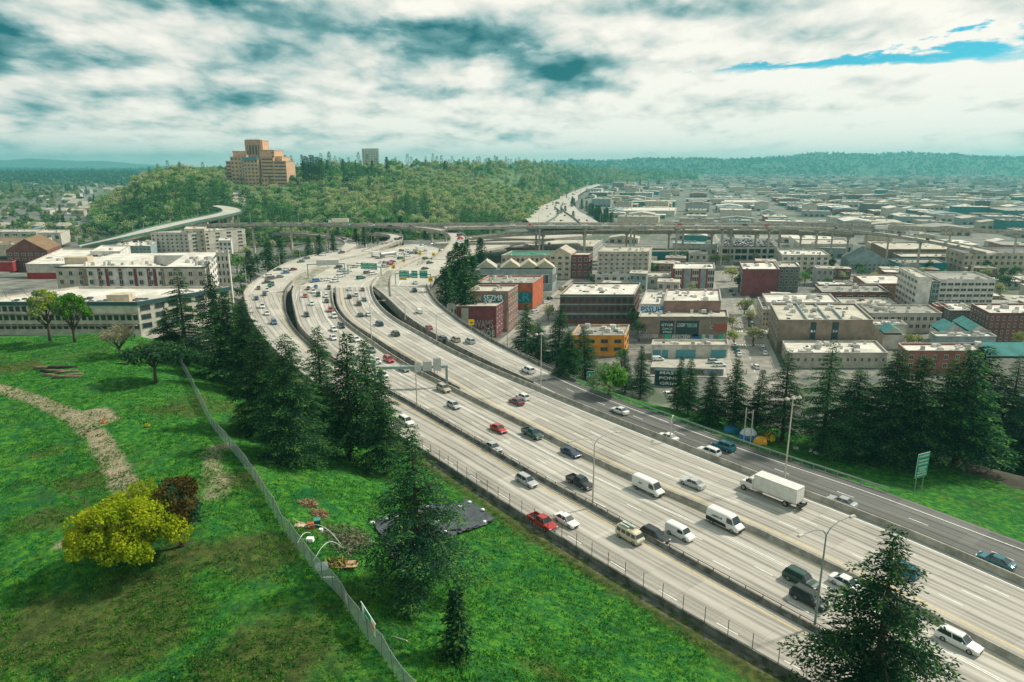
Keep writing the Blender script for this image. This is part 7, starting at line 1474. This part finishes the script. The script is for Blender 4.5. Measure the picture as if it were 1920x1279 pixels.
# people at the crossing
def person(px, py, label, shirt, trousers, z=SZ, rz=0.):
    x, y = g(px, py, z); o = thing('person', label, 'person', (x, y, z), rz); b = MB()
    ring = lambda z0, rx, ry, cx=0, cy=0: [(cx + rx * math.cos(a), cy + ry * math.sin(a), z0) for a in np.linspace(0, 2 * math.pi, 9)[:-1]]
    b.loft([ring(.95, .16, .11), ring(1.2, .15, .10), ring(1.42, .20, .11), ring(1.48, .07, .06), ring(1.54, .06, .06), ring(1.60, .085, .1), ring(1.70, .09, .11), ring(1.78, .05, .06)])
    for s in (-1, 1): b.tube([(s * .09, 0, .98), (s * .10, .10 * s, .5), (s * .10, -.12 * s, .05)], [.10, .07, .05], 7); b.tube([(s * .19, 0, 1.42), (s * .24, .05 * s, 1.15), (s * .23, -.08 * s, .88)], [.055, .045, .03], 6); b.box((s * .10, -.17 * s, .04), (.09, .25, .08))
    me = b.mesh('body', M('skin', (.4, .26, .19), .6, 0), True); part('body', me, o); j = MB(); j.loft([ring(.93, .19, .14), ring(1.2, .18, .13), ring(1.44, .225, .14), ring(1.5, .1, .09)]); part('jacket', j.mesh('jacket', shirt, True), o)
    for s in (-1, 1): part('trouser_leg', MB().tube([(s * .09, 0, .98), (s * .10, .10 * s, .5), (s * .10, -.12 * s, .1)], [.125, .095, .08], 7).mesh('trouser_leg', trousers), o)
    h = MB(); h.loft([ring(1.68, .105, .125, 0, .02), ring(1.76, .09, .11, 0, .02), ring(1.81, .03, .04)]); part('hair', h.mesh('hair', m_black), o)
person(1383, 700, 'person in red walking at the left kerb of the avenue mouth', E_('cloth_red', (.4, .04, .03)), m_black); person(1399, 701, 'person in a red jacket right of the other at the avenue mouth', E_('cloth_red2', (.42, .06, .05)), E_('cloth_blue', (.05, .07, .15)), rz=1.); person(1391, 686, 'person in dark clothes walking up the middle of the avenue', m_black, m_black, rz=.5)

# ================================================================ PARK: chain-link fence, logs, litter, tarpaulin, tents
FPX = [(333, 672), (345, 697), (358, 722), (372, 750), (385, 778), (400, 806), (425, 838), (447, 862), (470, 893), (490, 925), (508, 957), (526, 990), (548, 1022), (580, 1062), (612, 1098), (640, 1130), (660, 1160), (690, 1212), (720, 1245), (752, 1290), (790, 1345)]
def chain_fence():
    P = resample(np.array([gh(*p)[0] for p in FPX]), 2.6); Z = height(P); o = thing('chain_link_fence', 'long leaning chain-link fence running down the lawn past the litter', 'fence'); H = 2.3; r = random.Random(4); jig = [(r.uniform(-.12, .12), r.uniform(-.12, .12)) for _ in P]
    vs = []
    for (p, z, j) in zip(P, Z, jig): vs += [(p[0], p[1], z + .1), (p[0] + j[0], p[1] + j[1], z + H)]
    mb = MB(); mb.add(vs, [(2 * i, 2 * i + 2, 2 * i + 3, 2 * i + 1) for i in range(len(P) - 1)]); part('wire_mesh', mb.mesh('wire_mesh', chain_mat('chain_link', (.46, .52, .48), .34)), o)
    for (p, z, j) in zip(P, Z, jig): part('post', MB().tube([(p[0], p[1], z - .2), (p[0] + j[0], p[1] + j[1], z + H + .05)], .05, 6).mesh('post', M('fence_post_dark', (.12, .16, .15), .6, .2, 2.)), o)
    part('top_rail', MB().tube([(p[0] + j[0], p[1] + j[1], z + H) for p, z, j in zip(P, Z, jig)], .03, 5).mesh('top_rail', m_steel), o)
chain_fence()
m_log = M('dead_wood', (.20, .14, .10), .95, .4, 2.); m_logd = M('dark_wood', (.05, .045, .035), .95, .4, 2.)
r5 = random.Random(12)
for i, (px, py, L, a, mt) in enumerate(((82, 694, 4.2, .1, m_log), (118, 691, 6.2, .12, m_logd), (104, 700, 4.0, -.05, m_log), (128, 702, 4.4, .2, m_log), (100, 708, 5.5, -.3, m_log), (125, 711, 6.0, .0, m_log), (140, 705, 3.4, .5, m_log), (86, 700, 3.0, -.4, m_logd))):
    (x, y), z = gh(px, py); pts = [(L * (t - .5), r5.uniform(-.15, .15), .3 + r5.uniform(-.04, .04)) for t in (0, .35, .7, 1)]
    o = link('log', MB().tube(pts, [.30, .34, .30, .22], 8).mesh('log', mt, True), None, (x, y, z), a); tag(o, ('short pale log at the left end of the log pile', 'longest dark log lying at the back of the log pile', 'pale log in the middle of the log pile', 'pale log right of the middle of the pile', 'slanting log at the near left of the pile', 'log along the near edge of the pile', 'short tilted log at the right end of the pile', 'small dark log under the leftmost pale one')[i], 'log', 'logs piled on the lawn')
(x, y), z = gh(231, 684); tag(link('log', MB().tube([(-1.3, 0, .2), (1.3, .05, .2)], .22, 7).mesh('log', m_logd), None, (x, y, z), 0), 'single dark log lying by the budding tree', 'log')
(x, y), z = gh(195, 797); o = thing('traffic_cone', 'little orange traffic cone beside the bare dirt path', 'traffic cone', (x, y, z)); part('cone', MB().loft([[(r_ * math.cos(a), r_ * math.sin(a), zz) for a in np.linspace(0, 5.5, 8)] for r_, zz in ((.2, .04), (.04, .9))]).mesh('cone', E_('cone_orange', (.7, .12, .02))), o); part('base', MB().box((0, 0, .03), (.5, .5, .06)).mesh('base', E_('cone_orange', (.7, .12, .02))), o)
place_leafy((277, 806), 794, leafy_mesh(.7, .6, 8, 40, 90, .16, [m_yg2, E_('flower_yellow', (.75, .6, .02))], 1., .3, .6, .4), 1., 'small bright yellow flowering bush in the middle of the lawn', None, 1.1, 'shrub', 1.2, cat='shrub')
def pile(px, py, R_, H, label, mat, mat2, n=420, name='brush_pile', cat='brush pile', flat=.8):
    (x, y), z = gh(px, py); r = np.random.default_rng(int(px)); a = r.random(n) * 6.28; q = np.sqrt(r.random(n)) * R_; c = np.stack([q * np.cos(a), q * np.sin(a) * flat, H * (1 - (q / R_) ** 1.5) * r.uniform(.3, 1, n)], 1); V = quads_from(c, r.normal(0, 1, (n, 3)) * [1, 1, .4], np.full(n, .07), r.normal(0, 1, (n, 3)), r.uniform(.3, .9, n)); nq = len(V) // 4
    tag(link(name, np_mesh(name, V, np.arange(4 * nq).reshape(nq, 4), [mat, mat2], r.integers(0, 2, nq)), None, (x, y, z)), label, cat)
dry1 = E_('dry_brush', (.26, .14, .07)); dry2 = E_('dry_brush_pale', (.36, .26, .15)); grn = E_('weed_green', (.06, .13, .03)); gry = E_('grey_brush', (.17, .15, .12))
pile(576, 952, 1.35, .9, 'reddish brown brush pile standing alone on the grass', dry1, dry2); pile(595, 972, 1.35, .9, 'reddish brown brush pile behind the green bin', dry1, dry2); pile(625, 1023, 5.2, .35, 'wide spread of grey cut weeds inside the hoop frames', gry, grn, 1500, 'weed_bed', 'weed bed'); pile(632, 1068, 1.5, .7, 'dark heap of leaves with yellow flowers by the wooden board', m_logd, E_('weed_yellow', (.35, .3, .04)), 500); pile(655, 1022, 2.2, .8, 'tall grey weeds at the right end of the weed bed', gry, dry2, 500, 'weed_clump', 'weeds')
pile(915, 1105 - 0, 2.0, .8, 'tangle of brown thorn shoots under the lone ragged cedar', gry, m_logd, 300, 'thorn_tangle', 'thorn bush') if False else None
(x, y), z = gh(596, 994); o = thing('wheelie_bin', 'dark green plastic bin amid the litter by the fence', 'bin', (x, y, z), .3); part('bin_body', MB().box((0, 0, .5), (.7, .7, 1.), 0, 0, 1.15).mesh('bin_body', E_('bin_green', (.01, .12, .09))), o); part('lid', MB().box((0, 0, 1.05), (.86, .86, .1)).mesh('lid', E_('lid_green', (.05, .25, .2))), o)
(x, y), z = gh(583, 992); o = thing('red_container', 'red plastic tub left of the green bin', 'tub', (x, y, z), .2); part('tub_body', MB().box((0, 0, .4), (.75, .6, .8), 0, 0, 1.1).mesh('tub_body', E_('tub_red', (.42, .08, .04))), o); part('label_patch', MB().box((-.2, -.34, .45), (.18, .02, .14)).mesh('label_patch', ink_w), o)
def hoop(pa, pb, Hh, label, nm='hoop_frame'):
    (ax, ay), az = gh(*pa); (bx, by), bz = gh(*pb); p = [(ax + (bx - ax) * t, ay + (by - ay) * t, az + (bz - az) * t + Hh * math.sin(math.pi * t)) for t in np.linspace(0, 1, 12)]; tag(link(nm, MB().tube(p, .035, 5).mesh(nm, ink_w)), label, 'hoop')
hoop((572, 996), (647, 1036), 1.6, 'long white plastic hoop arching over the bin'); hoop((588, 1052), (646, 1034), 1.7, 'white plastic hoop nearer the wooden board'); hoop((558, 1024), (582, 1004), .6, 'short white hoop touching the fence')
def junk(px, py, d, label, mat, name, cat, rz=0., zo=0.):
    (x, y), z = gh(px, py); tag(link(name, MB().box((0, 0, d[2] / 2), d, 0, 0, .9).mesh(name, mat), None, (x, y, z + zo), rz), label, cat)
(x, y), z = gh(655, 1066); o = thing('folding_table', 'tan wooden board on short legs lying by the flower heap', 'board', (x, y, z), .1); part('board_top', MB().box((0, 0, .45), (2., 1.4, .06)).mesh('board_top', E_('plywood', (.45, .28, .16))), o)
for sx, sy in ((-.8, -.5), (.8, -.5), (-.8, .5), (.8, .5)): part('leg', MB().tube([(sx, sy, 0), (sx, sy, .45)], .04, 5).mesh('leg', m_light), o)
junk(628, 1060, (1.6, .3, .25), 'white plank leaning on the flower heap', ink_w, 'plank', 'plank', .5); junk(582, 1020, (.9, .7, .5), 'pale rounded sack lying on the weed bed', ink_w, 'sack', 'sack'); junk(560, 990, (1.6, .8, .12), 'scatter of pale and yellow rubbish by the fence', M('rubbish', (.4, .33, .25), .8, .8, 4.), 'rubbish_heap', 'rubbish'); junk(612, 1084, (1.6, .2, .12), 'white pole lying across the fence foot', ink_w, 'pole', 'pole', .1); junk(602, 997, (.5, .5, .35), 'white bag on the right side of the green bin', ink_w, 'plastic_bag', 'bag'); junk(470, 876, (.9, .6, .35), 'black and white bundle at the foot of the fence', m_black, 'bundle', 'bundle'); junk(742, 1206, (2.8, .09, .09), 'thin stick lying on the grass below the banner', m_steel, 'stick', 'stick', -.4); junk(603, 1072, (1.5, 1.9, .15), 'grey-blue sheet lying between the fence and the flower heap', E_('sheet_blue', (.14, .2, .2)), 'sheet', 'sheet', .3)
for i, (px, py) in enumerate(((556, 978), (560, 980), (564, 982), (568, 984))): (x, y), z = gh(px, py); tag(link('slat', MB().box((0, 0, .06), (.12, 2.6, .08)).mesh('slat', dry2), None, (x, y, z), .75 + .02 * i), 'pale wooden slat in the row of four beside the fence', 'slat', 'wooden slats in the grass')
junk(422, 898, (2.6, .1, .15), 'wooden pallet edge on the dirt right at the fence', M('pallet', (.25, .2, .15), .9, .2), 'pallet', 'pallet', .1)
# banner on the fence
(x, y), z = gh(688, 1212); o = thing('fence_banner', 'white and green banner with an orange disc hung on the fence', 'banner', (x + .25, y + .2, z + 1.4), -1.02)
part('cloth_panel', MB().box((0, 0, .7), (3.4, .05, 1.5)).mesh('cloth_panel', ink_w), o); part('green_field', MB().box((-.1, -.04, .7), (1.7, .03, 1.5)).mesh('green_field', E_('banner_green', (.0, .3, .08))), o)
part('orange_disc', MB().tube([(1.15, -.03, .6), (1.15, -.07, .6)], .5, 20).mesh('orange_disc', E_('banner_orange', (.8, .32, .03))), o); part('pole', MB().tube([(-2.0, 0, 1.5), (2.0, 0, 1.5)], .04, 6).mesh('pole', ink_w), o)
q = part('lettering', text_mesh('OPEN', .5, ink_w), o, loc=(-.1, -.07, .75)); q.rotation_euler = (math.pi / 2, 0, 0)
(x, y), z = gh(651, 1148); tag(link('paper_sheet', MB().box((0, 0, 0), (.9, .04, 1.0)).mesh('paper_sheet', E_('paper', (.45, .42, .38))), None, (x, y, z + 1.4), -1.1), 'pale paper sheet pinned to the fence above the banner', 'sheet')
def tarp():
    c = [gh(*p)[0] for p in [(700, 985), (800, 950), (880, 942), (930, 975), (905, 990), (830, 1015), (845, 1065), (760, 1095), (730, 1040)]]
    P = np.array(c); ctr = P.mean(0); r = np.random.default_rng(3); V = []; rings = 14; pts = resample(np.vstack([P, P[:1]]), .8)[:-1]; n = len(pts)
    for k in range(rings + 1):
        t = k / rings
        for p in pts:
            q = p + (ctr - p) * t; V.append((q[0], q[1], 0))
    V = np.array(V); V[:, :2] += r.normal(0, .12, (len(V), 2)); V[:, 2] = height(V[:, :2]) + .2 + .5 * np.abs(np.sin(V[:, 0] * 2.3 + 2 * np.sin(V[:, 1] * 1.7))) * r.uniform(.4, 1.2, len(V)); V[:n, 2] -= .15
    Q = [(k * n + i, k * n + (i + 1) % n, (k + 1) * n + (i + 1) % n, (k + 1) * n + i) for k in range(rings) for i in range(n)]
    me = np_mesh('tarpaulin', V, Q, M('black_sheeting', (.035, .045, .05), .35, .5, 1.5, spec=.6)); tag(link('tarpaulin', me), 'crumpled black plastic sheeting weighed down on the grass', 'tarpaulin')
    for i, (px, py) in enumerate([(698, 988), (724, 978), (742, 974), (760, 1018), (775, 1030), (790, 1046), (820, 986), (842, 985), (862, 958), (880, 946), (905, 962), (908, 985), (835, 1005), (750, 1022), (800, 955), (752, 1050), (815, 1035), (840, 1020)]):
        (x, y), z = gh(px, py); a = MB(); a.loft([[(s * math.cos(t) * (1 + .2 * math.sin(3 * t + i)), s * math.sin(t) * .8, zz) for t in np.linspace(0, 5.6, 8)] for s, zz in ((.3, .0), (.42, .14), (.3, .3), (.08, .38))]); tag(link('sandbag', a.mesh('sandbag', ink_w, True), None, (x, y, z + .3)), 'small white sandbag on the black plastic sheeting', 'sandbag', 'white sandbags on the black sheeting')
tarp()
def tent(px, py, w, h, label, c1, c2, rz=0.):
    (x, y), z = gh(px, py); o = thing('dome_tent', label, 'tent', (x, y, z), rz); n = 12; rings = []
    for k in range(6): t = k / 5; rr = w / 2 * math.cos(t * math.pi / 2 * .97) ** .8; rings.append([(rr * math.cos(a) * (1 + .06 * math.cos(4 * a)), rr * math.sin(a) * .85, h * math.sin(t * math.pi / 2)) for a in np.linspace(0, 2 * math.pi, n + 1)[:-1]])
    part('fly_sheet', MB().loft(rings[2:]).mesh('fly_sheet', c1), o); part('tent_wall', MB().loft(rings[:3], cap=False).mesh('tent_wall', c2), o)
    part('doorway', MB().add([(-.35, -w * .43, .05), (.35, -w * .43, .05), (0, -w * .33, h * .7)], [(0, 1, 2)]).mesh('doorway', m_black), o); part('tent_pole', MB().tube([(w / 2 * math.cos(t), 0, h * math.sin(t) + .03) for t in np.linspace(0, math.pi, 10)], .025, 5).mesh('tent_pole', m_steel), o)
tb = E_('tent_blue', (.02, .16, .30)); tg = E_('tent_grey', (.5, .54, .54)); to = E_('tent_orange', (.68, .33, .03)); ty = E_('tent_yellow', (.75, .55, .03))
tent(1402, 826, 4.2, 2.7, 'grey and blue dome tent between the two steel posts', tg, tb); tent(1424, 832, 3.4, 1.6, 'orange dome tent left of the yellow one', to, to, .3); tent(1440, 827, 2.8, 1.9, 'bright yellow dome tent at the end of the tents', ty, ty, -.3); tent(1372, 812, 4., 1.7, 'dark blue low tent left of the grey and blue one', tb, tb, .2)
(x, y), z = gh(1394, 830); o = thing('signal_frame', 'pair of tall steel posts with cross braces beside the tents', 'frame', (x, y, z - .3), .2)
Hh = z_at(y, 762) - z
for xx in (0, 1.6): part('post', MB().tube([(xx, 0, 0), (xx, 0, Hh * (1 if xx == 0 else .92))], .12, 6).mesh('post', m_light), o)
for k in range(3): part('brace', MB().tube([(0, 0, Hh * (.25 + .25 * k)), (1.6, 0, Hh * (.12 + .25 * k))], .04, 5).mesh('brace', m_light), o)
for i, (px, py) in enumerate(((1492, 842), (1520, 848), (1530, 853), (1562, 838), (1600, 836), (1632, 845))): junk(px, py, (1.0, .6, .4), 'pale scrap of litter on the bare ground under the cedars', M('litter', (.5, .48, .46), .8, .4, 3.), 'litter', 'litter', i)
for o in [o for o in scene.objects if o.name.startswith('litter')]: o['group'] = 'litter under the cedars'
# grass tufts
def grass_tufts():
    r = np.random.default_rng(9); n = 120000; px = r.uniform(0, 1340, n); d = 26 + 150 * r.random(n) ** 1.25; x = (px - CX) / FP * (d * CS + 45 * SN); P = np.stack([x, d], 1); dl = -sdist(P, EL); ok = (dl > 2.5)
    P = P[ok]; Z = height(P); n = len(P); s = .13 + .15 * r.random(n) ** 2; V = []
    for k in range(3):
        c = np.c_[P + r.normal(0, .12, (n, 2)), Z - .03]; V.append(quads_from(c, r.normal(0, .45, (n, 3)) * [1, 1, 0] + [0, 0, .8], s * .38, r.normal(0, 1, (n, 3)), s * r.uniform(.7, 1.5, n)))
    V = np.concatenate(V); nq = len(V) // 4; me = np_mesh('grass', V, np.arange(4 * nq).reshape(nq, 4), [leaf_mat('grass_blades', (.015, .10, .015), (.06, .25, .028), .4), leaf_mat('grass_blades_dry', (.08, .16, .02), (.18, .30, .035), .4)], (r.random(nq) < .22).astype(int)); tag(link('grass', me), 'rough tufted spring grass on the lawn', 'grass', None, 'stuff')
grass_tufts()
# ================================================================ HAZE
def haze():
    m = bpy.data.materials.new('haze'); m.use_nodes = True; t = NT(m.node_tree); t.n.remove(t.n['Principled BSDF']); v = t.new('ShaderNodeVolumePrincipled'); v.inputs['Color'].default_value = (.22, .76, .80, 1); v.inputs['Density'].default_value = .00012; v.inputs['Anisotropy'].default_value = .2
    t.l.new(v.outputs[0], t.n['Material Output'].inputs['Volume']); mb = MB(); mb.box((0, 4900, 90), (18000, 11400, 224)); tag(link('haze', mb.mesh('haze', m)), None, None, None, 'stuff'); o = scene.objects['haze']; o['label'] = 'thin blue-green air haze over the whole district'; o['category'] = 'haze'
haze()
